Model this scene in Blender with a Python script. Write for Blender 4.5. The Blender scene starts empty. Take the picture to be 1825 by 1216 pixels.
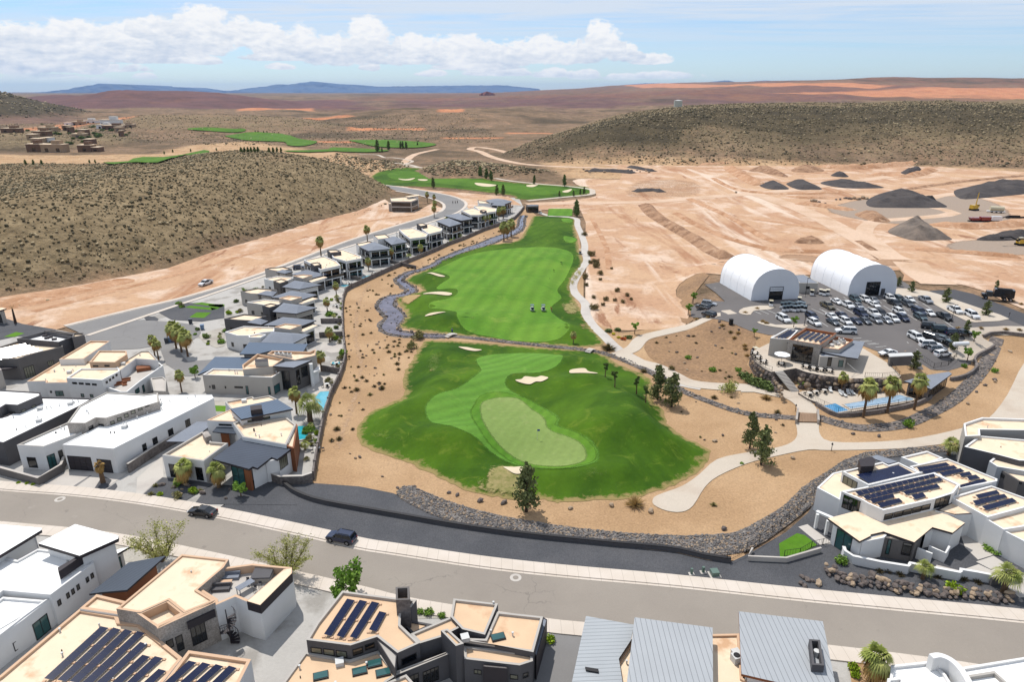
HAZE=1.9e-5; EXPO=-0.06
import bpy, math, random
import numpy as np
from mathutils import Vector, Matrix, geometry
R=math.radians; rnd=random.Random(7); npr=np.random.default_rng(7)
S=bpy.context.scene; COL=S.collection
# ---------- camera (a drone about 66 m above the golf course) ----------
F=1216.7; HOR=163.0; CAMZ=66.0
TH=math.atan((608-HOR)/F); CT,ST=math.cos(TH),math.sin(TH)
cam=bpy.data.objects.new('camera',bpy.data.cameras.new('camera')); COL.objects.link(cam)
cam.location=(0,0,CAMZ); cam.rotation_euler=(R(90)-TH,0,0)
cam.data.lens=24; cam.data.sensor_width=36; cam.data.clip_end=90000; cam.data.clip_start=.5
S.camera=cam
def ray(px,py):
    u=(px-912.5)/F; v=(608-py)/F
    return u, CT+v*ST, -ST+v*CT
def P(px,py,z=0.):
    a,b,c=ray(px,py); t=(z-CAMZ)/c
    return (a*t,b*t)
def fr(x0,y0,s):
    return lambda pts:[(x0+x/s,y0+y/s) for x,y in pts]
Z1=fr(0,560,5.368);Z2=fr(330,560,5.368);Z3=fr(0,680,5.368);Z4=fr(250,680,5.368)
Z5=fr(0,900,3.847);Z6=fr(250,900,3.8475);Z7=fr(500,960,3.65);Z8=fr(960,1020,3.38)
R1=fr(1425,740,4.3425);R2=fr(1425,940,4.405);R3=fr(1180,420,4.148);R4=fr(1440,480,4.74)
R5=fr(1300,560,4.5625);R6=fr(1300,260,3.476);R7=fr(640,580,2.765);R8=fr(640,460,3.65)
L4=fr(0,380,4.5625);L5=fr(380,340,4.5625);L6=fr(600,220,3.65);T2=fr(380,430,7.019);T3=fr(760,340,9.125)
A1=fr(0,0,2.944);V1=fr(0,200,7.019);C4=fr(1600,340,8.111)
def ID(p): return p
# ---------- terrain heights ----------
def pdist(poly,X,Y):
    """signed distance to a polygon, positive inside"""
    X=np.asarray(X,float);Y=np.asarray(Y,float)
    d=np.full(X.shape,1e18);ins=np.zeros(X.shape,bool);n=len(poly)
    for i in range(n):
        x0,y0=poly[i];x1,y1=poly[(i+1)%n]
        dx,dy=x1-x0,y1-y0;L=dx*dx+dy*dy+1e-12
        t=np.clip(((X-x0)*dx+(Y-y0)*dy)/L,0,1)
        d=np.minimum(d,(X-x0-t*dx)**2+(Y-y0-t*dy)**2)
        c=((y0>Y)!=(y1>Y))
        with np.errstate(all='ignore'):
            c&=X<(x1-x0)*(Y-y0)/(y1-y0+1e-15)+x0
        ins^=c
    d=np.sqrt(d); return np.where(ins,d,-d)
def sm(t): t=np.clip(t,0,1); return t*t*(3-2*t)
def PP(pts,z=0): return [P(x,y,z) for x,y in pts]
PH=3.5
plateau=PP([(1185,515),(1222,600),(1330,640),(1392,688),(1440,690),(1610,688),(1690,690),(1735,655),(1790,625),(1900,640),(2200,620),(2300,520),(1900,470),(1640,465),(1440,465),(1290,462),(1200,480)],0)
def wp(r): # polar helper: px column + ground distance -> world xy
    px,D=r; return ((px-912.5)/F*(D*CT+ (CAMZ)*ST),D)
HL=[ # footprint, height, ramp width, noise
 (PP([(-500,640),(-100,560),(0,528),(140,506),(300,476),(380,448),(470,423),(560,395),(640,375),(686,354)])+[wp((705,490)),wp((640,560)),wp((450,620)),wp((250,600)),wp((0,590)),wp((-300,560)),wp((-900,560))],27,95,1.6),
 ([wp(q) for q in [(885,760),(960,700),(1020,680),(1150,668),(1300,662),(1500,668),(1640,660),(1840,640),(2100,620),(2600,620),(3000,900),(2600,1900),(1700,1900),(1200,1700),(1000,1300),(930,950)]],47,330,2.2),
 ([wp(q) for q in [(765,560),(900,565),(1000,585),(1000,600),(930,640),(840,700),(770,680),(740,620)]],6,55,.8),
 ([wp(q) for q in [(-800,1500),(-200,1550),(60,1750),(170,2300),(110,3000),(-900,3000)]],90,620,11),
 ([wp(q) for q in [(330,1150),(560,1200),(650,1350),(560,1700),(250,1800),(120,1500),(150,1250)]],16,220,2.),
 ([wp(q) for q in [(-60,820),(160,870),(260,950),(250,1150),(0,1200),(-300,1200)]],9,110,.8),
 ([wp(q) for q in [(90,3000),(200,2900),(450,3200),(560,3800),(480,4800),(0,4800)]],62,700,9),
 ([wp(q) for q in [(160,3300),(250,3300),(250,3900),(160,3900)]],26,260,4),
 ([wp(q) for q in [(690,1500),(870,1450),(1000,1600),(1050,2100),(640,2200),(560,1750)]],24,300,2.5),
]
rng=np.random.default_rng(3)
KS=[(rng.normal(size=2),rng.uniform(0,6.28)) for _ in range(14)]
def nz(X,Y,s):
    v=0
    for i,(k,p) in enumerate(KS):
        m=1.35**i/s*.9; kk=k/np.hypot(*k)
        v=v+np.sin((X*kk[0]+Y*kk[1])*m+p+2*np.sin((X*kk[1]-Y*kk[0])*m*.6+p))/(1.3**i)
    return v*.4
plat1=[wp(q) for q in [(560,3600),(760,2700),(1100,2300),(1500,2300),(2600,2400),(4200,5000),(2600,16000),(1000,16000),(760,14000),(840,8000),(700,5200)]]
def h(X,Y,near=False):
    X=np.asarray(X,float);Y=np.asarray(Y,float)
    z=PH*sm(pdist(plateau,X,Y)/13.)
    if near: return z
    for poly,H,W,na in HL:
        d=pdist(poly,X,Y); t=np.clip(d/W,0,1)
        b=H*(1-(1-t)**2.1)
        if W==95: b=b*(.60+.44*sm((X+300)/125))
        z=z+np.where(d>0,b+na*nz(X,Y,W*.35)*sm(d/W*2.5),0)
    d=pdist(plat1,X,Y)
    z=z+np.where(d>0,188*sm(d/5200.)+6*nz(X,Y,300)*sm(d/900)+16*nz(X,Y,1500)*sm(d/1500),0)
    D=np.hypot(X,Y)
    z=z+ (1.2*nz(X,Y,140))*sm((D-700)/700)*sm(-pdist(flat1,X,Y)/100)
    z=z+ 30*sm((D-2600)/9000)+7*nz(X+900,Y,110)*sm((D-1300)/900)*sm((9000-D)/3000)+2.2*nz(X,Y-500,40)*sm((D-900)/500)*sm((3500-D)/1500)*sm(-pdist(flat1,X,Y)/60)
    return z
flat1=[wp(q) for q in [(-400,640),(200,640),(420,800),(560,820),(800,780),(1200,500),(1200,480),(300,500)]]
def hz(x,y):
    return float(PH*sm(np.float64(pdist(plateau,np.array([x]),np.array([y]))[0])/13.))
def PT(px,py):
    """photo pixel -> point on the near ground"""
    x,y=P(px,py,0)
    if -20<x<330 and 90<y<330:
        z=0
        for _ in range(25):
            z=.5*z+.5*hz(*P(px,py,z))
        x,y=P(px,py,z); return (x,y,hz(x,y))
    return (x,y,0.)
def PF(px,py):
    """photo pixel -> point on the far terrain"""
    a,b,c=ray(px,py); t=np.concatenate([np.arange(60,1500,2.),np.arange(1500,9000,12.)])
    X=a*t;Y=b*t;Z=CAMZ+c*t; g=h(X,Y); i=int(np.argmax(Z<g))
    return (float(X[i]),float(Y[i]),float(g[i]))
# ---------- mesh building ----------
class MB:
    def __init__(s): s.v=[];s.f=[];s.m=[];s.sm=[]
    def add(s,vs,fs,m=0,smooth=False):
        o=len(s.v); s.v+=[tuple(v) for v in vs]
        for f in fs: s.f.append([i+o for i in f]); s.m.append(m); s.sm.append(smooth)
    def box(s,c,d,rz=0,m=0,top=1.):
        cx,cy,z0=c;lx,ly,lz=d;co,si=math.cos(rz),math.sin(rz);vs=[]
        for k in (0,1):
            q=1 if k==0 else top
            for a,b in ((-1,-1),(1,-1),(1,1),(-1,1)):
                x,y=a*lx/2*q,b*ly/2*q; vs.append((cx+x*co-y*si,cy+x*si+y*co,z0+k*lz))
        s.add(vs,[(3,2,1,0),(4,5,6,7),(0,1,5,4),(1,2,6,5),(2,3,7,6),(3,0,4,7)],m)
    def prism(s,poly,z0,z1,m=0,mt=None,top=True,bot=False):
        n=len(poly); s.add([(x,y,z0) for x,y in poly]+[(x,y,z1) for x,y in poly],[(i,(i+1)%n,n+(i+1)%n,n+i) for i in range(n)],m)
        if top: s.cap(poly,z1,m if mt is None else mt)
        if bot: s.cap(poly,z0,m,True)
    def cap(s,poly,z,m=0,flip=False):
        t=geometry.tessellate_polygon([[Vector((x,y,0)) for x,y in poly]])
        fs=[]
        for a,b,c in t:
            (x0,y0),(x1,y1),(x2,y2)=poly[a],poly[b],poly[c]
            up=((x1-x0)*(y2-y0)-(x2-x0)*(y1-y0))>0
            fs.append((a,b,c) if up!=flip else (c,b,a))
        zz=z if hasattr(z,'__len__') else [z]*len(poly)
        s.add([(x,y,zz[i]) for i,(x,y) in enumerate(poly)],fs,m)
    def tube(s,p0,p1,r0,r1=None,n=6,m=0,smooth=True):
        r1=r0 if r1 is None else r1;p0=Vector(p0);p1=Vector(p1);d=(p1-p0).normalized()
        a=d.orthogonal().normalized();b=d.cross(a);vs=[]
        for p,r in ((p0,r0),(p1,r1)):
            for i in range(n):
                t=6.2832*i/n; vs.append(p+(a*math.cos(t)+b*math.sin(t))*r)
        s.add(vs,[(i,(i+1)%n,n+(i+1)%n,n+i) for i in range(n)],m,smooth)
        s.add(vs[n:],[tuple(range(n))],m); s.add(vs[:n],[tuple(range(n-1,-1,-1))],m)
    def blob(s,c,r,m=0,jit=.25,rg=rnd,flat=0):
        vs,fs=ICO
        out=[]
        for x,y,z in vs:
            k=1+rg.uniform(-jit,jit); out.append((c[0]+x*r[0]*k,c[1]+y*r[1]*k,max(c[2]+z*r[2]*k,c[2]-flat if flat else -1e9)))
        s.add(out,fs,m)
    def build(s,name,mats,parent=None,org=(0,0,0)):
        me=bpy.data.meshes.new(name)
        o_=Vector(org)
        vv=[(x-o_.x,y-o_.y,z-o_.z) for x,y,z in s.v] if org!=(0,0,0) else s.v
        me.from_pydata(vv,[],s.f)
        if not isinstance(mats,(list,tuple)): mats=[mats]
        for m in mats: me.materials.append(m)
        if len(mats)>1: me.polygons.foreach_set('material_index',s.m)
        if any(s.sm): me.polygons.foreach_set('use_smooth',s.sm)
        o=bpy.data.objects.new(name,me); COL.objects.link(o)
        if parent: o.parent=parent
        return o
def _ico():
    t=(1+5**.5)/2; v=[(-1,t,0),(1,t,0),(-1,-t,0),(1,-t,0),(0,-1,t),(0,1,t),(0,-1,-t),(0,1,-t),(t,0,-1),(t,0,1),(-t,0,-1),(-t,0,1)]
    n=math.sqrt(1+t*t); v=[(a/n,b/n,c/n) for a,b,c in v]
    f=[(0,11,5),(0,5,1),(0,1,7),(0,7,10),(0,10,11),(1,5,9),(5,11,4),(11,10,2),(10,7,6),(7,1,8),(3,9,4),(3,4,2),(3,2,6),(3,6,8),(3,8,9),(4,9,5),(2,4,11),(6,2,10),(8,6,7),(9,8,1)]
    return v,f
ICO=_ico()
def tag(o,label=None,cat=None,group=None,kind=None):
    if label: o['label']=label
    if cat: o['category']=cat
    if group: o['group']=group
    if kind: o['kind']=kind
    return o
def empty(name,loc,rz=0,label=None,cat=None,group=None):
    o=bpy.data.objects.new(name,None); COL.objects.link(o); o.location=loc; o.rotation_euler=(0,0,rz); o.empty_display_size=.5
    return tag(o,label,cat,group)
def copy_tree(o,parent=None):
    c=o.copy(); COL.objects.link(c); c.parent=parent
    for ch in list(KIDS.get(o.name) or o.children): copy_tree(ch,c)
    return c
KIDS={}
def smooth(pts,n=4,closed=True):
    N=len(pts);out=[]
    rngi=range(N) if closed else range(N-1)
    for i in rngi:
        if closed: p=[pts[(i+k)%N] for k in (-1,0,1,2)]
        else: p=[pts[max(0,min(N-1,i+k))] for k in (-1,0,1,2)]
        for j in range(n):
            t=j/n;o=[]
            for a in range(2):
                p0,p1,p2,p3=[q[a] for q in p]
                o.append(.5*((2*p1)+(-p0+p2)*t+(2*p0-5*p1+4*p2-p3)*t*t+(-p0+3*p1-3*p2+p3)*t**3))
            out.append(tuple(o))
    if not closed: out.append(tuple(pts[-1]))
    return out
def ccw(poly):
    a=sum(poly[i][0]*poly[(i+1)%len(poly)][1]-poly[(i+1)%len(poly)][0]*poly[i][1] for i in range(len(poly)))
    return poly if a>0 else poly[::-1]
def inset(poly,d):
    n=len(poly);out=[]
    for i in range(n):
        x0,y0=poly[i-1];x1,y1=poly[i];x2,y2=poly[(i+1)%n]
        a=Vector((x1-x0,y1-y0));b=Vector((x2-x1,y2-y1))
        if a.length<1e-6 or b.length<1e-6: out.append((x1,y1));continue
        a.normalize();b.normalize(); na=Vector((-a.y,a.x));nb=Vector((-b.y,b.x)); m=na+nb
        if m.length<.2: m=na.copy(); k=d
        else: m.normalize(); k=d/max(.45,m.dot(na))
        out.append((x1+m.x*k,y1+m.y*k))
    return out
def ribbon(pts,w):
    """centre line (world) -> polygon; w may be a list"""
    n=len(pts);L=[];Rr=[]
    for i in range(n):
        a=pts[max(0,i-1)];b=pts[min(n-1,i+1)];dx,dy=b[0]-a[0],b[1]-a[1];l=math.hypot(dx,dy)+1e-9
        ww=(w[i] if hasattr(w,'__len__') else w)/2
        L.append((pts[i][0]-dy/l*ww,pts[i][1]+dx/l*ww));Rr.append((pts[i][0]+dy/l*ww,pts[i][1]-dx/l*ww))
    return L+Rr[::-1]
ROUGHS=[]
MOUNDS=[]
def hg(X,Y):
    """golf mounds, only inside the mown grass"""
    z=np.zeros(np.shape(X))
    for (mx,my,mh,sx,sy,rot) in MOUNDS:
        dx=X-mx;dy=Y-my;c,s=math.cos(rot),math.sin(rot)
        z=z+mh*np.exp(-((dx*c+dy*s)/sx)**2-((-dx*s+dy*c)/sy)**2)
    d=np.full(np.shape(X),-1e9)
    for p in ROUGHS: d=np.maximum(d,pdist(p,X,Y))
    return z*sm(d/9.)
def sheet(name,poly,mat,off,step=3.,golf=False,edge=False,lift=None,kind='structure',use_h=True,parent=None,sink=0):
    """a draped ground sheet: CDT of the outline plus interior grid points"""
    poly=ccw(poly); xs=[p[0] for p in poly];ys=[p[1] for p in poly]
    B=[]
    for i,p in enumerate(poly):
        q=poly[(i+1)%len(poly)];l=math.hypot(q[0]-p[0],q[1]-p[1]);k=max(1,int(l/(step if step else 1e9)))
        for j in range(k): B.append((p[0]+(q[0]-p[0])*j/k,p[1]+(q[1]-p[1])*j/k))
    nb=len(B);pts=[Vector(b) for b in B]
    if step:
        gx=np.arange(math.ceil(min(xs)/step)*step,max(xs),step);gy=np.arange(math.ceil(min(ys)/step)*step,max(ys),step)
        if len(gx) and len(gy):
            GX,GY=np.meshgrid(gx,gy);GX=GX.ravel();GY=GY.ravel();k=pdist(poly,GX,GY)>step*.2
            pts+=[Vector((float(a),float(b))) for a,b in zip(GX[k],GY[k])]
    r=geometry.delaunay_2d_cdt(pts,[(i,(i+1)%nb) for i in range(nb)],[],1,1e-4)
    V=np.array([(v.x,v.y) for v in r[0]]);X,Y=V[:,0],V[:,1]
    Z=(h(X,Y,True) if use_h else np.zeros(len(X)))+off
    if golf: Z=Z+hg(X,Y)
    if sink: Z=Z-sink*sm(pdist(poly,X,Y)/1.2)
    mb=MB(); fs=[]
    for f in r[2]:
        f=list(f);a,b,c=f[:3]
        if (X[b]-X[a])*(Y[c]-Y[a])-(X[c]-X[a])*(Y[b]-Y[a])<0: f=f[::-1]
        fs.append(f)
    mb.v=[(float(a),float(b),float(c)) for a,b,c in zip(X,Y,Z)];mb.f=fs;mb.m=[0]*len(fs);mb.sm=[True]*len(fs)
    o=mb.build(name,mat,parent)
    if edge:
        a=o.data.attributes.new('edge','FLOAT','POINT');a.data.foreach_set('value',np.clip(np.maximum(pdist(poly,X,Y),0)/4.,0,1).astype('f'))
    return tag(o,kind=kind)
def ragged(poly,step=1.,amp=.35,seed=1):
    rg=random.Random(seed);poly=ccw(poly);B=[]
    for i,p in enumerate(poly):
        q=poly[(i+1)%len(poly)];l=math.dist(p,q);k=max(1,int(l/step))
        for j in range(k):
            t=j/k;nx_,ny_=(q[1]-p[1])/(l+1e-9),-(q[0]-p[0])/(l+1e-9);o=rg.uniform(-amp,amp);B.append((p[0]+(q[0]-p[0])*t+nx_*o,p[1]+(q[1]-p[1])*t+ny_*o))
    return B
# ---------- materials ----------
def lin(c):
    return tuple(.7*((x/255)/12.92 if x/255<=.04045 else ((x/255+.055)/1.055)**2.4) for x in c)+(1,)
class NT:
    def __init__(s,m): s.t=m.node_tree; s.t.nodes.clear()
    def n(s,ty,**k):
        x=s.t.nodes.new('ShaderNode'+ty)
        ins=k.pop('ins',{})
        for a,b in k.items(): setattr(x,a,b)
        for a,b in ins.items():
            if isinstance(b,bpy.types.NodeSocket): s.t.links.new(b,x.inputs[a])
            else: x.inputs[a].default_value=b
        return x
    def math(s,op,a,b=None,c=None,clamp=False):
        x=s.n('Math',operation=op,use_clamp=clamp)
        for i,q in enumerate((a,b,c)):
            if q is None: continue
            if isinstance(q,(int,float)): x.inputs[i].default_value=q
            else: s.t.links.new(q,x.inputs[i])
        return x.outputs[0]
    def mix(s,f,a,b,bt='MIX'):
        x=s.n('Mix',data_type='RGBA',blend_type=bt)
        for i,q in ((0,f),(6,a),(7,b)):
            if isinstance(q,bpy.types.NodeSocket): s.t.links.new(q,x.inputs[i])
            else: x.inputs[i].default_value=q
        return x.outputs[2]
    def noise(s,vec,scale,det=4,rough=.55,dist=0):
        return s.n('TexNoise',ins={'Vector':vec,'Scale':scale,'Detail':det,'Roughness':rough,'Distortion':dist}).outputs[0]
    def ramp(s,f,a,b):
        return s.n('MapRange',ins={'Value':f,'From Min':a,'From Max':b},clamp=True).outputs[0]
    def out(s,col,rough=.85,metal=0,bump=None,bs=.3,bd=.1,spec=.35,normal=None,**kw):
        p=s.n('BsdfPrincipled',ins={'Roughness':rough,'Metallic':metal,'Specular IOR Level':spec,'Base Color':col,**kw})
        if bump is not None:
            b=s.n('Bump',ins={'Height':bump,'Strength':bs,'Distance':bd}); s.t.links.new(b.outputs[0],p.inputs['Normal'])
        o=s.n('OutputMaterial'); s.t.links.new(p.outputs[0],o.inputs[0]); return p
MATS={}
def M(name,col,rough=.85,var=.12,sc=1.,col2=None,metal=0,spec=.3,bump=0,bd=.05,fine=6.,big=.25,f2=(.45,.65),seam=None,seamdir=0,obj=False,grain=0,gs=4):
    if name in MATS: return MATS[name]
    m=bpy.data.materials.new(name); m.use_nodes=True; t=NT(m)
    tc=t.n('TexCoord').outputs['Object'] if obj else t.n('NewGeometry').outputs['Position']
    c=lin(col); n1=t.noise(tc,sc*big,5); n2=t.noise(tc,sc*fine,3)
    a=t.mix(t.ramp(n1,.3,.7),tuple(x*(1-var) for x in c[:3])+(1,),tuple(min(1,x*(1+var)) for x in c[:3])+(1,))
    if col2 is not None: a=t.mix(t.ramp(n1,*f2),a,lin(col2))
    b=t.mix(1.0,a,t.n('CombineColor',ins={0:t.math('MULTIPLY_ADD',n2,var*1.6,1-var*.8),1:t.math('MULTIPLY_ADD',n2,var*1.6,1-var*.8),2:t.math('MULTIPLY_ADD',n2,var*1.6,1-var*.8)}).outputs[0],'MULTIPLY')
    if grain:
        w=t.n('TexWhiteNoise',noise_dimensions='3D',ins={'Vector':t.n('VectorMath',operation='SNAP',ins={0:tc,1:(1/gs,1/gs,1/gs)}).outputs[0]}).outputs[0]
        n3=t.noise(tc,gs,2)
        g=t.math('MULTIPLY_ADD',t.math('ADD',t.math('MULTIPLY',w,.4),t.math('MULTIPLY',t.ramp(n3,.3,.7),.6)),grain*2,1-grain)
        b=t.mix(1.0,b,t.n('CombineColor',ins={0:g,1:g,2:g}).outputs[0],'MULTIPLY')
    if seam:
        mp=t.n('Mapping',ins={'Vector':tc,'Rotation':(0,0,seamdir)}).outputs[0]
        x=t.n('SeparateXYZ',ins={0:mp}).outputs[0]
        fr_=t.math('FRACT',t.math('DIVIDE',x,seam)); k=t.math('LESS_THAN',fr_,.14)
        b=t.mix(k,b,tuple(q*.62 for q in c[:3])+(1,))
    t.out(b,rough,metal,bump=(n2 if bump else None),bs=bump,bd=bd,spec=spec)
    MATS[name]=m; return m
tan_roof=M('tan_roof',(255,232,202),.95,.06,1,col2=(222,180,142),f2=(.54,.7),big=.3)
white_roof=M('white_roof',(276,275,272),.9,.03,1,col2=(228,208,188),f2=(.68,.86),big=.2)
tan_roof2=M('apricot_roof',(238,204,168),.95,.06,1,col2=(214,172,136),f2=(.6,.76),big=.3)
tan_trim=M('tan_trim',(226,190,158),.9,.05)
stucco_w=M('stucco_white',(248,247,245),.9,.05,1,bump=.2,fine=20)
stucco_g=M('stucco_grey',(196,190,182),.9,.05,1,bump=.2,fine=20)
stucco_b=M('stucco_blue_grey',(186,190,194),.9,.05)
dark_wall=M('dark_wall',(118,113,110),.85,.12,1,bump=.3,fine=10)
dark_grey=M('charcoal_wall',(98,96,98),.85,.1)
brown_wood=M('brown_wood',(150,92,58),.7,.15,1,fine=8)
fascia=M('dark_fascia',(60,54,58),.6,.06)
stone_w=M('stone_wall',(176,168,160),.95,.3,1,fine=5,bump=.6,grain=.25,gs=5)
stone_d=M('stone_block_wall',(128,120,116),.95,.3,1,fine=4,bump=.6,grain=.35,gs=2.6)
hip_grey=M('grey_shingle',(140,146,157),.85,.08,1,fine=9,grain=.12,gs=6)
slate=M('slate_shingle',(78,86,100),.8,.1,1,fine=6,seam=.9,seamdir=1.2)
metal_b=M('blue_metal_roof',(88,106,128),.45,.05,1,seam=.75,seamdir=.35,metal=.3,spec=.5)
metal_d=M('dark_metal_roof',(64,74,88),.45,.05,1,seam=.5,seamdir=.55,metal=.3)
metal_l=M('light_metal_roof',(182,186,190),.6,.04,1,seam=.62,seamdir=0.02,metal=.1)
metal_l2=M('light_metal_roof_cross',(180,185,189),.6,.04,1,seam=.55,seamdir=1.52,metal=.1)
canvas=M('white_canvas',(276,277,280),.7,.03,1,big=.12)
canvas_g=M('canvas_front',(240,243,250),.7,.03,1)
concrete=M('concrete',(214,207,198),.9,.05,1,col2=(200,192,184),big=.15,seam=None)
path_c=M('path_concrete',(216,203,186),.9,.07,1,col2=(204,188,170),big=.12,grain=.05)
def asphm(name,c,c2):
    m=bpy.data.materials.new(name);m.use_nodes=True;t=NT(m);g=t.n('NewGeometry').outputs['Position']
    n=t.noise(g,.07,6,.6);a=t.mix(t.ramp(n,.35,.65),lin(c),lin(c2)); f=t.noise(g,7.,3,.8); k=t.math('MULTIPLY_ADD',f,.3,.85)
    a=t.mix(1.0,a,t.n('CombineColor',ins={0:k,1:k,2:k}).outputs[0],'MULTIPLY')
    d=t.n('VectorMath',operation='MULTIPLY_ADD',ins={0:t.n('TexNoise',ins={'Vector':g,'Scale':.5,'Detail':4.}).outputs[1],1:(3.,3.,0),2:g}).outputs[0]
    v=t.n('TexVoronoi',feature='DISTANCE_TO_EDGE',ins={'Vector':d,'Scale':.085}).outputs['Distance']
    cr=t.math('MULTIPLY',t.math('SUBTRACT',1,t.ramp(v,.002,.007)),t.ramp(t.noise(g,.05,2),.48,.56)); a=t.mix(t.math('MULTIPLY',cr,.32),a,lin((92,88,86)))
    st=t.ramp(t.noise(g,.6,2,.5),.7,.78); a=t.mix(t.math('MULTIPLY',st,.35),a,lin((120,112,106)))
    st=t.ramp(t.noise(g,.33,3,.5),.70,.73); a=t.mix(t.math('MULTIPLY',st,.3),a,lin((186,178,168)))
    t.out(a,.93,0,bump=f,bs=.2,bd=.02,spec=.2); MATS[name]=m; return m
asphalt=asphm('asphalt_old',(158,149,139),(167,158,147))
asphalt2=asphm('asphalt_grey',(140,138,137),(150,148,146))
asphalt3=M('asphalt_dark',(84,84,88),.9,.06,1,grain=.1)
asphalt4=asphm('asphalt_lot',(124,119,117),(114,110,109))
gravel_d=M('charcoal_gravel',(88,89,93),.95,.1,1,col2=(96,96,99),big=.1,grain=.3,gs=7)
gravel_l=M('pale_gravel',(196,190,178),.95,.1,1,col2=(176,168,158),big=.15,grain=.15,gs=5)
sandtan=M('landscape_sand',(186,151,113),.97,.1,1,col2=(200,166,128),big=.05,grain=.2,gs=3.2)
sandbrown=M('brown_slope',(168,134,100),.97,.12,1,col2=(150,120,92),big=.08,grain=.28,gs=1.6)
bunker=M('bunker_sand',(232,214,184),.95,.05,1)
line_w=M('line_paint',(226,226,222),.8,.05)
glass=None
def glassm(name,col,rough=.06,spec=.8):
    m=bpy.data.materials.new(name);m.use_nodes=True;t=NT(m)
    g=t.n('NewGeometry').outputs['Position'];n=t.noise(g,.6,2)
    t.out(t.mix(n,tuple(x*.5 for x in lin(col)[:3])+(1,),lin(col)),rough,0,spec=spec,Metallic=0.); MATS[name]=m; return m
glass=glassm('window_glass',(58,72,76)); glass_t=glassm('teal_glass',(62,112,112)); glass_y=glassm('blind_glass',(132,132,112),.2)
glass_k=glassm('dark_glass',(22,26,32))
frame_d=M('dark_frame',(40,38,40),.5,.02); frame_w=M('white_frame',(224,224,222),.6,.02)
pool_m=None
def waterm(name,c1,c2,rough=.08,sc=1.2,tr=False):
    m=bpy.data.materials.new(name);m.use_nodes=True;t=NT(m)
    g=t.n('NewGeometry').outputs['Position'];n=t.noise(g,sc,4)
    t.out(t.mix(t.ramp(n,.3,.7),lin(c1),lin(c2)),rough,0,bump=t.noise(g,2.5,3),bs=.25,bd=.05,spec=.6); MATS[name]=m; return m
pool_m=waterm('pool_water',(96,190,214),(130,208,226)); pool_p=waterm('pale_pool_water',(150,180,206),(170,196,216))
stream_m=waterm('stream_water',(84,76,84),(128,120,132),.12,.35)
def solar():
    m=bpy.data.materials.new('solar_cell');m.use_nodes=True;t=NT(m)
    g=t.n('NewGeometry').outputs['Position'];n=t.noise(g,.5,2)
    t.out(t.mix(n,lin((22,30,58)),lin((36,46,82))),.22,0,spec=.3); return m
solar_m=solar()
solar_f=M('solar_frame',(170,176,188),.4,.02,metal=.5)
def grassm(name,c1,c2,c3,stripe=0,sw=2.2,sd=.3,patch=.1,edge=False,soft=False):
    m=bpy.data.materials.new(name);m.use_nodes=True;t=NT(m)
    g=t.n('NewGeometry').outputs['Position'];n=t.noise(g,.045,6,.6,.8);n2=t.noise(g,1.1,5,.7);n3=t.noise(g,.16,7,.7,1.2)
    a=t.mix(t.ramp(n,.35,.65),lin(c1),lin(c2))
    a=t.mix(t.math('MULTIPLY',t.ramp(n3,.55,.75),patch*6,clamp=True),a,lin(c3))
    k=t.math('MULTIPLY_ADD',n2,.5,.75)
    if stripe:
        mp=t.n('Mapping',ins={'Vector':g,'Rotation':(0,0,sd)}).outputs[0]
        x=t.n('SeparateXYZ',ins={0:mp}).outputs[0]
        k=t.math('MULTIPLY',k,t.math('MULTIPLY_ADD',t.math('SINE',t.math('MULTIPLY',x,3.14159/sw)),stripe,1))
    a=t.mix(1.0,a,t.n('CombineColor',ins={0:k,1:k,2:k}).outputs[0],'MULTIPLY')
    if edge:
        e_=t.n('Attribute',attribute_name='edge').outputs['Fac']; n4=t.noise(g,.5,6,.7)
        a=t.mix(t.math('MULTIPLY',t.math('SUBTRACT',1,t.ramp(t.math('ADD',e_,t.math('MULTIPLY_ADD',n4,1.6,-.9)),.02,.3)),.85),a,lin((168,146,98)))
    p=t.out(a,.9,0,bump=n2,bs=.5,bd=.15,spec=.15)
    if soft:
        e_=t.n('Attribute',attribute_name='edge').outputs['Fac']; t.t.links.new(t.ramp(t.math('ADD',e_,t.math('MULTIPLY_ADD',t.noise(g,1.5,4),.16,-.08)),.0,.14),p.inputs['Alpha'])
    MATS[name]=m; return m
g_rough=grassm('rough_grass',(46,82,6),(84,120,20),(130,148,50),.05,2.6,.5,.12,True)
g_fair=grassm('fairway_grass',(90,138,38),(112,154,50),(142,168,72),.08,2.6,.2,.12,False,True)
g_fair2=grassm('apron_grass',(90,138,46),(108,154,58),(132,166,76),.09,1.7,.9,.12,False,True)
g_ring=grassm('collar_grass',(84,132,36),(104,146,44),(122,156,62),.08,1.2,.4,.1,False,True)
g_green=grassm('green_turf',(130,154,82),(144,164,94),(164,170,112),.03,1.,.4,.14,False,True)
g_thin=grassm('thin_grass',(122,128,78),(140,138,94),(176,160,120),0)
g_lawn=grassm('lawn_grass',(84,130,30),(100,146,40),(122,156,60))
def thinm(name,c,c2,lo=.25,hi=.55):
    m=bpy.data.materials.new(name);m.use_nodes=True;t=NT(m);g=t.n('NewGeometry').outputs['Position'];n=t.noise(g,.9,6,.7)
    e_=t.n('Attribute',attribute_name='edge').outputs['Fac'];al=t.ramp(t.math('ADD',t.math('MULTIPLY',e_,1.2),t.math('MULTIPLY_ADD',n,1.5,-.7)),lo,hi)
    p=t.out(t.mix(t.ramp(n,.35,.65),lin(c),lin(c2)),.95,0,spec=.1); t.t.links.new(al,p.inputs['Alpha']); MATS[name]=m; return m
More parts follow.
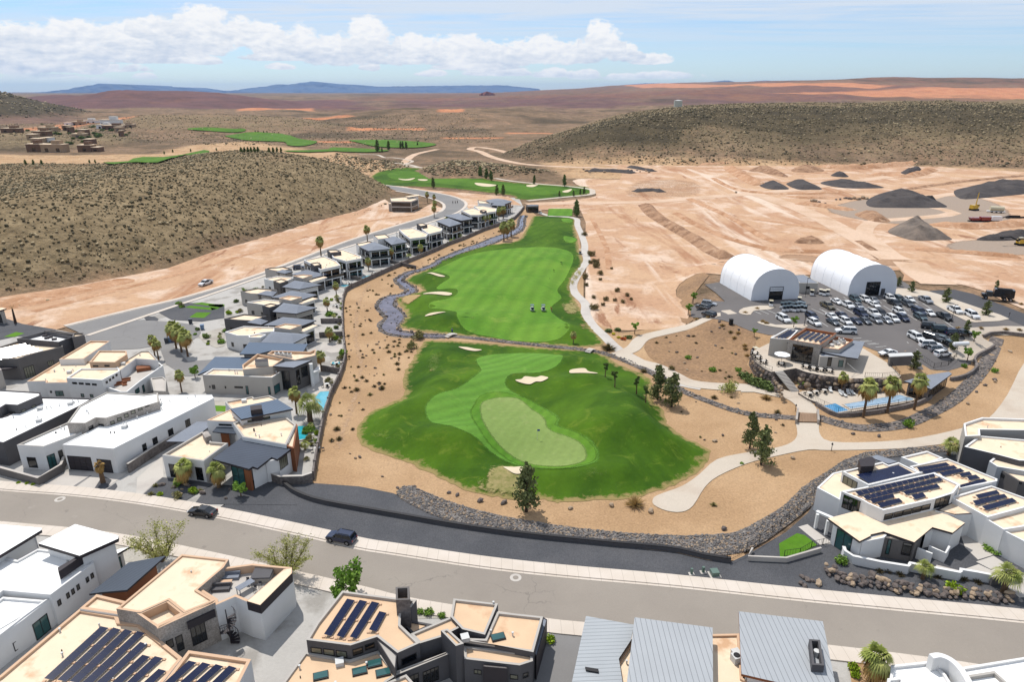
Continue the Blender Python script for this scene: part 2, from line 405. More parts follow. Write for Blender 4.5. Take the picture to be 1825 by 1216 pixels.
thin_a=thinm('thin_turf',(130,132,74),(176,160,112)); thin_b=thinm('worn_turf_light',(104,140,60),(134,154,84),.5,1.5); thin_p=thinm('wheel_track_dirt',(222,190,160),(210,176,142),.35,.7); thin_g=thinm('grey_dust',(180,162,146),(168,150,134),.3,.75); thin_br=thinm('brown_scrape',(190,156,128),(170,136,108),.3,.8); thin_br2=thinm('brown_scrape_patchy',(186,150,122),(164,132,106),1.15,1.75); thin_c=thinm('bare_soil_patch',(196,166,122),(176,150,104),.35,.6)
g_far=grassm('far_grass',(72,112,22),(94,134,36),(120,148,60),.03,5,1.1)
# desert ground
def groundm(name,base,alts,spots=(70,64,50),sp=.5,vs=.22,attr=False,bs=.5):
    m=bpy.data.materials.new(name);m.use_nodes=True;t=NT(m)
    g=t.n('NewGeometry').outputs['Position']
    a=lin(base)
    for i,al in enumerate(alts):
        c,sc,lo,hi=al[:4]; ro,stx=(al[4],al[5]) if len(al)>4 else (0,1)
        mp=t.n('Mapping',ins={'Vector':g,'Location':(i*37.,i*11.,0),'Rotation':(0,0,ro),'Scale':(1,stx,1)}).outputs[0]
        a=t.mix(t.ramp(t.noise(mp,sc,7,.62,.5),lo,hi),a,lin(c))
    if attr:
        for nm,c,c2,sc in (('olive',(164,144,112),(134,116,88),.03),('purple',(132,98,94),(112,86,84),.002),('dark',(100,88,66),(78,70,54),.006),('red',(164,118,90),(142,102,82),.004),('orange',(226,160,116),(204,136,100),.003),('pale',(214,180,142),(196,158,120),.01)):
            at=t.n('Attribute',attribute_name=nm).outputs['Fac']
            nn=t.noise(g,sc,8,.65,1.2); k=t.ramp(t.math('ADD',at,t.math('MULTIPLY_ADD',nn,.9,-.45)),.35,.65)
            a=t.mix(t.math('MULTIPLY',k,t.ramp(at,.0,.12)),a,t.mix(t.ramp(t.noise(g,sc*5,6),.35,.65),lin(c),lin(c2)))
    v=t.n('TexVoronoi',ins={'Vector':g,'Scale':vs,'Randomness':1.}).outputs['Distance']
    v2=t.n('TexVoronoi',ins={'Vector':g,'Scale':vs*.37,'Randomness':1.}).outputs['Distance']
    if sp:
        k=t.math('MULTIPLY',t.math('SUBTRACT',1,t.ramp(v,.12,.34)),sp); 
        a=t.mix(k,a,lin(spots))
        k=t.math('MULTIPLY',t.math('SUBTRACT',1,t.ramp(v2,.1,.3)),sp*.8); a=t.mix(k,a,lin(spots))
    bh=t.noise(g,.25,8,.7)
    if attr: bh=t.math('ADD',bh,t.math('MULTIPLY',t.noise(g,.012,8,.65),16.))
    n2=t.noise(g,.8,6,.7); kk=t.math('MULTIPLY_ADD',n2,.55,.72) if not attr else t.math('MULTIPLY',t.math('MULTIPLY_ADD',t.ramp(n2,.32,.68),.5,.75),t.math('MULTIPLY_ADD',t.ramp(t.noise(g,.22,5,.75),.35,.65),.3,.86))
    a=t.mix(1.0,a,t.n('CombineColor',ins={0:kk,1:kk,2:kk}).outputs[0],'MULTIPLY')
    t.out(a,.97,0,bump=bh,bs=bs,bd=.8,spec=.1); MATS[name]=m; return m
desert=groundm('desert_scrub_ground',(156,130,106),[((136,114,90),.012,.4,.6),((176,142,112),.05,.52,.66),((116,98,78),.025,.52,.66),((104,90,72),.0035,.5,.6)],attr=True,bs=.9)
dirt=groundm('graded_dirt',(218,180,146),[((206,164,132),.02,.42,.6),((236,208,184),.05,.5,.64),((190,144,112),.05,.57,.66,.5,.18),((172,128,100),.09,.62,.68,-.7,.22),((240,216,194),.04,.58,.66,-.35,.1),((160,124,98),.22,.66,.72)],spots=(150,112,88),sp=.25,vs=.3,bs=.8)
dirt2=groundm('haul_road_dirt',(230,200,174),[((212,178,148),.05,.45,.65)],sp=0,bs=.2)
dirt3=groundm('orange_dirt',(212,168,134),[((186,140,106),.09,.45,.62),((226,190,160),.2,.55,.65)],spots=(150,110,84),sp=.3,vs=.5,bs=1)
dirtgrey=groundm('grey_dusty_ground',(178,162,148),[((196,176,156),.05,.45,.65)],sp=0,bs=.2)
pile_k=groundm('black_gravel_pile',(84,80,80),[((98,92,90),.1,.4,.6)],sp=0,bs=1)
pile_g=groundm('grey_gravel_pile',(150,136,124),[((124,114,106),.12,.4,.6)],sp=0,bs=1)
pile_b=groundm('brown_dirt_pile',(188,150,120),[((150,116,92),.14,.45,.6),((206,170,140),.3,.55,.66)],sp=0,bs=1)
mtn=groundm('haze_tinted_mountain_rock',(104,122,152),[((76,92,124),.0006,.42,.58),((112,124,146),.002,.5,.6)],sp=0,bs=.4)  # bluish haze tint painted into the rock colour, besides the haze volume
rock_m=M('basalt_rock',(114,104,99),.95,.25,1,fine=3,big=1.,col2=(150,130,114),f2=(.5,.7),obj=True)
rock_l=M('pale_rock',(190,168,142),.95,.2,1,fine=3,big=1.,col2=(140,116,96),f2=(.45,.65),obj=True)
rubble_m=M('rubble',(118,110,106),.95,.3,1,fine=2,big=1.2,col2=(168,152,136),f2=(.55,.7),grain=.35,gs=1.8)
def leafm(name,c,c2):
    m=bpy.data.materials.new(name);m.use_nodes=True;t=NT(m)
    tc=t.n('TexCoord').outputs['Object'];oi=t.n('ObjectInfo').outputs['Random']
    n=t.noise(tc,1.3,3);a=t.mix(t.ramp(n,.35,.65),lin(c),lin(c2))
    k=t.math('MULTIPLY_ADD',oi,.3,.85); a=t.mix(1.0,a,t.n('CombineColor',ins={0:k,1:k,2:k}).outputs[0],'MULTIPLY')
    t.out(a,.75,0,spec=.2); MATS[name]=m;return m
lf_pine=leafm('pine_needles',(112,124,74),(146,150,98)); lf_green=leafm('green_leaves',(128,172,60),(160,192,88))
lf_palm=leafm('palm_leaves',(150,162,78),(196,192,120)); lf_dry=leafm('dry_palm_leaves',(206,168,100),(166,126,70))
lf_olive=leafm('olive_leaves',(136,132,80),(166,158,104)); lf_lime=leafm('lime_leaves',(150,180,40),(176,200,60))
lf_straw=leafm('straw_grass',(188,156,98),(206,178,124)); lf_red=leafm('red_leaves',(190,90,50),(210,120,60)); lf_palo=leafm('palo_verde_twigs',(182,184,98),(204,200,126))
lf_dark=leafm('dark_leaves',(98,118,62),(130,146,82)); lf_yel=leafm('yellow_leaves',(214,200,60),(230,214,80)); lf_brown=leafm('brown_bush',(138,122,76),(112,102,64))
lf_scrub=leafm('scrub_leaves',(100,90,64),(120,108,78)); bark=M('bark',(120,96,74),.95,.2,1,obj=True); bark_d=M('dark_bark',(84,68,56),.95,.2,1,obj=True)

yard=M('yard_concrete',(198,194,188),.92,.06,1,col2=(168,163,156),big=.16,f2=(.5,.62),grain=.05,gs=3)

rock_g=M('grey_stone',(124,120,118),.95,.25,1,fine=3,big=1.,col2=(164,156,148),f2=(.5,.7),obj=True)
# ---------- golf polygons (traced on the ground plane) ----------
def W(pts,n=3,closed=True): return smooth(PP(pts),n,closed) if n>1 else PP(pts)
rough1=W(R7([(350,75),(600,88),(900,112),(1170,132),(1270,190),(1400,245),(1445,290),(1445,370),(1500,420),(1515,485),(1600,550),(1700,600),(1733,635),(1700,700),(1600,770),(1450,830),(1300,858),(1100,870),(1000,874),(975,880),(935,866),(860,862),(780,862),(600,835),(490,800),(430,768),(300,708),(200,665),(70,622),(0,580),(-10,530),(10,480),(60,430),(130,395),(200,365),(225,335),(212,290),(225,230),(262,175),(285,128),(315,95)]))
rough2=W([(963,385),(1021,388),(1024,405),(1029,425),(1033,450),(1040,470),(1028,487),(1018,505),(1022,530),(1037,555),(1055,585),(1078,613),(1040,619),(980,616),(900,609),(840,601),(777,594),(740,590),(711,583),(717,574),(725,562),(716,548),(706,534),(722,526),(752,520),(748,512),(730,506),(722,500),(738,490),(769,476),(789,461),(830,448),(870,437),(920,430),(936,412),(945,395),(950,386)])
rough3=W(L6([(225,345),(290,310),(420,288),(560,295),(700,315),(860,335),(930,348),(1010,370),(1250,393),(1500,405),(1620,412),(1662,440),(1640,458),(1480,480),(1290,495),(1160,490),(1150,470),(900,440),(640,415),(330,405),(262,380)]))
tee=W([(977,372),(1021,372),(1021,386),(975,385)],1)
ROUGHS+=[rough1,rough2]
def mound(px,py,hh,sx,sy,rot=0):
    x,y=P(px,py);MOUNDS.append((x,y,hh*1.35,sx,sy,rot))
for a in [(1130,740,3.4,13,9,-.5),(1190,790,2.6,14,8,-.3),(1040,690,2.0,9,5,0),(1085,780,1.6,10,6,-.6),(730,640,2.8,11,9,.3),(700,740,2.2,13,8,.3),(760,700,1.8,9,9,.9),(820,790,1.8,8,6,-.4),(740,800,1.5,9,7,0),(1000,650,1.3,12,6,0),
          (870,680,1.2,10,8,0),(1080,850,1.3,12,4,.1),(900,860,1.3,8,4,0),(920,770,.9,16,6,-.6),
          (745,545,1.8,8,9,0),(760,500,1.6,8,9,0),(790,575,1.2,10,6,0),(1035,520,1.5,5,12,0),(1030,590,1.5,9,7,0),(900,520,1.3,22,16,.3),(860,570,.9,14,9,0),(960,470,1.5,16,25,0),(985,410,1.2,9,30,0),(1050,560,1.2,6,9,0)]: mound(*a)
# ---------- terrain: one tensor grid, 3 m near, growing towards the horizon ----------
def axis(lo,hi,st,mn,mx,g):
    c=list(np.arange(lo,hi+.1,st)); s=st;x=c[-1];a=[]
    while x<mx: s*=g; s=min(s,1400);x+=s;a.append(x)
    s=st;x=c[0];b=[]
    while x>mn: s*=g; s=min(s,1400);x-=s;b.append(x)
    return np.array(b[::-1]+c+a)
gx=axis(-240,330,3.,-30000,30000,1.032); gy=axis(30,600,3.,-400,42000,1.022)
GX,GY=np.meshgrid(gx,gy); nx,ny=len(gx),len(gy)
GZ=h(GX.ravel(),GY.ravel()).reshape(GX.shape)-.14*(np.hypot(GX,GY)<560)
me=bpy.data.meshes.new('ground'); nv=nx*ny
me.vertices.add(nv); co=np.stack([GX.ravel(),GY.ravel(),GZ.ravel()],1).astype('f'); me.vertices.foreach_set('co',co.ravel())
i=np.arange(nv).reshape(ny,nx); q=np.stack([i[:-1,:-1],i[:-1,1:],i[1:,1:],i[1:,:-1]],-1).reshape(-1,4)
me.loops.add(q.size); me.loops.foreach_set('vertex_index',q.ravel().astype('i'))
me.polygons.add(len(q)); me.polygons.foreach_set('loop_start',(np.arange(len(q))*4).astype('i')); me.polygons.foreach_set('use_smooth',np.ones(len(q),bool))
me.update(calc_edges=True)
def attr(name,vals):
    a=me.attributes.new(name,'FLOAT','POINT'); a.data.foreach_set('value',np.clip(vals,0,1).astype('f').ravel())
FX,FY=GX.ravel(),GY.ravel(); COLX=912.5+F*FX/np.maximum(FY*CT+CAMZ*ST,1.)
def soft(poly,w): return sm(pdist(poly,FX,FY)/w+.5)
Dg=np.hypot(FX,FY)
reg=lambda *q:[wp(x) for x in q]
redm=.3*soft(reg((-200,2600),(150,2500),(600,3600),(620,5200),(-200,5200)),500)+.5*soft(reg((560,5200),(1250,3400),(1700,3200),(2600,3200),(2600,9000),(700,15000)),900)
redm=np.maximum(redm,.30*sm((Dg-1500)/900)*(1-sm((Dg-4200)/1500)))
orange=.95*soft(reg((1110,12500),(1150,8500),(1400,5300),(1560,4900),(1600,5150),(1420,6000),(1260,9500),(1180,12500)),260)+.75*soft(reg((-50,1300),(120,1500),(200,1900),(300,2100),(600,1900),(640,1700),(300,1750),(200,1500),(0,1220)),60)
orange=np.maximum(orange,.66*soft(reg((1340,4300),(1500,4000),(1900,3500),(2500,3500),(2500,4900),(1650,4950)),300))
for a_,b_,c_,d_ in ((620,760,1290,1400),(780,900,1050,1090),(560,700,980,1010),(900,1000,1180,1230),(420,560,2600,3000),(780,830,1750,1950),(1450,1500,2700,3000)):
    orange=np.maximum(orange,.8*soft(reg((a_,c_),(b_,c_),(b_,d_),(a_,d_)),50))
pale=.9*soft(reg((-500,620),(200,610),(330,640),(470,640),(650,660),(640,780),(520,900),(440,1000),(330,930),(280,800),(120,780),(-500,820)),60)
pale=np.maximum(pale,.8*soft(reg((470,540),(700,540),(700,720),(560,800),(470,700)),30)*(nz(FX,FY,60)>-.2))
pale=np.maximum(pale,.65*soft(reg((1000,560),(1900,520),(1900,640),(1500,680),(950,700)),40))
purple=.95*soft(reg((0,2900),(600,2900),(640,5200),(-100,5200)),400)+.6*soft(reg((600,2800),(1500,2800),(1700,5200),(700,6500)),600)+.35*soft(reg((620,1700),(1200,2000),(1000,2800),(500,2800)),300)+.5*soft(reg((-600,1400),(200,1500),(150,3000),(-600,3000)),200)
olive=.8*soft(HL[0][0],40)+.55*soft(HL[1][0],200)+.55*soft(HL[5][0],80)+.5*soft(HL[4][0],150)
dark=.8*soft(HL[3][0],200)+.8*soft(reg((960,720),(1300,700),(1900,700),(2000,980),(1050,960)),120)*(.7+.3*(nz(FX,FY,120)>0))+.5*soft(reg((1150,830),(1900,820),(1900,960),(1200,960)),60)+.5*soft(reg((600,5600),(1140,5600),(1140,12000),(600,12000)),900)+.6*soft(reg((1420,6300),(1600,5500),(2700,5300),(2700,16000),(1300,16000)),350)
attr('dark',dark)
redm=np.maximum(redm,.38*soft(reg((-500,400),(0,405),(330,405),(560,425),(560,600),(-500,600)),35)*soft(HL[0][0],40))
attr('red',redm);attr('orange',orange);attr('pale',pale);attr('purple',purple);attr('olive',olive)
me.materials.append(desert); go=bpy.data.objects.new('ground',me); COL.objects.link(go); tag(go,kind='structure')
# far blue tablelands: real ridges about 24 km away
def ridge(name,D,prof,depth=2500):
    pts=[];n=0
    xs=[];zs=[]
    for k in range(len(prof)-1):
        (x0,y0),(x1,y1)=prof[k],prof[k+1];m=max(1,int(abs(x1-x0)/4))
        for j in range(m): xs.append(x0+(x1-x0)*j/m);zs.append(y0+(y1-y0)*j/m)
    xs.append(prof[-1][0]);zs.append(prof[-1][1]); rows=[]
    T=7
    for r in range(T):
        f=r/(T-1); row=[]
        for px,py in zip(xs,zs):
            X=(px-912.5)/F*(D*CT);a=ray(px,py);top=CAMZ+a[2]/a[1]*D
            base=0
            z=base+(top-base)*(1-(1-min(1,f*1.02))**1.6)+(0 if r in(0,T-1) else rnd.uniform(-1,1)*22)
            Y=D-depth*(1-f)+ (rnd.uniform(-1,1)*160 if 0<r<T-1 else 0)
            row.append((X,Y,z))
        rows.append(row)
    rows.append([(x,y+3500,z*.9) for x,y,z in rows[-1]]); rows.append([(x,y+7000,-10) for x,y,z in rows[0]])
    mb=MB();L=len(xs)
    mb.v=[p for r in rows for p in r]
    for r in range(len(rows)-1):
        for k in range(L-1): mb.f.append([r*L+k,r*L+k+1,(r+1)*L+k+1,(r+1)*L+k]);mb.m.append(0);mb.sm.append(True)
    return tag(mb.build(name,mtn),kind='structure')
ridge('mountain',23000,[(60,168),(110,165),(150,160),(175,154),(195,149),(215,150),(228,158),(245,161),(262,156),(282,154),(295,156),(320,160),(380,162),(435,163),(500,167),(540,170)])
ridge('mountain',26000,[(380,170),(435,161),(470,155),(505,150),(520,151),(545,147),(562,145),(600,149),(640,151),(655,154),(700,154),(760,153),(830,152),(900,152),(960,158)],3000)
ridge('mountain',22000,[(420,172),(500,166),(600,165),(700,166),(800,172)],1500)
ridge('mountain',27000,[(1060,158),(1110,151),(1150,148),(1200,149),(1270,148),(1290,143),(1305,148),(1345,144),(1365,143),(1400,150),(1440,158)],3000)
# ---------- sheets ----------
sheet('dirt',W([(1035,375),(1043,430),(1045,480),(1043,540),(1058,572),(1092,588),(1150,588),(1220,582),(1230,550),(1205,530),(1210,512),(1240,502),(1290,507),(1440,507),(1600,498),(1605,518),(1680,520),(1750,537),(1830,575),(2100,640),(2500,600),(2300,340),(1825,306),(1700,300),(1600,289),(1480,301),(1400,294),(1300,295),(1150,293),(1080,286),(1060,291),(1100,300),(1105,320),(1050,318),(1020,322),(1040,335),(1062,345),(1050,353),(962,363),(955,375)],2),dirt,.05,4.)
sheet('dirt',PP([(-300,720),(-20,566),(25,577),(100,588),(118,583),(240,553),(340,529),(470,488),(620,431),(735,395),(770,384),(790,372),(770,362),(745,376),(700,366),(686,355),(640,375),(560,395),(470,423),(380,449),(300,478),(140,509),(0,530),(-300,620)]),dirt,.05,4.)
sheet('dirt',PP([(640,328),(700,333),(790,345),(824,356),(835,372),(880,364),(930,366),(905,350),(780,340),(700,330),(640,322)]),dirt,.06,0)
def road_strip(pts,w,mat,off=.09,name='dirt_road',n=3): return sheet(name,ribbon(smooth(PP(pts),n,False),w),mat,off,0)
road_strip([(1100,300),(1000,297),(930,292),(880,281),(855,270),(838,266),(850,262),(890,268),(940,283),(1020,290),(1100,295)],9,dirt2,.1)
road_strip([(780,266),(740,275),(722,288),(715,292)],8,dirt2)
road_strip([(940,365),(1000,362),(1150,360),(1250,352),(1400,340),(1560,318),(1700,300)],11,dirt2,.11)
road_strip([(1300,332),(1420,370),(1520,420),(1600,470),(1640,505),(1670,525)],12,dirt2,.12)
road_strip([(1825,338),(1700,345),(1640,362),(1700,380),(1620,390),(1560,395),(1540,415),(1570,440),(1620,480)],8,dirt2,.13)
road_strip([(1150,362),(1180,390),(1240,430),(1290,460)],6,dirt3,.1)
road_strip([(60,556),(160,530),(300,494),(420,460),(560,418),(660,394),(740,384)],3.,dirt3,.09)
road_strip([(1180,300),(1300,300),(1420,310),(1500,303),(1620,296)],7,dirt3,.09)
sheet('dirt',W([(1470,372),(1560,352),(1720,350),(1790,368),(1800,395),(1700,402),(1600,400),(1520,390)],3),thin_g,.10,5.,False,True)
sheet('dirt',W([(1700,430),(1830,425),(1900,450),(1800,456),(1690,446)],3),thin_g,.10,5.,False,True)
sheet('dirt',W([(1105,338),(1130,322),(1190,318),(1250,325),(1262,340),(1240,352),(1160,354),(1110,352)],3),thin_br2,.105,5.,False,True)
sheet('dirt',W([(1400,452),(1500,462),(1640,485),(1600,492),(1440,485),(1380,470)],3),thin_br,.08,5.,False,True)
sheet('dirt',W([(-50,560),(60,545),(160,520),(240,502),(210,497),(120,514),(0,535),(-50,545)],3),dirt3,.08,0)
sheet('dirt',W([(720,625),(760,560),(700,600),(650,680),(600,760),(610,800),(650,720)],3),dirt2,.055,0) if 0 else None
# golden landscape sand round the holes
sandp=[(611,545),(617,521),(637,510),(658,500),(696,482.5),(742,463),(780,447),(800,437.5),(830,426.6),(863,412),(887,404),(917,391.5),(934,372),(950,379),(958,386),(1021,387),(1032,420),(1040,470),(1040,540),(1062,575),(1110,594),(1150,588),(1225,582),(1300,580),(1340,588),(1400,602),(1560,640),(1690,660),(1730,640),(1740,605),(1825,590),(2000,590),(2300,640),(2300,760),(1900,800),(1720,800),(1560,815),(1475,860),(1400,905),(1310,965),(1335,1000),(1262,1000),(1180,985),(1000,968),(800,940),(700,915),(640,905),(557,880),(566,800),(580,743),(591,705),(606,675),(617,640),(613,590)]
sheet('sand',PP(sandp),sandtan,.04,3.)
sheet('sand',W([(1150,610),(1180,598),(1240,588),(1300,580),(1330,592),(1345,625),(1330,650),(1375,690),(1410,705),(1330,688),(1250,680),(1200,665),(1155,635)],2),sandbrown,.075,3.)
sheet('sand',W([(1205,530),(1212,512),(1240,502),(1262,508),(1238,535),(1232,550),(1235,575),(1215,575)],2),sandbrown,.09,3.)
sheet('dirt_track',ribbon(smooth(PP([(660,505),(640,540),(634,600),(644,650),(636,700),(615,760),(600,805)]),4,False),3.4),thin_p,.09,1.,False,True)
# residential ground
sheet('pavement',PP([(-400,760),(-20,567),(30,578),(110,590),(150,598),(241,568),(315,543),(400,515),(600,445),(735,405),(800,384),(824,360),(850,350),(925,353),(934,372),(917,391.5),(887,404),(863,412),(830,426.6),(800,437.5),(780,447),(742,463),(696,482.5),(658,500),(637,510),(617,521),(610,560),(612,600),(616,640),(605,675),(590,705),(579,743),(569,780),(556,857),(500,864),(440,872),(392,905),(250,884),(130,870),(-20,860),(-400,850)]),yard,.03,0)
sheet('pavement',PP([(-400,915),(0,932),(200,952),(380,987),(544,1024),(653,1049),(746,1071),(960,1103),(1040,1112),(1250,1132),(1470,1152),(1711,1183),(1825,1202),(2400,1285),(2400,1500),(-400,1500)]),yard,.03,0)
gr=[(438,874),(500,864),(558,862),(640,868),(700,880),(770,905),(800,938),(950,960),(1100,975),(1200,985),(1262,1000),(1302,1003),(1340,985),(1400,950),(1440,915),(1475,860),(1560,815),(1720,800),(1900,800),(2300,760),(2300,1180),(1825,1092),(1600,1070),(1400,1052),(1200,1032),(1000,1014),(850,998),(700,974),(560,947),(392,907)]
sheet('gravel',PP(gr),gravel_d,.065,0)
# streets with raised pavements
up=[(-300,850),(0,876),(130,886),(250,901),(390,926),(560,963),(637,981),(700,991),(850,1014),(1000,1031),(1200,1049),(1400,1071),(1600,1091),(1825,1113),(2300,1165)]
lo=[(-300,905),(0,930),(200,950),(380,985),(544,1022),(653,1047),(746,1069),(960,1101),(1040,1110),(1250,1130),(1470,1150),(1711,1180),(1825,1200),(2300,1262)]
U_=smooth(PP(up),4,False);Lo=smooth(PP(lo),4,False)
sheet('road',U_+Lo[::-1],asphalt,.07,0)
def offs(line,d):
    r=ribbon(line,2*abs(d));n=len(line); return r[:n] if d>0 else r[n:][::-1]
def kerb_walk(line,side,w=2.3,name='sidewalk'):
    a=offs(line,side*.02);b=offs(line,side*.45);c=offs(line,side*.6);d=offs(line,side*(w+.6))
    mb=MB()
    def strip(l0,l1,z0,z1):
        n=len(l0); vs=[(x,y,z0) for x,y in l0]+[(x,y,z1) for x,y in l1]
        fs=[(i,i+1,n+i+1,n+i) for i in range(n-1)]
        if side>0: fs=[f for f in fs]
        else: fs=[f[::-1] for f in fs]
        mb.add(vs,fs)
    strip(a,b,.085,.085);strip(b,b,.085,.2) ;strip(b,d,.2,.2);strip(d,d,.2,.0)
    return mb.build(name,walk_m)
def walkm():
    m=bpy.data.materials.new('pavement_concrete');m.use_nodes=True;t=NT(m)
    g=t.n('NewGeometry').outputs['Position'];n=t.noise(g,.2,4);a=t.mix(t.ramp(n,.35,.65),lin((222,209,194)),lin((232,220,207)))
    x=t.n('SeparateXYZ',ins={0:g}).outputs[0];k=t.math('LESS_THAN',t.math('FRACT',t.math('DIVIDE',x,1.6)),.04)
    t.out(t.mix(k,a,lin((198,186,172))),.92); return m
walk_m=walkm()
tag(kerb_walk(U_,1,2.2),kind='structure'); tag(kerb_walk(Lo,-1,2.0),kind='structure')
# pale repaired slabs / manholes / cracks
st_up=[(118,583),(240,553),(340,529),(470,488),(620,431),(735,395),(772,384),(793,373),(788,360),(745,347),(690,338),(640,331)]
st_lo=[(151,598),(241,568),(315,543),(400,515),(600,445),(735,405),(800,384),(824,371),(826,360),(800,349),(740,338),(690,331),(640,326)]
A_=smooth(PP(st_up),3,False);B_=smooth(PP(st_lo),3,False)
sheet('road',A_+B_[::-1],asphalt2,.10,0)
for l,s in ((A_,1),(B_,-1)):
    tag(kerb_walk(l,s,1.3,'sidewalk'),kind='structure')
cds=W([(152,600),(241,572),(270,572),(330,577),(352,584),(358,594),(345,606),(318,615),(300,617),(282,616),(250,622),(205,624),(150,626),(100,640),(60,640)],2)
sheet('road',cds,asphalt2,.11,0)
sheet('driveway',PP([(282,614),(306,614),(335,645),(400,640),(382,668),(330,672),(296,650)]),asphalt2,.105,0)
sheet('driveway',PP(Z3([(400,1015),(630,870),(1215,885),(960,1065)])),concrete,.08,0)
sheet('driveway',PP(Z4([(-40,1120),(-30,930),(210,720),(225,920),(160,960),(0,1105)])),concrete,.085,0)
drk=asphalt3
sheet('driveway',PP(Z3([(655,1038),(860,905),(880,905),(690,1040)])),asphalt2,.1,0)
# planted gravel islands between the drives
for pts in (Z4([(5,1110),(210,925),(290,930),(560,960),(700,990),(400,1170)]),Z4([(520,1178),(640,1020),(720,990),(1000,1010),(1150,900),(1350,985),(1500,1190)]),
            L4([(1395,870),(1290,810),(1500,730),(1825,745),(1825,855),(1640,885)]),L4([(1170,850),(1195,840),(1260,845),(1290,862),(1280,878),(1190,875)]),
            Z3([(885,1060),(985,905),(1070,950),(1030,1020),(960,1062)]),Z3([(975,1070),(1110,975),(1125,1010),(1070,1078)]),
            [(-200,560),(0,565),(40,578),(100,588),(85,605),(30,600),(-60,620)]):
    sheet('gravel',PP(pts),gravel_d,.11,0)
for pts in (L4([(1620,1000),(1700,960),(1825,930),(1825,1080),(1760,1100),(1650,1050)]),Z4([(700,200),(560,260),(690,300),(820,300),(820,200)])):
    sheet('gravel',PP(pts),gravel_l,.1,0)
for pts in (L4([(1500,770),(1550,755),(1790,780),(1720,792)]),L4([(1560,740),(1640,728),(1825,755),(1800,770)]),L4([(1540,850),(1600,810),(1720,810),(1660,856)]),L4([(1760,745),(1825,745),(1825,760)]),Z4([(700,235),(820,240),(815,295),(700,290)]),L4([(30,1010),(130,970),(200,980),(120,1010)]),L5([(-40,930),(80,925),(80,945),(-10,975)])):
    sheet('lawn',PP(pts),g_lawn,.13,0)
# bottom yards
sheet('gravel',PP(Z5([(700,230),(1000,260),(1150,390),(880,395),(700,350)])),gravel_l,.06,0)
sheet('gravel',PP(Z7([(870,400),(1100,440),(1110,520),(850,530)])),gravel_l,.07,0)
sheet('driveway',PP(Z8([(50,350),(265,360),(190,720),(-60,720)])),asphalt2,.06,0)
sheet('gravel',PP(R2([(375,1040),(620,1060),(740,1090),(740,1300),(420,1300)])),sandtan,.06,0)
# putting green and paving by the solar house
sheet('lawn',PP(R1([(-160,1000),(-20,920),(40,935),(135,1010),(0,1090),(-150,1130)])),g_lawn,.10,0)
for pts in (R1([(1280,1030),(1245,930),(1330,930),(1510,1085),(1380,1125)]),R1([(1365,1140),(1500,1095),(1600,1160),(1480,1200)]),R1([(1270,1200),(1385,1160),(1480,1205),(1600,1165),(1737,1250),(1900,1400),(1700,1420),(1560,1290)]),R1([(-10,870),(60,850),(260,1000),(160,1010)]),R1([(1040,1200),(1060,1165),(1280,1220),(1270,1240)])):
    sheet('paving',PP(pts),concrete,.09,0)
# ---------- car park ----------
lot=[(1256,508),(1285,503),(1440,505),(1445,496),(1600,497),(1640,520),(1700,547),(1765,551),(1825,577),(1825,584),(1735,589),(1725,600),(1768,612),(1730,650),(1690,662),(1640,660),(1595,645),(1545,620),(1500,602),(1370,598),(1335,590),(1302,576),(1232,566),(1230,548),(1292,538),(1275,522)]
def PTs(pts): return [PT(x,y)[:2] for x,y in pts]
sheet('car_park',PTs(lot),asphalt4,.14,3.)
sheet('road',PTs([(1655,519),(1700,517),(1735,525),(1840,566),(2000,620),(2000,650),(1825,582),(1770,560),(1700,540)]),asphalt3,.18,3.)
for pts in (R3([(565,572),(600,540),(720,522),(830,528),(800,550),(680,560),(655,590),(600,588)]),R3([(700,645),(760,640),(840,665),(1060,660),(1050,690),(900,690),(760,668)]),
            R4([(735,190),(760,165),(1010,190),(1200,250),(1480,345),(1700,425),(1480,450),(1330,440),(1080,310),(1000,255),(900,235),(735,225)]),
            R4([(1290,520),(1450,495),(1825,490),(1825,560),(1500,550),(1480,590),(1570,640),(1560,680),(1420,760),(1340,780),(1230,760),(1180,680),(1240,640),(1330,600)])):
    o=sheet('pavement',smooth(PTs(pts),2),path_c,.24,3.)
def lines(pairs,w=.12):
    mb=MB()
    for a,b in pairs:
        p=PT(*a);q=PT(*b); r=ribbon([p[:2],q[:2]],w)
        mb.add([(x,y,(p[2] if k in(0,3) else q[2])+.17) for k,(x,y) in enumerate(r)],[(0,3,2,1)])
    return tag(mb.build('parking_lines',line_w),kind='structure')
st=[]
for i in range(10):
    x=640+i*58;a,b=R3([(x,545),(x+92,585)]) ;st.append((a,b)) if i<3 or i>6 else None
for row in (((120,250),(250,370)),):pass
for k in range(14):
    st.append(tuple(R4([(110+k*66,345-k*4),(190+k*66,395-k*4)])))
for k in range(13):
    st.append(tuple(R4([(90+k*68,440-k*5),(170+k*68,490-k*5)])))
for k in range(12):
    st.append(tuple(R4([(180+k*60,240),(250+k*62,290)])))
for k in range(6):
    st.append(tuple(R4([(835+k*60,620-k*38),(930+k*60,690-k*38)])))
for k in range(3):
    st.append(tuple(R4([(380+k*60,590+k*22),(450+k*60,585+k*22)])));st.append(tuple(R4([(450+k*60,620+k*22),(540+k*60,612+k*22)])))
for k in range(4): st.append(tuple(R4([(1290+k*22,640-k*3),(1340+k*22,600-k*3)])))
lines(st,.16)
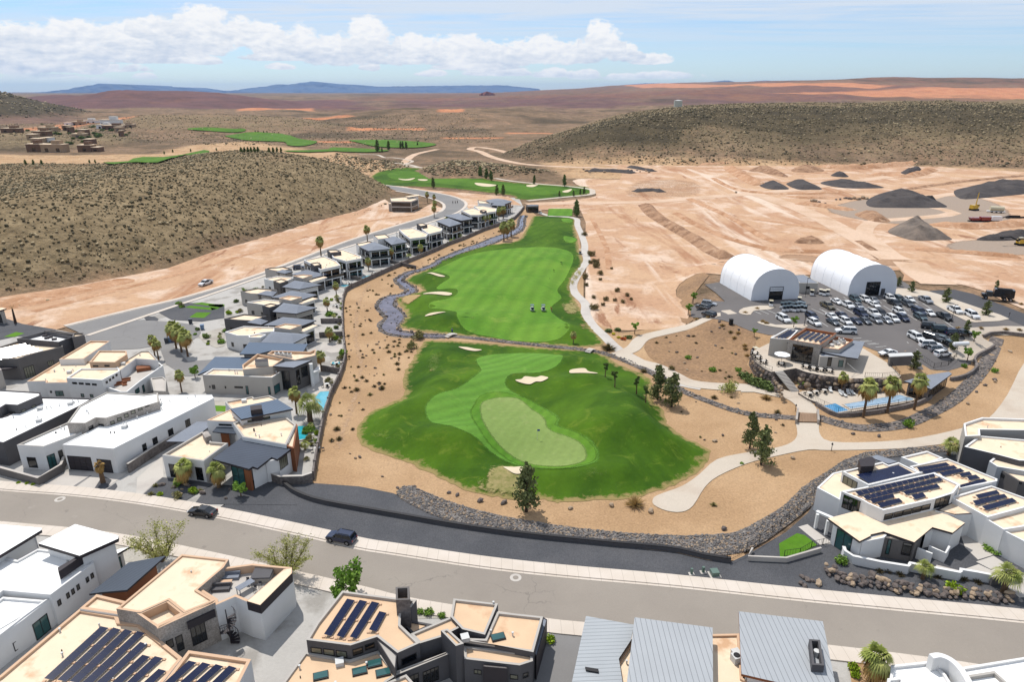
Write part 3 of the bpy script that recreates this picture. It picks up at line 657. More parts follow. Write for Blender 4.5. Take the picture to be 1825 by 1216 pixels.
# cart paths
def path(pts,w,mat=path_c,off=.12,n=4,name='cart_path',pt=False):
    return sheet(name,ribbon(smooth(PTs(pts) if pt else PP(pts),n,False),w),mat,off,3. if pt else 0)
path([(962,380),(985,386),(1012,387),(1028,391),(1029,402),(1036,418),(1042,436),(1042,450),(1046,465),(1036,480),(1022,505),(1024,522),(1043,542),(1044,560),(1056,580),(1075,598),(1100,622),(1135,642),(1180,664),(1205,682),(1250,692)],3.1,concrete,.13)
path([(1104,632),(1128,622),(1145,604),(1180,594),(1230,584),(1305,576)],3.9,path_c,.15)
path([(1100,628),(1135,645),(1170,655),(1200,670),(1230,684),(1280,690),(1330,692),(1380,698),(1415,710),(1436,726),(1440,748)],4.2,path_c,.17)
wide=[(1163,893),(1172,884),(1215,868),(1245,848),(1278,820),(1330,808),(1380,800),(1410,790),(1421,775),(1420,748),(1457,748),(1460,772),(1480,788),(1560,789),(1640,781),(1720,763),(1760,748),(1795,705),(1830,640),(1900,560),(1960,560),(1890,680),(1820,755),(1780,775),(1700,790),(1600,801),(1480,804),(1440,803),(1380,815),(1330,828),(1280,850),(1256,870),(1235,903),(1215,914),(1188,912),(1166,902)]
sheet('cart_path',W(wide,3),path_c,.14,0)
sheet('footpath',PTs(R5([(100,610),(250,620),(400,645),(560,640),(560,680),(440,690),(200,640),(90,640)])),path_c,.2,3.)
path([(700,290),(718,292),(732,294),(752,299),(800,303),(850,311),(900,321),(950,327),(1010,332),(1050,337),(1056,342),(1050,347),(1000,352),(940,358)],4,path_c,.12)
path([(640,275),(672,276),(685,281),(700,281),(735,287),(720,294),(745,299)],3.5,path_c,.14)
# golf turf
o_r1=sheet('rough_grass',ragged(rough1,.8,.3),g_rough,.10,1.5,True,True); o_r2=sheet('rough_grass',ragged(rough2,1.,.3),g_rough,.10,2.,True,True)
sheet('rough_grass',ragged(rough3,3,.8),g_rough,.10,5.,False,True); sheet('tee_grass',tee,g_fair,.14,2.,False,True)
sheet('fairway',W(L6([(330,330),(420,308),(560,320),(750,345),(950,370),(1250,405),(1450,420),(1560,430),(1500,450),(1250,470),(1150,450),(900,420),(700,395),(450,375),(360,360)])),g_far,.16,0)
sheet('fairway',W(R8([(818,0)]) if 0 else [(835,455),(880,447),(960,443),(1012,448),(1024,462),(1014,490),(1004,507),(995,522),(1003,534),(983,552),(1000,572),(1018,591),(1003,605),(969,611),(914,609),(872,602),(835,594),(814,580),(811,566),(793,558),(766,557),(764,550),(790,541),(812,530),(810,520),(784,520),(776,515),(796,504),(799,497),(784,490),(769,485),(798,470)]),g_fair,.16,3.,True,True)
sheet('tee_grass',W([(1003,424),(1020,423),(1030,428),(1020,434),(1006,433)]),g_fair,.17,3.,True,True)
sheet('tee_grass',W([(1000,391),(1016,390),(1022,395),(1014,398),(1001,397)]),g_fair,.17,3.,True,True)
sheet('fairway',W(R7([(572,175),(650,148),(800,140),(920,146),(1000,172),(1010,195),(980,225),(900,250),(780,262),(737,285),(735,325),(850,380),(960,450),(992,495),(985,530),(1050,560),(1150,610),(1187,660),(1170,710),(1090,740),(960,745),(850,735),(750,700),(640,650),(570,610),(480,585),(380,550),(332,500),(325,450),(380,400),(480,350),(560,290),(592,260),(590,230)])),g_fair2,.16,2.,True,True)
sheet('collar',W(R7([(560,420),(590,370),(660,345),(760,350),(850,380),(950,450),(985,495),(975,530),(1050,560),(1140,612),(1178,660),(1155,708),(1090,732),(1000,745),(900,738),(790,708),(690,655),(610,600),(565,520),(545,460)])),g_ring,.20,2.,True,True)
sheet('putting_green',W(R7([(598,405),(650,375),(740,364),(800,375),(850,420),(900,460),(925,500),(930,532),(965,560),(1050,590),(1110,625),(1127,665),(1100,705),(1030,727),(940,725),(830,700),(730,650),(650,590),(610,520),(594,460)])),g_green,.25,2.,True,True)
sheet('putting_green',W([(1000,615)]) if 0 else W(L6([(560,300+10),(640,320),(760,330),(700,340),(600,335)])),g_far,.17,0)
for k,(f,pts) in enumerate(((R7,[(490,120),(530,117),(570,124),(605,128),(570,137),(520,133)]),(R7,[(770,296),(800,290),(820,275),(870,279),(900,271),(932,290),(900,305),(870,303),(840,313),(790,305)]),(R7,[(1035,248),(1050,238),(1110,232),(1130,245),(1175,255),(1150,265),(1100,270),(1045,264)]),(R7,[(710,732),(760,736),(800,730),(815,755),(790,772),(750,765)]),(R8,[(420,125),(460,123),(500,134),(560,143),(530,152),(480,146)]),(R8,[(415,242),(470,234),(550,240),(605,253),(580,267),(500,262),(440,256)]),(R8,[(430,405),(460,390),(530,383),(565,388),(540,400),(480,413),(440,412)]),(L6,[(400,360),(450,364),(510,356),(480,370),(430,370)]),(L6,[(530,364),(590,366),(580,374),(540,372)]),(L6,[(900,388),(980,394),(1040,403),(990,413),(920,405)]),(L6,[(1240,402),(1310,398),(1280,414),(1240,412)]),(L6,[(1470,442),(1530,428),(1510,448),(1480,450)]))):
    sheet('bunker_sand',W(f(pts),4),bunker,.33 if f!=L6 else .25,1. if k<4 else 0,f!=L6)
for f,pts,m_,k_ in ((R7,[(640,715),(700,705),(760,712),(820,740),(840,790),(850,860),(740,862),(640,842),(540,812),(500,790),(600,770)],thin_a,2.),(R8,[(250,262),(330,240),(410,245),(430,285),(350,315),(275,315)],thin_c,2.),(R7,[(320,180),(400,150),(430,190),(410,260),(350,275),(310,240)],thin_b,1.6),(R7,[(335,238),(352,228),(376,232),(380,248),(352,258),(336,252)],thin_a,.8),(R7,[(20,500),(110,520),(260,590),(370,640),(360,665),(250,640),(120,600),(30,560)],thin_b,1.6),(R7,[(900,750),(1050,735),(1180,720),(1260,745),(1230,790),(1100,800),(950,790)],thin_b,2.),(R7,[(980,850),(1080,840),(1110,862),(1000,868)],thin_a,1.5),(R7,[(1010,500),(1100,560),(1150,590),(1060,560),(1000,520)],thin_b,1.),(R7,[(1200,440),(1260,470),(1380,560),(1340,570),(1240,510)],thin_b,1.4),(R8,[(1310,310),(1400,290),(1440,340),(1420,380),(1340,370)],thin_a,2.),(R8,[(1420,440),(1490,430),(1510,480),(1440,490)],thin_c,1.6),(R8,[(700,400),(800,410),(760,450),(690,440)],thin_b,2.),(R8,[(820,90),(900,95),(880,110),(830,108)],thin_b,2.),(R8,[(1370,130),(1440,60),(1470,80),(1420,160),(1370,220),(1330,230)],thin_a,2.)):
    sheet('worn_turf',smooth(PP(f(pts)),3),m_,.275 if m_ is not thin_b else .29,k_,True,True)
# distant holes
for pts in (L6([(85,112),(300,110),(420,115),(560,125),(650,140),(560,158),(420,163),(250,152),(140,128)]),L6([(-20,160),(260,172),(340,182),(200,192),(-20,184)]),A1([(1180,715),(1290,698),(1480,704),(1560,728),(1665,745),(1600,768),(1510,765),(1490,747),(1350,742),(1240,730)]),A1([(990,676),(1130,672),(1270,676),(1285,690),(1210,697),(1020,686)]),A1([(540,858),(700,836),(860,828),(960,815),(1100,795),(900,835),(720,858)]),A1([(1480,795),(1650,790),(1825,782),(1825,792),(1620,802)])):
    Q=smooth([PF(x,y)[:2] for x,y in pts],3); 
    poly=ccw(Q);xs=[q[0] for q in poly]
    o=sheet('fairway',poly,g_far,0,0,use_h=False,kind='structure')
    vs=o.data.vertices
    # drape on the terrain: subdivide by re-triangulating finely
    bpy.data.objects.remove(o)
    px_=[];stp=18.
    o=sheet('fairway',poly,g_far,0,stp,use_h=False)
    X=np.array([v.co.x for v in o.data.vertices]);Y=np.array([v.co.y for v in o.data.vertices]);Zt=h(X,Y)+1.0
    for v,z in zip(o.data.vertices,Zt): v.co.z=float(z)
# stream
stc=smooth(PP(R8([(560,512),(440,510),(320,502),(225,482),(197,445),(235,392),(208,350),(172,312),(208,262),(300,240),(340,213),(300,178),(262,142),(325,98),(400,80),(490,45),(540,10)])+[(800,458),(830,446),(862,436),(890,424),(915,415),(928,405),(930,392),(934,384)]),4,False)
ws=[]
for (x,y) in stc:
    pass
n_=len(stc); base=[1.2,1.4,1.8,3,4.4,4.8,5,4.6,4,2.6,2.4,2.6,2.2,1.2,1.4,1.8,1.6,1.6,2.4,4,5,5,3.4,2,1.6,1.4]
ws=[float(np.interp(i/(n_-1)*(len(base)-1),range(len(base)),base)) for i in range(n_)]
sheet('stream_bed',ragged(ribbon(stc,[w+3. for w in ws]),1.2,.5,5),rubble_m,.075,0)
sheet('stream_water',ribbon(stc,ws),stream_m,.16,0)
def swale(pts,w,pt=False): return sheet('rock_swale',ribbon(smooth(PTs(pts) if pt else PP(pts),3,False),w),rubble_m,.13 if not pt else .1,3. if pt else 0)
swale([(780,598),(840,603),(920,612),(1000,620),(1062,627),(1080,632),(1110,642),(1150,660),(1185,678),(1215,697),(1262,716),(1330,738),(1420,746)],2.2)
swale([(1458,745),(1480,752),(1520,762),(1560,764),(1610,757),(1650,740),(1700,712),(1740,672),(1762,640),(1775,612)],3.2)
sheet('rock_swale',W([(712,872),(735,868),(800,895),(900,922),(1050,945),(1180,955),(1250,955),(1310,950),(1360,925),(1400,900),(1430,870),(1480,838),(1540,808),(1700,795),(1700,805),(1560,820),(1500,855),(1450,900),(1400,940),(1330,985),(1260,990),(1180,975),(1060,965),(900,950),(800,930),(740,905),(708,885)],2),rubble_m,.12,0)
# ---------- houses ----------
def edge_frame(poly,i):
    a=Vector(poly[i]);b=Vector(poly[(i+1)%len(poly)]);d=b-a;L=d.length;d=d/max(L,1e-6);return a,d,L,Vector((d.y,-d.x))
class House:
    def __init__(s,name,label,px,cat='house',group=None,z0=0.):
        x,y=P(px[0],px[1],z0); s.z0=z0; s.o=(x,y,z0); s.e=empty(name,s.o,0,label,cat,group); s.bl=[]; s.k=0
    def build(s,mb,name,mats): return mb.build(name,mats,s.e,s.o)
    def block(s,pts,z,wall,roof,par=.35,pw=.3,zb=None,over=0,trim=None,win=None,auto=None,top_name='roof',f=ID,glassmat=None):
        """flat roofed volume: traced roof outline, parapet, walls to the ground"""
        s.k+=1; z=z+.004*s.k; zb=s.z0 if zb is None else zb
        poly=ccw([P(x,y,z) for x,y in f(pts)]); n=len(poly)
        mb=MB(); mb.prism(poly,zb,z,top=False)
        inn=inset(poly,pw); v=[(x,y,z) for x,y in poly]+[(x,y,z) for x,y in inn]
        mb.add(v,[(i,(i+1)%n,n+(i+1)%n,n+i) for i in range(n)],1)
        zr=z-par; mb.add([(x,y,z) for x,y in inn]+[(x,y,zr) for x,y in inn],[((i+1)%n,i,n+i,n+(i+1)%n) for i in range(n)],1)
        w=s.build(mb,'wall',[wall,trim or wall]); w['zone']=0; del w['zone']
        rb=MB(); rb.cap(inset(poly,pw-.02),zr+.03); s.build(rb,top_name,roof)
        B=dict(poly=poly,z=z,zb=zb,zr=zr+.03,w=w); s.bl.append(B)
        if top_name=='roof' and n>3 and roof in (tan_roof,white_roof,tan_roof2) and poly[0][1]<260:
            ip=inset(poly,1.); xs=[p[0] for p in ip];ys=[p[1] for p in ip]
            ar=(max(xs)-min(xs))*(max(ys)-min(ys)); rg=random.Random(int(ar*10)); c=0
            for _ in range(40):
                if c>=min(6,int(ar/45)): break
                X=rg.uniform(min(xs),max(xs));Y=rg.uniform(min(ys),max(ys))
                if pdist(ip,np.array([X]),np.array([Y]))[0]<.2: continue
                vb_=MB(); hh_=rg.choice((.25,.4,.55)); vb_.tube((X,Y,B['zr']-.02),(X,Y,B['zr']+hh_),rg.choice((.07,.1,.16)),n=6); s.build(vb_,'roof_vent',frame_w if rg.random()<.6 else frame_d); c+=1
        for q in (win or []): s.window(B,*q[:2],f=f,**(q[2] if len(q)>2 else {}))
        if auto: s.autowin(B,**auto)
        return B
    def slab(s,pts,z,mat,th=.35,roof=None,f=ID,wall=None,ins=.9,auto=None,zb=None,name='roof',tilt=0):
        """overhanging slab roof with optional recessed walls below"""
        s.k+=1; z=z+.004*s.k; zb=s.z0 if zb is None else zb
        poly=ccw([P(x,y,z) for x,y in f(pts)]); mb=MB(); mb.prism(poly,z-th,z-.02,0,top=False); mb.cap(poly,z-.02,1); mb.cap(poly,z-th,0,True)
        s.build(mb,name,[mat,roof or mat]); B=None
        if wall:
            ip=inset(poly,ins); mb=MB(); mb.prism(ip,zb,z-th,top=False); s.build(mb,'wall',wall)
            B=dict(poly=ip,z=z-th,zb=zb,zr=z); s.bl.append(B)
            if auto: s.autowin(B,**auto)
        return B
    def hip(s,pts,z,mat,rise=1.1,wall=None,f=ID,ins=.8,auto=None,zb=None,th=.25):
        s.k+=1; zb=s.z0 if zb is None else zb
        poly=ccw([P(x,y,z) for x,y in f(pts)]); n=len(poly); cx=sum(p[0] for p in poly)/n; cy=sum(p[1] for p in poly)/n
        mb=MB(); mb.prism(poly,z-th,z,1,top=False); mb.cap(poly,z-th,1,True)
        if n==4:
            L=[math.dist(poly[i],poly[(i+1)%4]) for i in range(4)]; j=0 if L[0]+L[2]<L[1]+L[3] else 1
            m1=[(poly[j][k]+poly[(j+1)%4][k])/2 for k in (0,1)]; m2=[(poly[(j+2)%4][k]+poly[(j+3)%4][k])/2 for k in (0,1)]
            r1=[m1[k]*.72+m2[k]*.28 for k in (0,1)];r2=[m2[k]*.72+m1[k]*.28 for k in (0,1)]
            q=[(x,y,z) for x,y in poly]+[(r1[0],r1[1],z+rise),(r2[0],r2[1],z+rise)]
            a,b,c,d=j,(j+1)%4,(j+2)%4,(j+3)%4
            mb.add(q,[(a,b,4),(b,c,5,4),(c,d,5),(d,a,4,5)],0)
        else:
            inn=[(x*.45+cx*.55,y*.45+cy*.55) for x,y in poly]
            mb.add([(x,y,z) for x,y in poly]+[(x,y,z+rise) for x,y in inn],[(i,(i+1)%n,n+(i+1)%n,n+i) for i in range(n)],0); mb.cap(inn,z+rise,0)
        s.build(mb,'hip_roof',[mat,fascia])
        if wall:
            ip=inset(poly,ins); mb=MB(); mb.prism(ip,zb,z-th,top=False); s.build(mb,'wall',wall)
            B=dict(poly=ip,z=z-th,zb=zb,zr=z); s.bl.append(B)
            if auto: s.autowin(B,**auto)
            return B
    def quad(s,a,d,nrm,s0,s1,z0,z1,mat,fmat,bars=0,name='window',pane='pane',hb=0):
        mb=MB(); fw=.09
        def bx(u0,u1,w0,w1,t0,t1):
            vs=[]
            for t in (t0,t1):
                for (u,w_) in ((u0,w0),(u1,w0),(u1,w1),(u0,w1)):
                    p=a+d*u+nrm*t; vs.append((p.x,p.y,w_))
            mb.add(vs,[(0,1,2,3)[::-1],(4,5,6,7),(0,1,5,4),(1,2,6,5),(2,3,7,6),(3,0,4,7)])
        bx(s0,s1,z0,z0+fw,-.05,.06);bx(s0,s1,z1-fw,z1,-.05,.06);bx(s0,s0+fw,z0+fw,z1-fw,-.05,.06);bx(s1-fw,s1,z0+fw,z1-fw,-.05,.06)
        for k in range(bars):
            u=s0+(s1-s0)*(k+1)/(bars+1); bx(u-.04,u+.04,z0+fw,z1-fw,-.05,.05)
        for k in range(hb):
            u=z0+(z1-z0)*(k+1)/(hb+1); bx(s0+fw,s1-fw,u-.03,u+.03,-.05,.045)
        W_=s.build(mb,name,fmat)
        g=MB(); vs=[]
        for (u,w_) in ((s0+fw,z0+fw),(s1-fw,z0+fw),(s1-fw,z1-fw),(s0+fw,z1-fw)):
            p=a+d*u+nrm*.02; vs.append((p.x,p.y,w_))
        g.add(vs,[(0,1,2,3)]); go_=g.build(pane,mat,W_,s.o)
        return W_
    def window(s,B,p0,p1,f=ID,mat=None,fmat=None,bars=0,hb=0,name='window'):
        """p0 upper-left, p1 lower-right pixel of an opening: projected on the wall it belongs to"""
        best=None; (a_,b_)=f([p0,p1])
        mid=((a_[0]+b_[0])/2,(a_[1]+b_[1])/2)
        for i in range(len(B['poly'])):
            a,d,L,n=edge_frame(B['poly'],i)
            c=a+d*L/2
            if (Vector((0,0))-c).dot(n)<0 or L<.6: continue
            def hit(px,py):
                r=ray(px,py);den=r[0]*n.x+r[1]*n.y; t=(a.dot(n))/den; X=Vector((r[0]*t,r[1]*t)); return (X-a).dot(d),CAMZ+r[2]*t,t
            q=hit(*mid)
            if -.5<q[0]<L+.5 and B['zb']-1.2<q[1]<B['z']+.3:
                if best is None or q[2]<best[0]:
                    h0=hit(a_[0],mid[1]);h1=hit(b_[0],mid[1]); hu=hit(mid[0],a_[1]);hl=hit(mid[0],b_[1])
                    best=(q[2],a,d,n,L,h0[0],h1[0],hl[1],hu[1])
        if best is None: print('WIN?',s.e.name,p0,p1); return
        _,a,d,n,L,s0,s1,z0,z1=best
        s0,s1=max(.05,min(s0,s1)),min(L-.05,max(s0,s1)); z0,z1=max(B['zb']+.03,min(z0,z1)),min(B['z']-.1,max(z0,z1))
        if s1-s0<.25 or z1-z0<.2: return
        return s.quad(a,d,n,s0,s1,z0,z1,mat or glass_k,fmat or frame_d,bars,name,hb=hb)
    def autowin(s,B,z0=.9,hh=1.3,w=1.3,gap=2.8,mat=None,fmat=None,minL=2.6,bars=1,floors=1,fh=3.1,full=None):
        for i in range(len(B['poly'])):
            a,d,L,n=edge_frame(B['poly'],i)
            if L<minL or (Vector((0,0))-(a+d*L/2)).dot(n)<-40*0: continue
            big=full and (n.y<full)
            k=max(1,int(L/(w+gap))) if not big else 1
            for fl in range(floors):
                zz=B['zb']+fl*fh
                for j in range(k):
                    c=L*(j+.5)/k
                    if big: s.quad(a,d,n,.45,L-.45,zz+.25,min(zz+fh-.5,B['z']-.5),mat or glass_k,fmat or frame_d,max(1,int(L/1.8)),'window_wall')
                    else:
                        ww=min(w,L*.5)
                        if zz+z0+hh<B['z']-.2: s.quad(a,d,n,c-ww/2,c+ww/2,zz+z0,zz+z0+hh,mat or glass_k,fmat or frame_d,bars)
    def solar(s,B,quads,nu,nv,f=ID,lift=.35,racks=True):
        for q,(a_,b_) in zip(quads,[(nu,nv)]*len(quads) if not hasattr(nu,'__len__') else list(zip(nu,nv))):
            z=B['zr']+lift; c=[Vector(P(x,y,z)) for x,y in f(q)]
            mb=MB(); 
            def bl(u,v): v=(.06+.82*v if b_==1 else v); return (c[0]*(1-u)+c[1]*u)*(1-v)+(c[3]*(1-u)+c[2]*u)*v
            for i in range(a_):
                for j in range(b_):
                    eu=.004;ev=.01
                    p=[bl((i+eu*a_*.5)/a_,(j+ev)/b_),bl((i+1-eu*a_*.5)/a_,(j+ev)/b_),bl((i+1-eu*a_*.5)/a_,(j+1-ev)/b_),bl((i+eu*a_*.5)/a_,(j+1-ev)/b_)]
                    pz=[z+.18 if k in (0,1) else z-.08 for k in range(4)]
                    if b_>1: pz=[z+.18-.26*(j/b_) if k in (0,1) else z+.18-.26*((j+1)/b_) for k in range(4)]
                    top=[(p[k].x,p[k].y,pz[k]) for k in range(4)]; bot=[(p[k].x,p[k].y,pz[k]-.05) for k in range(4)]
                    A=(top[1][0]-top[0][0])*(top[2][1]-top[0][1])-(top[1][1]-top[0][1])*(top[2][0]-top[0][0])
                    if A<0: top=top[::-1];bot=bot[::-1]
                    mb.add(top,[(0,1,2,3)],0); mb.add(top+bot,[(0,4,5,1),(1,5,6,2),(2,6,7,3),(3,7,4,0)],1)
            o=s.build(mb,'solar_panel_row',[solar_m,solar_f])
            if racks:
                for i in range(0,a_+1,2):
                    for v in (-.1,1.1):
                        rk=MB(); p=bl(i/a_,v); rk.box((p.x,p.y,B['zr']),(.36,.28,.14)); rk.build('ballast_block',tan_trim,o,s.o)
    def vent(s,B,px,py,f=ID,kind=0):
        (x,y),=f([(px,py)]); X,Y=P(x,y,B['zr']); mb=MB()
        if kind==0: mb.tube((X,Y,B['zr']-.02),(X,Y,B['zr']+.45),.09,n=6); mb.tube((X,Y,B['zr']+.45),(X,Y,B['zr']+.55),.15,n=6); s.build(mb,'roof_vent',frame_w)
        elif kind==1: mb.box((X,Y,B['zr']-.02),(.9,.9,.5),.3); mb.box((X,Y,B['zr']+.48),(.96,.96,.08),.3); s.build(mb,'roof_unit',frame_w)
        elif kind==2:
            mb.box((X,Y,B['zr']-.02),(1.7,1.1,.22),.3); o=s.build(mb,'skylight',frame_d); g=MB(); g.box((X,Y,B['zr']+.2),(1.5,.9,.05),.3); g.build('pane',glass_t,o,s.o)
        elif kind==3:
            mb.box((X,Y,B['zr']-.02),(1.,1.,.95),.3); mb.tube((X,Y,B['zr']+.93),(X,Y,B['zr']+1.0),.38,n=10,m=1); s.build(mb,'air_conditioner',[frame_w,frame_d])
    def box(s,pts,z0,z1,mat,name,f=ID,zt=None,top=None):
        poly=ccw([P(x,y,z1 if zt is None else zt) for x,y in f(pts)]);mb=MB();mb.prism(poly,z0,z1,0,0 if top is None else 1,bot=True); return s.build(mb,name,[mat] if top is None else [mat,top])
def vents(H,B,f,pts):
    for x,y,k in pts: H.vent(B,x,y,f,k)
# A  dark stone house with roof deck
H=House('modern_house','dark grey two level house with a roof deck and slatted roof panels beside the cul-de-sac',(60,690))
B=H.block([(-60,425),(-60,330),(160,262),(360,262),(600,300),(600,312),(330,375),(165,428)],5.6,dark_wall,tan_roof,.5,f=Z1,win=[((232,495),(335,610),dict(mat=glass_y,bars=3)),((455,445),(515,495),dict(mat=glass_y,bars=2))])
H.solar(B,[[(20+i*0-60,340+i*24),(250+i*40,285+i*14),(250+i*40,293+i*14),(-40,350+i*24)] for i in range(5)],7,1,f=Z1,racks=False)
B=H.block([(160,235),(430,165),(700,215),(560,268)],6.6,dark_grey,white_roof,.9,f=Z1,top_name='roof_deck')
H.block([(700,180),(800,178),(808,200),(690,222)],7.2,dark_wall,tan_roof,.5,f=Z1)
H.block([(420,160),(505,152),(700,182),(690,195)],6.9,dark_wall,tan_roof,.3,f=Z1)
H.slab([(-60,540),(-20,480),(40,478),(200,490),(100,520)],3.6,fascia,.3,f=Z1)
H.block([(-60,575),(-60,520),(0,515),(15,530)],4.4,stucco_g,tan_roof,f=Z1)
mb=MB()
for k in range(14):
    t=k/13; a,b=Z1([(745-115*t,235+115*t)])[0]; x,y=P(a,b,5.9*(1-t)+.5); mb.box((x,y,5.9*(1-t)+.4-.1),(1.1,.35,.1),.5)
H.build(mb,'stairs',frame_w)
for (u,v) in ((430,212),(480,225),(450,235),(520,245)):
    mb=MB(); x,y=P(*Z1([(u,v)])[0],5.8); mb.box((x,y,5.72),(1.1,.7,.45),.4); H.build(mb,'deck_bench',fascia)
# B  tan roofed house
H=House('modern_house','off-white house with stepped tan roofs and a grey side terrace holding a sofa set',(180,690))
B1=H.block([(565,432),(865,255),(1050,258),(800,428)],5.8,stucco_w,tan_roof,f=Z1,trim=tan_trim); 
B3=H.block([(255,645),(565,458),(860,452),(1100,498),(650,612),(650,655),(435,658),(440,640)],4.6,stucco_w,tan_roof,f=Z1,trim=tan_trim,win=[((480,735),(497,755)),((530,735),(608,785),dict(mat=glass_t,bars=1))]); vents(H,B3,Z1,[(620,485,0),(615,540,0),(665,565,1),(700,545,0),(440,640,0)])
B2=H.block([(855,458),(945,350),(1210,352),(1215,385),(1100,462)],6.8,tan_trim,tan_roof,f=Z1,win=[((890,490),(940,505)),((1000,487),(1048,503))])
B4=H.block([(635,612),(775,520),(1140,518),(1145,545),(975,632)],6.0,stucco_w,tan_roof,f=Z1,trim=stucco_w,win=[((692,652),(737,670)),((755,656),(800,674)),((818,661),(863,679)),((882,665),(925,683)),((1010,640),(1030,665)),((1042,618),(1062,643)),((1072,596),(1092,620)),((1104,572),(1124,596)),((775,762),(805,795),dict(mat=glass_t)),((862,768),(893,798),dict(mat=glass_t))])
B5=H.block([(1100,498),(1345,352),(1430,350),(1512,442),(1300,428),(1150,540)],5.6,stucco_w,tan_roof,f=Z1,trim=stucco_g); vents(H,B5,Z1,[(1180,485,1)])
B6=H.block([(985,688),(1160,560),(1310,455),(1510,455),(1560,492),(1345,640),(1215,745),(1150,745)],3.9,stucco_w,concrete,.7,f=Z1,top_name='roof_deck',win=[((1290,710),(1335,765),dict(mat=glass_t,bars=1)),((1345,680),(1385,760),dict(mat=glass_t))])
H.block([(1440,612),(1560,600),(1590,625),(1585,740),(1470,735)],3.2,stucco_g,concrete,.3,f=Z1)
mb=MB()
for (u,v,a,b) in ((1370,505,3.,2.4),): 
    x,y=P(*Z1([(u,v)])[0],4.0); mb.box((x,y,3.2),(a,b,.9),.5)
H.build(mb,'hot_tub',brown_wood)
mb=MB()
for (u,v,a,b) in ((1130,665,2.2,.8),(1195,630,2.2,.8),(1190,668,.9,.9),(1130,640,.8,1.4)):
    x,y=P(*Z1([(u,v)])[0],3.6); mb.box((x,y,3.2),(a,b,.4),.5); mb.box((x,y+.3,3.6),(a,.2,.35),.5)
H.build(mb,'terrace_sofa',brown_wood)
# C black house with white roofs
H=House('modern_house','black brick house with two flat white roofs at the left edge',(20,790))
Bc=H.block([(-200,450),(-150,380),(60,325),(400,150),(870,160),(870,175),(755,240),(30,590),(-200,560)],4.9,dark_grey,white_roof,.25,f=Z3,trim=fascia); vents(H,Bc,Z3,[(385,270,1),(450,262,0),(490,258,0),(570,238,0),(675,222,1),(697,195,0),(750,198,0),(365,355,0),(375,385,1),(395,372,0),(130,350,0)])
H.block([(-200,240),(-200,70),(385,105),(395,132),(165,230),(55,222),(0,255)],6.6,dark_grey,white_roof,.2,f=Z3,trim=fascia,win=[((300,228),(345,255),dict(mat=glass_y)),((203,268),(250,295),dict(mat=glass_y)),((95,290),(145,308),dict(mat=glass_y,bars=1))])
# D long white house
H=House('modern_house','long white flat roofed house with a dark double garage door and clerestory windows',(130,840))
D1=H.block([(160,608),(640,395),(800,480),(735,505),(415,625)],5.0,stucco_w,white_roof,.35,f=Z3,trim=stucco_g,win=[((268,728),(352,825),dict(bars=0)),((455,695),(540,842),dict(mat=glass_t,bars=1,name='entrance_door')),((562,655),(607,762))]); vents(H,D1,Z3,[(585,455,0),(618,460,0)])
D3=H.block([(597,606),(800,505),(1520,130),(2026,128),(2045,160),(1085,645),(870,625)],5.2,stucco_w,white_roof,.15,.25,f=Z3,trim=stucco_w,win=[((660,720),(880,850),dict(mat=fascia,bars=3,hb=3,name='garage_door')),((940,750),(1072,875),dict(mat=fascia,hb=3,bars=1,name='garage_door')),((1362,595),(1405,680),dict(name='side_door')),((1460,535),(1510,620),dict(bars=1)),((1608,452),(1660,535),dict(bars=1)),((1772,362),(1820,438),dict(bars=1))])
vents(H,D3,Z3,[(1190,445,1),(1225,440,0),(1183,420,0),(1210,410,0),(1315,358,0),(1385,318,0),(1412,318,0),(1303,328,1),(1525,228,1),(1550,215,0),(1550,272,0),(1627,200,0),(1800,175,0),(1870,150,0)])
q=Z3([(860,628),(1085,648)]); 
D2=H.block([(640,398),(758,235),(1020,103),(1380,125),(1510,108),(1520,195),(1010,352),(915,347),(815,402)],6.9,stone_w,white_roof,.25,f=Z3,trim=stucco_g,win=[((845,425),(895,460)),((945,408),(995,440))]+[((1053+i*66,378-i*34),(1098+i*66,415-i*34),dict(mat=glass_y)) for i in range(7)])
H.box([(450,668),(455,655),(545,625),(545,640)],3.1,3.25,frame_w,'door_canopy',f=Z3); H.box([(1350,560),(1420,520),(1430,525),(1360,568)],3.1,3.22,frame_w,'door_canopy',f=Z3)
# E timber accented house
H=House('modern_house','house with orange timber cladding, slate and blue metal roofs next to the gravel corner',(430,850))
E1=H.block([(210,706),(590,482),(640,498),(680,578),(838,590),(605,762)],4.4,stucco_w,tan_roof,.5,.35,f=Z4,trim=stucco_g,win=[((285,800),(420,930),dict(name='garage_door',mat=glass_k,bars=2)),((535,825),(600,945),dict(name='entrance_door'))])
H.slab([(245,575),(540,385),(720,388),(590,485),(430,578)],3.3,fascia,.25,roof=hip_grey,f=Z4)
E3=H.block([(885,400),(960,372),(1000,395),(1400,342),(1490,412),(1395,608),(980,532)],5.4,stucco_w,tan_roof,.4,.35,f=Z4,trim=stucco_g,win=[((1437,530),(1462,610),dict(bars=0))]); vents(H,E3,Z4,[(1105,520,0),(1140,535,0),(1350,520,0)])
H.block([(1395,430),(1492,405),(1505,425),(1470,640),(1400,620)],5.0,brown_wood,tan_roof,.3,f=Z4)
E5=H.block([(810,195),(1075,145),(1090,160),(1235,135),(1315,172),(1000,290),(865,262)],5.6,stucco_w,tan_roof,.3,f=Z4,trim=stucco_g); vents(H,E5,Z4,[(995,197,1)])
H.block([(635,372),(860,270),(965,362),(890,385),(725,378)],5.2,stucco_w,tan_roof,.15,f=Z4,trim=tan_trim,win=[((752,408),(875,425))])
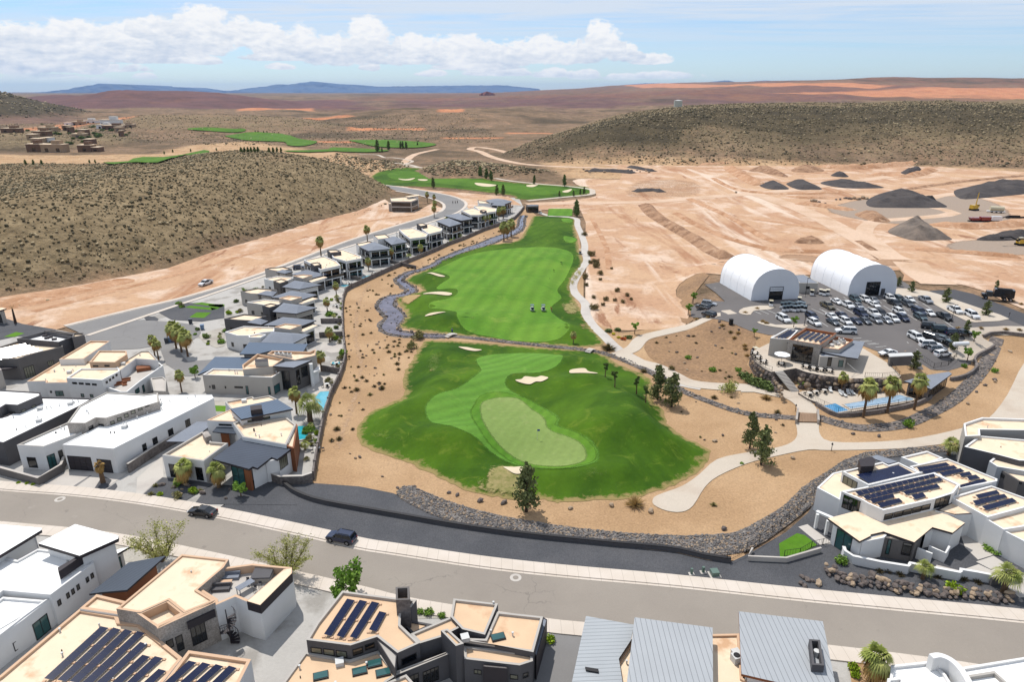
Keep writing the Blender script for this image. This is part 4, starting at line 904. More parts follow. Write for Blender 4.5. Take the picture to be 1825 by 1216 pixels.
E4=H.block([(870,270),(1310,180),(1440,268),(968,365)],6.3,stucco_w,tan_roof,.1,f=Z4,win=[((1025,368),(1090,392),dict(mat=glass_y)),((1102,352),(1167,378),dict(mat=glass_y)),((1178,337),(1243,362),dict(mat=glass_y))])
H.slab([(862,262),(1310,170),(1460,262),(965,362)],6.75,fascia,.35,roof=metal_b,f=Z4)
H.box([(1050,235),(1160,222),(1165,262),(1055,278)],5.5,7.9,fascia,'chimney',f=Z4)
H.slab([(690,482),(730,435),(885,440),(915,502)],3.9,fascia,.2,roof=metal_d,f=Z4,wall=brown_wood,ins=1.1,auto=dict(full=.2,floors=1,mat=glass_t))
H.slab([(690,742),(975,532),(1400,622),(1462,632),(1310,745),(1255,725),(1120,830),(1075,815),(1040,838)],4.6,fascia,.4,roof=slate,f=Z4)
for pts,mt,wn in (([(865,800),(985,740),(1060,838),(1040,850)],brown_wood,[((885,822),(1000,1000),dict(mat=glass_t,bars=1,hb=1))]),([(1070,830),(1210,760),(1215,720),(1100,740)],stucco_w,[]),([(1200,770),(1320,745),(1300,690),(1150,700)],stucco_w,[]),([(1320,748),(1450,650),(1380,620),(1280,680)],stucco_w,[((1330,720),(1412,830),dict(mat=glass_y,bars=3))])):
    H.block(pts,4.25,mt,slate,.05,f=Z4,win=wn)
H.box([(590,490),(640,475),(680,520),(620,540)],3.6,5.2,stone_w,'chimney',f=Z4,zt=5.2)
# F large stucco house
H=House('modern_house','large beige stucco house with blue metal shed roofs and a long pool terrace',(440,700))
H.slab([(120,580),(285,408),(640,412),(545,525),(268,520)],4.2,fascia,.3,roof=metal_b,f=Z2,wall=stucco_g,ins=.8)
H.slab([(520,382),(610,270),(1175,285),(1130,358),(820,350),(690,382)],5.2,fascia,.3,roof=metal_b,f=Z2,wall=stucco_g,ins=.8)
F1=H.block([(165,580),(265,520),(545,525),(900,545),(918,552),(830,606)],4.7,stucco_g,tan_roof,.4,f=Z2,trim=stucco_w,win=[((232,688),(243,705)),((258,678),(287,718)),((380,690),(392,712)),((473,692),(553,710)),((582,688),(606,768),dict(mat=glass_t)),((795,695),(817,770),dict(mat=glass_t)),((850,670),(908,755),dict(mat=glass_t))]); vents(H,F1,Z2,[(420,545,0),(600,550,0),(480,572,0),(500,572,0),(705,578,0)])
F4=H.block([(545,487),(690,380),(945,425),(838,500),(552,532)],6.2,stucco_g,tan_roof,.7,f=Z2,trim=tan_trim)
F5=H.block([(785,380),(832,350),(1190,360),(1250,335),(1245,395),(1050,440)],6.6,stucco_g,tan_roof,.6,f=Z2,trim=tan_trim); vents(H,F5,Z2,[(880,402,3),(920,405,3),(965,408,3),(1000,412,3)])
F6=H.block([(870,500),(960,462),(1180,450),(1050,505)],6.0,dark_wall,fascia,.1,f=Z2,win=[((925,545),(1005,720),dict(bars=1,hb=1)),((1015,540),(1100,690),dict(bars=1,hb=1)),((1110,500),(1170,600),dict(bars=0,hb=1)),((930,740),(1000,820),dict(bars=1))])
H.slab([(840,497),(960,455),(1210,440),(1038,512)],6.5,fascia,.35,roof=hip_grey,f=Z2)
H.box([(665,430),(790,425),(795,455),(670,460)],4.3,7.4,stucco_g,'chimney',f=Z2,top=fascia)
H.block([(1180,470),(1215,465),(1220,480),(1190,490)],5.6,stucco_w,stucco_w,.1,.1,f=Z2)
H.slab([(1210,555),(1265,500),(1285,505),(1290,530),(1225,560)],3.4,stucco_w,.4,f=Z2,wall=stucco_w,ins=.35)
# ---------- the row of houses along the golf wall ----------
ORD=['nearest','second','third','fourth','fifth','sixth','seventh','eighth','ninth','tenth','eleventh','twelfth','thirteenth','fourteenth','fifteenth','sixteenth','seventeenth','eighteenth']
def rowh(i,px,desc): return House('row_house','%s, %s in the row'%(desc,ORD[i].replace('nearest','nearest one')),px,'house','houses in the row behind the golf wall')
AW=dict(z0=.9,hh=1.2,w=1.,gap=3.)
GW=dict(full=-.2,floors=1,fh=3.6)
def unitA(i,px,f,garage,hs,hb,bx,sl,wall,dw):
    H=rowh(i,px,'low house with grey roofs and raised tan box')
    H.block(garage,4.6,wall,tan_roof,.35,f=f,trim=dw,auto=AW)
    if hs: H.hip(hs,4.8,hip_grey,.7,wall,f=f)
    H.hip(hb,5.0,hip_grey,1.1,wall,f=f,auto=dict(full=-.2,floors=1,fh=3.6))
    if bx: H.block(bx,6.0,stucco_g,tan_roof,.3,f=f,trim=tan_trim)
    if sl: H.slab(sl,4.6,stucco_w,.45,roof=tan_roof,f=f,wall=stucco_w,ins=.7,auto=dict(full=.9,floors=1,fh=3.8))
    return H
unitA(1,(500,598),T2,[(135,970),(390,910),(670,935),(480,995),(300,985)],[(420,1015),(570,965),(690,1000),(600,1045)],[(630,1052),(870,950),(1290,990),(1100,1062)],[(760,1075),(900,1030),(1105,1050),(965,1105)],[(1060,1122),(1250,1045),(1310,1052),(1130,1132)],dark_grey,dark_grey)
unitA(3,(500,560),T2,[(340,625),(560,585),(800,605),(560,660),(460,655)],[(545,660),(690,620),(800,635),(740,690)],[(720,702),(980,620),(1300,670),(1110,732)],[(820,712),(940,680),(1110,700),(970,742)],[(1060,778),(1240,705),(1310,715),(1110,782)],stucco_g,dark_wall)
unitA(5,(520,520),T2,[(645,345),(720,330),(880,318),(985,345),(800,375)],[(785,385),(890,358),(1000,380),(900,405)],[(980,412),(1180,360),(1430,410),(1240,462)],[(1000,432),(1120,415),(1240,425),(1120,465)],[(1180,492),(1390,440),(1425,450),(1230,512)],stucco_g,dark_grey)
def unitB(i,px,f,garage,bx,hb,wall,bw):
    H=rowh(i,px,'low house with broad grey roof and dark entry box')
    H.block(garage,4.6,wall,tan_roof,.35,f=f,trim=stucco_w,auto=AW)
    H.block(bx,5.6,bw,tan_roof,.3,f=f,auto=dict(z0=2.2,hh=1.,w=1.,gap=2.5))
    H.hip(hb,5.0,hip_grey,1.2,wall,f=f,auto=dict(full=-.2,floors=1,fh=3.6))
unitB(0,(480,625),Z2,[(380,170),(560,115),(860,125),(850,165),(740,175),(620,205),(500,205)],[(605,205),(700,187),(775,195),(720,225),(612,222)],[(720,272),(830,165),(1200,195),(1030,282)],stucco_w,stucco_w)
unitB(2,(500,580),T2,[(415,765),(640,725),(890,750),(820,790),(650,800),(550,782)],[(610,805),(720,775),(820,795),(700,832)],[(740,882),(880,770),(1300,830),(1040,907)],stucco_g,dark_grey)
unitB(4,(520,540),T2,[(635,470),(800,435),(1020,450),(930,492),(760,497)],[(750,495),(850,470),(935,495),(830,527)],[(860,572),(1020,490),(1360,545),(1080,602)],stucco_w,dark_wall)
def balcony(H,B,zf=3.2,dep=1.5):
    for i in range(len(B['poly'])):
        a,d,L,n=edge_frame(B['poly'],i)
        if n.y<-.3 and L>4:
            mb=MB(); r=[a+n*.05,a+d*L+n*.05,a+d*L+n*dep,a+n*dep]; poly=ccw([(p.x,p.y) for p in r])
            mb.prism(poly,zf-.3,zf,bot=True)
            for k in range(int(L/3.5)+1):
                p=a+d*min(L-.2,.2+k*3.5)+n*(dep-.2); mb.box((p.x,p.y,0),(.3,.3,zf-.3))
                mb.box((p.x,p.y,zf),(.22,.22,2.7))
            H.build(mb,'balcony',stucco_w)
            g=MB(); p0=a+n*(dep-.06);p1=a+d*L+n*(dep-.06); g.add([(p0.x,p0.y,zf+.02),(p1.x,p1.y,zf+.02),(p1.x,p1.y,zf+1),(p0.x,p0.y,zf+1)],[(0,1,2,3)]); H.build(g,'balcony_glass',glass)
def unitC(i,px,f,body,tower=None,wall=stucco_w,zt=6.9,desc='two storey white house with flat tan roof and glass front'):
    H=rowh(i,px,desc); B=H.block(body,zt,wall,tan_roof,.4,f=f,trim=stucco_w,auto=dict(full=.1,floors=2,fh=3.2))
    balcony(H,B)
    if tower: H.block(tower,zt+1,dark_grey,tan_roof,.3,f=f)
def unitD(i,px,f,hp,body2=None,wall=stucco_b,zt=6.6,desc='two storey house with a grey hipped roof and glass front'):
    H=rowh(i,px,desc); B=H.hip(hp,zt,hip_grey,1.2,wall,f=f,auto=dict(full=.1,floors=2,fh=3.1),ins=.7); balcony(H,B)
    if body2: H.block(body2,zt+.3,stucco_w,tan_roof,.3,f=f,trim=dark_grey)
unitC(6,(575,505),L5,[(735,562),(900,530),(1000,570),(1035,605),(870,642),(815,602)],[(790,590),(850,580),(880,600),(820,612)])
unitC(7,(615,490),L5,[(930,482),(1050,475),(1200,530),(1205,548),(1080,572),(980,545)],[(925,480),(1000,478),(1040,495),(950,505)])
unitD(8,(665,470),L5,[(1185,455),(1310,415),(1450,470),(1262,490)],[(1160,430),(1270,410),(1320,425),(1185,452)])
unitD(9,(695,455),L5,[(1390,395),(1480,372),(1580,415),(1450,440)],[(1300,362),(1400,352),(1440,380),(1340,395)])
unitC(10,(740,445),L5,[(1510,312),(1620,300),(1745,350),(1730,372),(1600,388),(1550,352)])
unitC(11,(775,430),L6,[(530,657),(600,650),(688,682),(680,698),(600,718),(560,692)],[(520,652),(560,648),(590,660),(545,668)])
unitD(12,(800,420),L6,[(645,635),(730,615),(815,650),(735,672)],None,dark_wall)
unitD(13,(820,408),L6,[(700,600),(790,585),(890,620),(810,632)],None,dark_wall)
unitC(14,(850,400),T3,[(565,312),(750,275),(970,350),(965,365),(850,392),(720,392)])
unitC(15,(870,390),T3,[(770,245),(900,240),(1140,285),(1130,330),(980,352),(870,322)],[(870,315),(920,305),(980,325),(930,340)])
unitD(16,(885,380),T3,[(1040,235),(1110,200),(1290,215),(1270,248)],None,dark_wall,6.,'dark two storey house with a blue grey hipped roof')
unitD(17,(895,370),T3,[(960,155),(1150,142),(1400,172),(1290,212),(1040,200)],[(832,150),(950,165),(1050,205),(850,200)],dark_wall,6.4,'dark wide house with several hipped roofs')
# lone house beside the far bend, and the small dark building at the end of the row
H=House('modern_house','lone beige house with a tilted roof beside the far bend of the street',(710,375))
b=H.block([(1425,92),(1610,88),(1612,100),(1590,106),(1425,106)],4.4,stucco_g,tan_roof,.3,f=L5,auto=AW)
H.block([(1440,60),(1580,48),(1665,66),(1610,86),(1445,84)],6.2,stucco_g,tan_roof,.3,f=L5,auto=dict(full=.2,floors=2,fh=3))
H.slab([(1560,45),(1670,30),(1680,38),(1590,52)],7.2,fascia,.3,roof=tan_roof,f=L5,wall=stucco_w)
H=House('cart_tunnel_building','small dark flat roofed building with an open bay at the end of the golf wall',(950,378),'building')
b=H.block([(1620,235),(1700,222),(1825,225),(1825,245),(1640,250)],3.8,dark_wall,hip_grey,.2,f=T3,auto=dict(full=.2,floors=1,fh=3.4))
# left edge bit
H=House('modern_house','small grey house with a black flat roof cut off by the left edge',(0,590))
H.slab([(-120,640-560),(-60,60),(20,60),(85,75),(0,100)],4.6,fascia,.4,roof=tan_roof,f=fr(0,540,7.6),wall=stucco_g,ins=.5,auto=dict(full=.2,floors=1,fh=3.6))
# ---------- bottom row ----------
H=House('modern_house','white flat roofed house with dark edged roof planes at the lower left edge',(80,1080))
H.slab([(-160,150),(-100,125),(0,135),(283,158),(285,172),(0,345),(-160,430)],6.4,fascia,.5,roof=white_roof,f=Z5,wall=stucco_w)
K=H.block([(-160,640),(0,350),(120,380),(260,302),(420,320),(630,378),(642,400),(345,618),(20,588),(-60,650)],4.9,stucco_w,white_roof,.3,f=Z5,trim=stucco_w,win=[((587,495),(610,535)),((620,468),(643,508)),((523,545),(547,588)),((487,575),(512,618)),((453,602),(478,645)),((392,650),(420,695))]); vents(H,K,Z5,[(515,455,0)])
H.slab([(262,265),(515,133),(812,212),(810,232),(545,350)],6.9,fascia,.55,roof=white_roof,f=Z5,wall=stucco_w,ins=.6,auto=dict(full=.9,floors=1,z0=0,fh=1.) if 0 else None)
H.box([(395,432),(545,345),(560,352),(400,462)],5,6.3,fascia,'roof_fascia',f=Z5)
K2=H.block([(-200,800),(20,632),(300,655),(330,645),(165,765),(-200,1050)],4.3,stucco_w,white_roof,.35,f=Z5,trim=stucco_w,win=[((90,935),(125,1005),dict(mat=glass_t))])
H.window(K,(225,770),(350,925),f=Z5,mat=glass_t,bars=1); 
K3=H.block([(325,648),(345,615),(350,640),(160,790),(0,900),(-100,960),(-100,900)],4.1,stucco_w,white_roof,.3,f=Z5,win=[((225,770),(350,925),dict(mat=glass_t,bars=1))])
H.slab([(645,398),(700,350),(825,300),(895,285),(650,420)],3.8,fascia,.35,roof=white_roof,f=Z5,wall=stucco_w,ins=.5,auto=dict(full=.9,floors=1,fh=3.4,mat=glass_t))
H=House('modern_house','large tan roofed house with roof terrace, spiral stair and rows of solar panels, lower left',(330,1130))
H.slab([(610,612),(880,397),(1135,350),(870,585),(700,600)],4.4,fascia,.3,roof=metal_d,f=Z5,wall=brown_wood,ins=.7)
L2=H.block([(-200,1330),(-100,1240),(0,1172),(545,715),(805,758),(820,800),(955,812),(1250,1050),(1100,1240),(1000,1330)],4.2,stucco_w,tan_roof,.35,.4,f=Z5,trim=tan_trim); vents(H,L2,Z5,[(430,1040,0),(413,872,0)])
H.block([(545,713),(662,615),(870,665),(905,640),(930,650),(805,752)],4.5,stucco_w,tan_roof,.35,.4,f=Z5,trim=tan_trim)
L1=H.block([(-165,715),(285,340),(607,375),(572,430),(392,583),(512,657),(300,742),(190,655),(5,738),(-25,738)],6.1,stone_w,tan_roof,.25,f=Z6,trim=tan_trim)
L1n=H.block([(5,738),(190,655),(300,742),(110,838),(-25,745)],6.0,stone_w,tan_roof,1.2,f=Z6,trim=tan_trim,win=[((175,930),(232,985),dict(bars=0)),((245,895),(298,1005),dict(bars=0,hb=1))])
H.block([(110,838),(300,742),(512,657),(512,672),(118,852)],6.05,stone_w,tan_roof,.1,f=Z6,trim=tan_trim,win=[((345,810),(455,955),dict(name='entrance_door',bars=2)),((245,895),(298,1005),dict(hb=1)),((178,925),(230,985))])
H.box([(318,800),(508,712),(512,725),(320,815)],4.2,5.2,fascia,'door_canopy',f=Z6)
L4b=H.block([(512,657),(395,583),(572,432),(770,405),(1040,430),(1040,470),(822,690),(735,668),(650,632),(512,692)],5.6,stucco_w,concrete,1.25,.35,f=Z6,trim=tan_trim,top_name='roof_deck')
H.block([(730,662),(985,442),(1040,432),(1040,470),(822,690)],5.75,fascia,tan_roof,.06,.05,f=Z6,trim=tan_trim,zb=4.4,win=[])
L3=H.block([(70,1340),(330,1000),(760,1062),(620,1340)],4.7,stucco_w,tan_roof,.4,.4,f=Z6,trim=tan_trim)
H.solar(L2,[[(690,842),(750,842),(370,1200),(300,1200)],[(775,850),(835,855),(460,1210),(390,1210)],[(855,862),(915,865),(545,1220),(475,1220)],[(940,875),(1000,878),(620,1240),(550,1240)],[(960,950),(1020,955),(705,1250),(635,1250)],[(975,1038),(1035,1040),(800,1260),(730,1260)],[(1060,1048),(1125,1050),(880,1275),(815,1275)],[(1085,1135),(1145,1137),(1000,1275),(930,1275)]],1,1,f=Z5)if 0 else None
def rotq(q): return [q[0],q[3],q[2],q[1]]
def rows(H,B,qs,f,n,lift=.35):
    for q,k in zip(qs,n): H.solar(B,[rotq(q)],k,1,f=f,lift=lift)
rows(H,L2,[[(690,842),(750,842),(370,1200),(300,1200)],[(775,850),(835,855),(460,1210),(390,1210)],[(855,862),(915,865),(545,1220),(475,1220)],[(940,875),(1000,878),(620,1240),(550,1240)],[(960,950),(1020,955),(705,1250),(635,1250)],[(975,1038),(1035,1040),(800,1260),(730,1260)],[(1060,1048),(1125,1050),(880,1275),(815,1275)],[(1085,1135),(1145,1137),(1000,1275),(930,1275)]],Z5,[6,6,6,6,5,4,4,3])
rows(H,L3,[[(330,1078),(392,1080),(215,1240),(150,1240)],[(425,1090),(487,1093),(310,1250),(245,1250)],[(515,1103),(575,1106),(405,1260),(340,1260)],[(605,1113),(668,1118),(510,1270),(445,1270)]],Z6,[3]*4)
# terrace things (fixed parts of the roof deck)
dz=L4b['zr']
def deckitem(u,v,build,name,mat,cat,label,f=Z6,z=None):
    z=dz if z is None else z
    x,y=P(*f([(u,v)])[0],z); o=build(x,y,z,name,mat); tag(o,label,cat); return o
def sofa(x,y,z,name,mat,rz=.1):
    e=empty(name,(x,y,z)); mb=MB(); mb.box((0,0,.0),(2.3,.9,.4),rz); mb.build('seat',mat,e); mb=MB(); mb.box((.03,.4,.38),(2.3,.2,.42),rz);mb.build('backrest',mat,e); return e
deckitem(620,505,sofa,'outdoor_sofa',hip_grey,'sofa','grey cushioned sofa against the parapet of the roof terrace')
deckitem(555,585,sofa,'outdoor_sofa',dark_grey,'sofa','dark low sofa at the open side of the roof terrace')
def table(x,y,z,name,mat):
    e=empty(name,(x,y,z)); mb=MB(); mb.box((0,0,.42),(1.5,.8,.05),.1); mb.build('tabletop',mat,e)
    for a in (-.6,.6):
        for b_ in (-.3,.3): mb=MB(); mb.box((a,b_,0),(.07,.07,.42)); mb.build('leg',mat,e)
    return e
deckitem(590,548,table,'coffee_table',tan_trim,'table','pale coffee table between the two terrace sofas')
def dtable(x,y,z,name,mat):
    e=empty(name,(x,y,z),.9); mb=MB(); mb.box((0,0,.95),(2.3,1.,.06)); mb.build('tabletop',mat,e)
    for a in (-1,1):
        for b_ in (-.4,.4): mb=MB(); mb.box((a,b_,0),(.08,.08,.95)); mb.build('leg',mat,e)
    return e
deckitem(725,590,dtable,'bar_table',hip_grey,'table','grey bar table beside the hot tub on the roof terrace')
def tub(x,y,z,name,mat):
    e=empty(name,(x,y,z),.05); mb=MB(); mb.box((0,0,0),(2.5,2.5,.8)); mb.build('tub_shell',stucco_g,e); mb=MB(); mb.box((0,0,.82),(2.6,2.6,.14),top=.97); mb.build('cover',mat,e); return e
deckitem(845,500,tub,'hot_tub',dark_grey,'hot tub','covered dark hot tub in the corner of the roof terrace')
for k,(u,v,t_) in enumerate(((740,550,'at the far end of the bar table'),(790,600,'at the right side of the bar table'),(825,575,'near the hot tub steps'))):
    x,y=P(*Z6([(u,v)])[0],dz); e=empty('bar_stool',(x,y,dz),0,'dark bar stool '+t_,'stool','bar stools on the roof terrace'); mb=MB(); mb.box((0,0,.7),(.4,.4,.05)); mb.build('seat',dark_grey,e); mb=MB(); mb.box((0,.18,.75),(.4,.04,.35)); mb.build('backrest',dark_grey,e)
    for a in (-.16,.16):
        for b_ in (-.16,.16): mb=MB(); mb.box((a,b_,0),(.04,.04,.7)); mb.build('leg',dark_grey,e)
# spiral stair
x,y=P(*Z6([(625,955)])[0],0); mb=MB()
for k in range(18):
    a=k*.42; mb.box((x+math.cos(a)*.55,y+math.sin(a)*.55,.22*(k+1)),(1.05,.35,.05),a)
mb.tube((x,y,0),(x,y,5.4),.07)
for k in range(24):
    a=k*.315; a2=(k+1)*.315; mb.tube((x+math.cos(a)*1.05,y+math.sin(a)*1.05,.9+.165*k+.2),(x+math.cos(a2)*1.05,y+math.sin(a2)*1.05,.9+.165*(k+1)+.2),.035); mb.tube((x+math.cos(a)*1.05,y+math.sin(a)*1.05,.1+.165*k),(x+math.cos(a)*1.05,y+math.sin(a)*1.05,1.1+.165*k),.02)
H.build(mb,'spiral_stair',fascia)
# N dark grey house
H=House('modern_house','charcoal house with tan roofs, a stone tower and four rows of solar panels',(700,1140))
N1=H.block([(168,662),(235,550),(400,342),(745,388),(885,400),(850,450),(785,465),(780,562),(905,682),(760,747),(628,642),(455,698)],5.6,dark_grey,tan_roof2,.4,f=Z7,trim=stucco_g,win=[((198,712),(268,748),dict(mat=glass_y)),((280,722),(350,760),dict(mat=glass_y)),((362,733),(432,772),dict(mat=glass_y)),((468,715),(538,758)),((546,685),(612,722)),((785,765),(885,810)),((918,712),(1012,750),dict(mat=glass_t,bars=2))])
rows(H,N1,[[(430,400),(490,400),(335,635),(280,630)],[(512,408),(570,408),(415,645),(362,640)],[(590,418),(650,418),(500,650),(448,648)],[(640,482),(695,482),(630,605),(572,600)]],Z7,[4,4,4,2])
N2=H.block([(-80,1030),(20,930),(160,738),(450,790),(640,730),(745,868),(1085,738),(1092,754),(762,888),(690,935),(600,1080),(-80,1080)],3.7,dark_grey,tan_roof2,.3,f=Z7,trim=stucco_g,win=[((925,850),(1030,940),dict(bars=3,hb=2)),((840,885),(900,960),dict(bars=1,hb=1))]); H.block([(690,938),(818,886),(872,948),(900,1080),(600,1080)],3.62,dark_grey,tan_roof2,.3,f=Z7,trim=stucco_g); vents(H,N2,Z7,[(612,820,2),(668,880,2),(515,870,2),(262,900,2),(385,820,1),(125,850,0),(560,830,0)])
mb=MB(); H.block([(620,650),(640,645),(755,762),(745,850),(625,660)],5.2,dark_grey,stucco_g,.1,.1,f=Z7)
H.block([(748,318),(838,314),(840,400),(750,402)],7.6,stone_d,tan_roof2,1.5,.25,f=Z7,trim=dark_wall)
H.block([(845,622),(1110,510),(1182,572),(1045,642),(905,685)],5.0,dark_grey,tan_roof2,.3,f=Z7,trim=stucco_g)
H.block([(1042,600),(1088,588),(1192,685),(1140,702)],6.1,dark_grey,tan_roof2,.3,.25,f=Z7,trim=stucco_g)
N6=H.block([(1125,392),(1415,425),(1330,628),(1182,592),(1105,510)],5.3,dark_grey,tan_roof2,.35,f=Z7,trim=stucco_g); vents(H,N6,Z7,[(1385,435,0),(1200,660,1)])
N7=H.block([(1410,478),(1708,510),(1645,742),(1165,648),(1330,655)],4.9,dark_grey,tan_roof2,.35,f=Z7,trim=stucco_g); vents(H,N7,Z7,[(1415,648,2),(1510,635,0),(1368,620,0)])
N8=H.block([(1192,700),(1640,748),(1642,800),(1555,828),(1195,786)],4.2,dark_grey,tan_roof2,.25,f=Z7,trim=stucco_g,win=[((1258,855),(1308,885),dict(mat=glass_y,bars=1)),((1350,880),(1442,915),dict(mat=glass_y)),((1492,888),(1545,918),dict(mat=glass_y)),((1575,875),(1612,908))])
H.block([(1318,824),(1472,838),(1475,850),(1320,836)],3.9,fascia,stucco_g,.05,.1,f=Z7)
H.block([(810,570),(850,535),(990,560),(860,625)],3.4,dark_grey,tan_roof2,.2,f=Z7)
H.block([(1650,745),(1708,512),(1735,530),(1665,775)],3.6,fascia,hip_grey,.1,.1,f=Z7)
# O light metal roofs
H=House('modern_house','house under three pale grey standing seam metal roofs with a tan flat roof between',(1250,1200))
O4=H.block([(470,560),(560,405),(1050,375),(1208,372),(1230,640),(1500,800),(515,800)],3.9,stucco_w,tan_roof,.3,f=Z8,trim=tan_trim); vents(H,O4,Z8,[(1188,540,3),(1188,500,1),(530,555,0)])
H.slab([(180,760),(285,265),(575,318),(555,412),(483,522),(520,760)],4.5,fascia,.3,roof=metal_l2,f=Z8,wall=dark_grey,ins=.6)
H.slab([(520,760),(578,273),(1048,335),(1052,760)],5.6,fascia,.35,roof=metal_l,f=Z8,wall=stucco_w,ins=.7)
H.slab([(1205,237),(1712,297),(1800,740),(1500,680),(1222,615)],5.6,brown_wood,.35,roof=metal_l,f=Z8,wall=stucco_w,ins=.8)
x,y=P(*Z8([(1672,500)])[0],5.7); mb=MB()
r=ccw([P(a,b,6.6) for a,b in Z8([(1630,405),(1695,410),(1722,565),(1648,560)])]); ri=inset(r,.25); n=len(r)
mb.prism(r,5.5,6.6,top=False); mb.add([(a,b,6.6) for a,b in r]+[(a,b,6.6) for a,b in ri],[(i,(i+1)%n,n+(i+1)%n,n+i) for i in range(n)]); mb.add([(a,b,6.6) for a,b in ri]+[(a,b,5.65) for a,b in ri],[((i+1)%n,i,n+i,n+(i+1)%n) for i in range(n)]); H.build(mb,'roof_well',dark_grey)
mb=MB(); mb.tube((x,y,5.6),(x,y,6.3),.35,n=10); H.build(mb,'fan_unit',frame_w)
H.box([(280,572),(360,585),(362,605),(285,592)],4.4,4.7,frame_d,'skylight',f=Z8)
# Q white curved wall
H=House('modern_house','white house with a curved wall crossing its flat roofs at the lower right',(1700,1210))
H.block([(718,1085),(1050,1050),(1150,1160),(1310,1420),(690,1420)],3.7,stucco_w,white_roof,.4,f=R2,trim=stucco_w)
H.block([(1270,1102),(1900,1000),(1900,1420),(1380,1420)],4.3,stucco_w,white_roof,.35,f=R2,trim=stucco_w)
H.block([(1310,1165),(1530,1130),(1640,1230),(1640,1420),(1420,1420)],4.9,stucco_w,white_roof,.5,f=R2,trim=stucco_g)
arc=[(1035,1015),(1100,1005),(1180,1035),(1250,1095),(1305,1170),(1350,1260),(1390,1400)]; cw=smooth([P(a,b,5.3) for a,b in R2(arc)],4,False); mb=MB(); mb.prism(ccw(ribbon(cw,.7)),0,5.3); H.build(mb,'curved_wall',stucco_w)
H.block([(690,1190),(780,1180),(820,1195),(800,1420),(690,1420)],3.9,stucco_w,white_roof,.4,f=R2)
# R solar house
H=House('modern_house','large white house covered with many rows of solar panels on tan roofs, right side',(1600,990))
H.block([(135,562),(255,450),(330,432),(420,470),(535,545),(330,600),(322,662)],4.4,stucco_w,tan_roof,.12,f=R1,trim=stucco_w)
Rf=H.slab([(220,800),(430,745),(530,760),(650,815),(1045,725),(1280,835),(1185,912),(1028,868),(888,985),(650,902),(550,925),(550,935),(465,978)],3.9,fascia,.35,roof=tan_roof,f=R1)
Bq=H.block([(262,850),(430,800),(640,905),(480,985)],3.5,stucco_w,tan_roof,.05,f=R1,win=[((275,880),(408,1070),dict(mat=glass_t,bars=1))])
H.block([(485,985),(650,900),(700,905),(655,950)],3.5,stucco_w,tan_roof,.05,f=R1)
H.block([(660,950),(760,900),(900,880),(960,900),(890,1000),(880,990)],3.4,dark_wall,tan_roof,.05,f=R1,win=[((672,960),(705,1080),dict(mat=glass_t,hb=2)),((790,990),(880,1090),dict(name='entrance_door'))])
H.block([(985,880),(1040,870),(1180,912),(1270,850),(1180,800),(1030,840)],3.6,stucco_w,tan_roof,.05,f=R1)
H.block([(1050,738),(1190,662),(1378,765),(1205,776)],4.1,stucco_w,tan_roof,.1,f=R1,trim=fascia)
Rc=H.block([(850,397),(1140,335),(1532,495),(1530,512),(1240,568),(1235,540),(1035,447),(930,448)],5.4,stucco_w,tan_roof,.3,f=R1,trim=stucco_w)
Ra=H.block([(330,435),(640,363),(690,388),(765,366),(932,448),(535,543)],6.3,stucco_w,tan_roof,.3,f=R1,trim=stucco_w,win=[((330,490),(450,560),dict(bars=2,mat=glass_y))])
Rb=H.block([(325,592),(640,530),(1035,447),(1238,540),(1190,605),(1048,650),(650,738),(530,685),(480,655)],6.0,stucco_w,tan_roof,.3,f=R1,trim=stucco_w,win=[((328,640),(482,748),dict(bars=2,mat=glass_k)),((655,765),(720,808)),((728,748),(795,790)),((802,730),(866,772)),((874,712),(938,754)),((945,695),(1008,735)),((1052,615),(1158,705),dict(bars=2))])
H.block([(785,325),(985,278),(1112,332),(945,392)],5.2,stucco_w,tan_roof,.35,f=R1,trim=stucco_w)
Rh=H.block([(1168,635),(1480,545),(1800,660),(1800,700),(1455,792)],4.9,stucco_w,tan_roof,.3,f=R1,trim=stucco_w)
H.block([(1418,790),(1780,700),(1820,850),(1580,888)],4.5,stucco_w,tan_roof,.4,f=R1,trim=stucco_w); H.block([(1575,895),(1760,842),(1900,870),(1900,1060)],4.2,stucco_w,tan_roof,.4,f=R1,trim=stucco_w)
H.solar(Ra,[[(435,470),(765,395),(880,445),(535,525)]],8,4,f=R1,racks=False)
def rw(B,qs,ns):
    for q,n in zip(qs,ns): H.solar(B,[q],n,1,f=R1)
rw(Rb,[[(425,600),(1035,460),(1055,475),(470,625)],[(485,635),(1080,488),(1120,505),(525,655)],[(540,660),(720,617),(740,635),(575,682)],[(795,598),(1060,540),(1095,560),(830,615)],[(595,690),(765,650),(805,670),(640,718)],[(860,625),(950,605),(985,630),(905,655)]],[14,14,4,6,4,2])
rw(Rc,[[(905,412),(1130,372),(1170,388),(935,435)],[(940,440),(1190,395),(1230,412),(975,455)],[(1075,452),(1240,418),(1285,435),(1120,472)],[(1230,460),(1310,443),(1340,460),(1260,478)],[(1290,482),(1360,468),(1405,488),(1320,503)],[(1240,548),(1420,498),(1460,512),(1245,562)]],[6,7,5,2,2,5])
rw(Rh,[[(1355,625),(1520,587),(1555,605),(1395,645)],[(1335,670),(1580,617),(1615,635),(1375,700)],[(1405,712),(1640,648),(1690,668),(1455,738)]],[4,6,6])
H.box([(458,345),(560,322),(590,345),(575,395),(475,400)],5.6,7.6,fascia,'cooling_tower',f=R1)
H.slab([(540,325),(600,308),(760,360),(690,378)],3.6,fascia,.2,roof=hip_grey,f=R1)
H.slab([(125,745),(140,735),(270,790),(262,805)],2.9,stucco_w,.3,f=R1,wall=None)
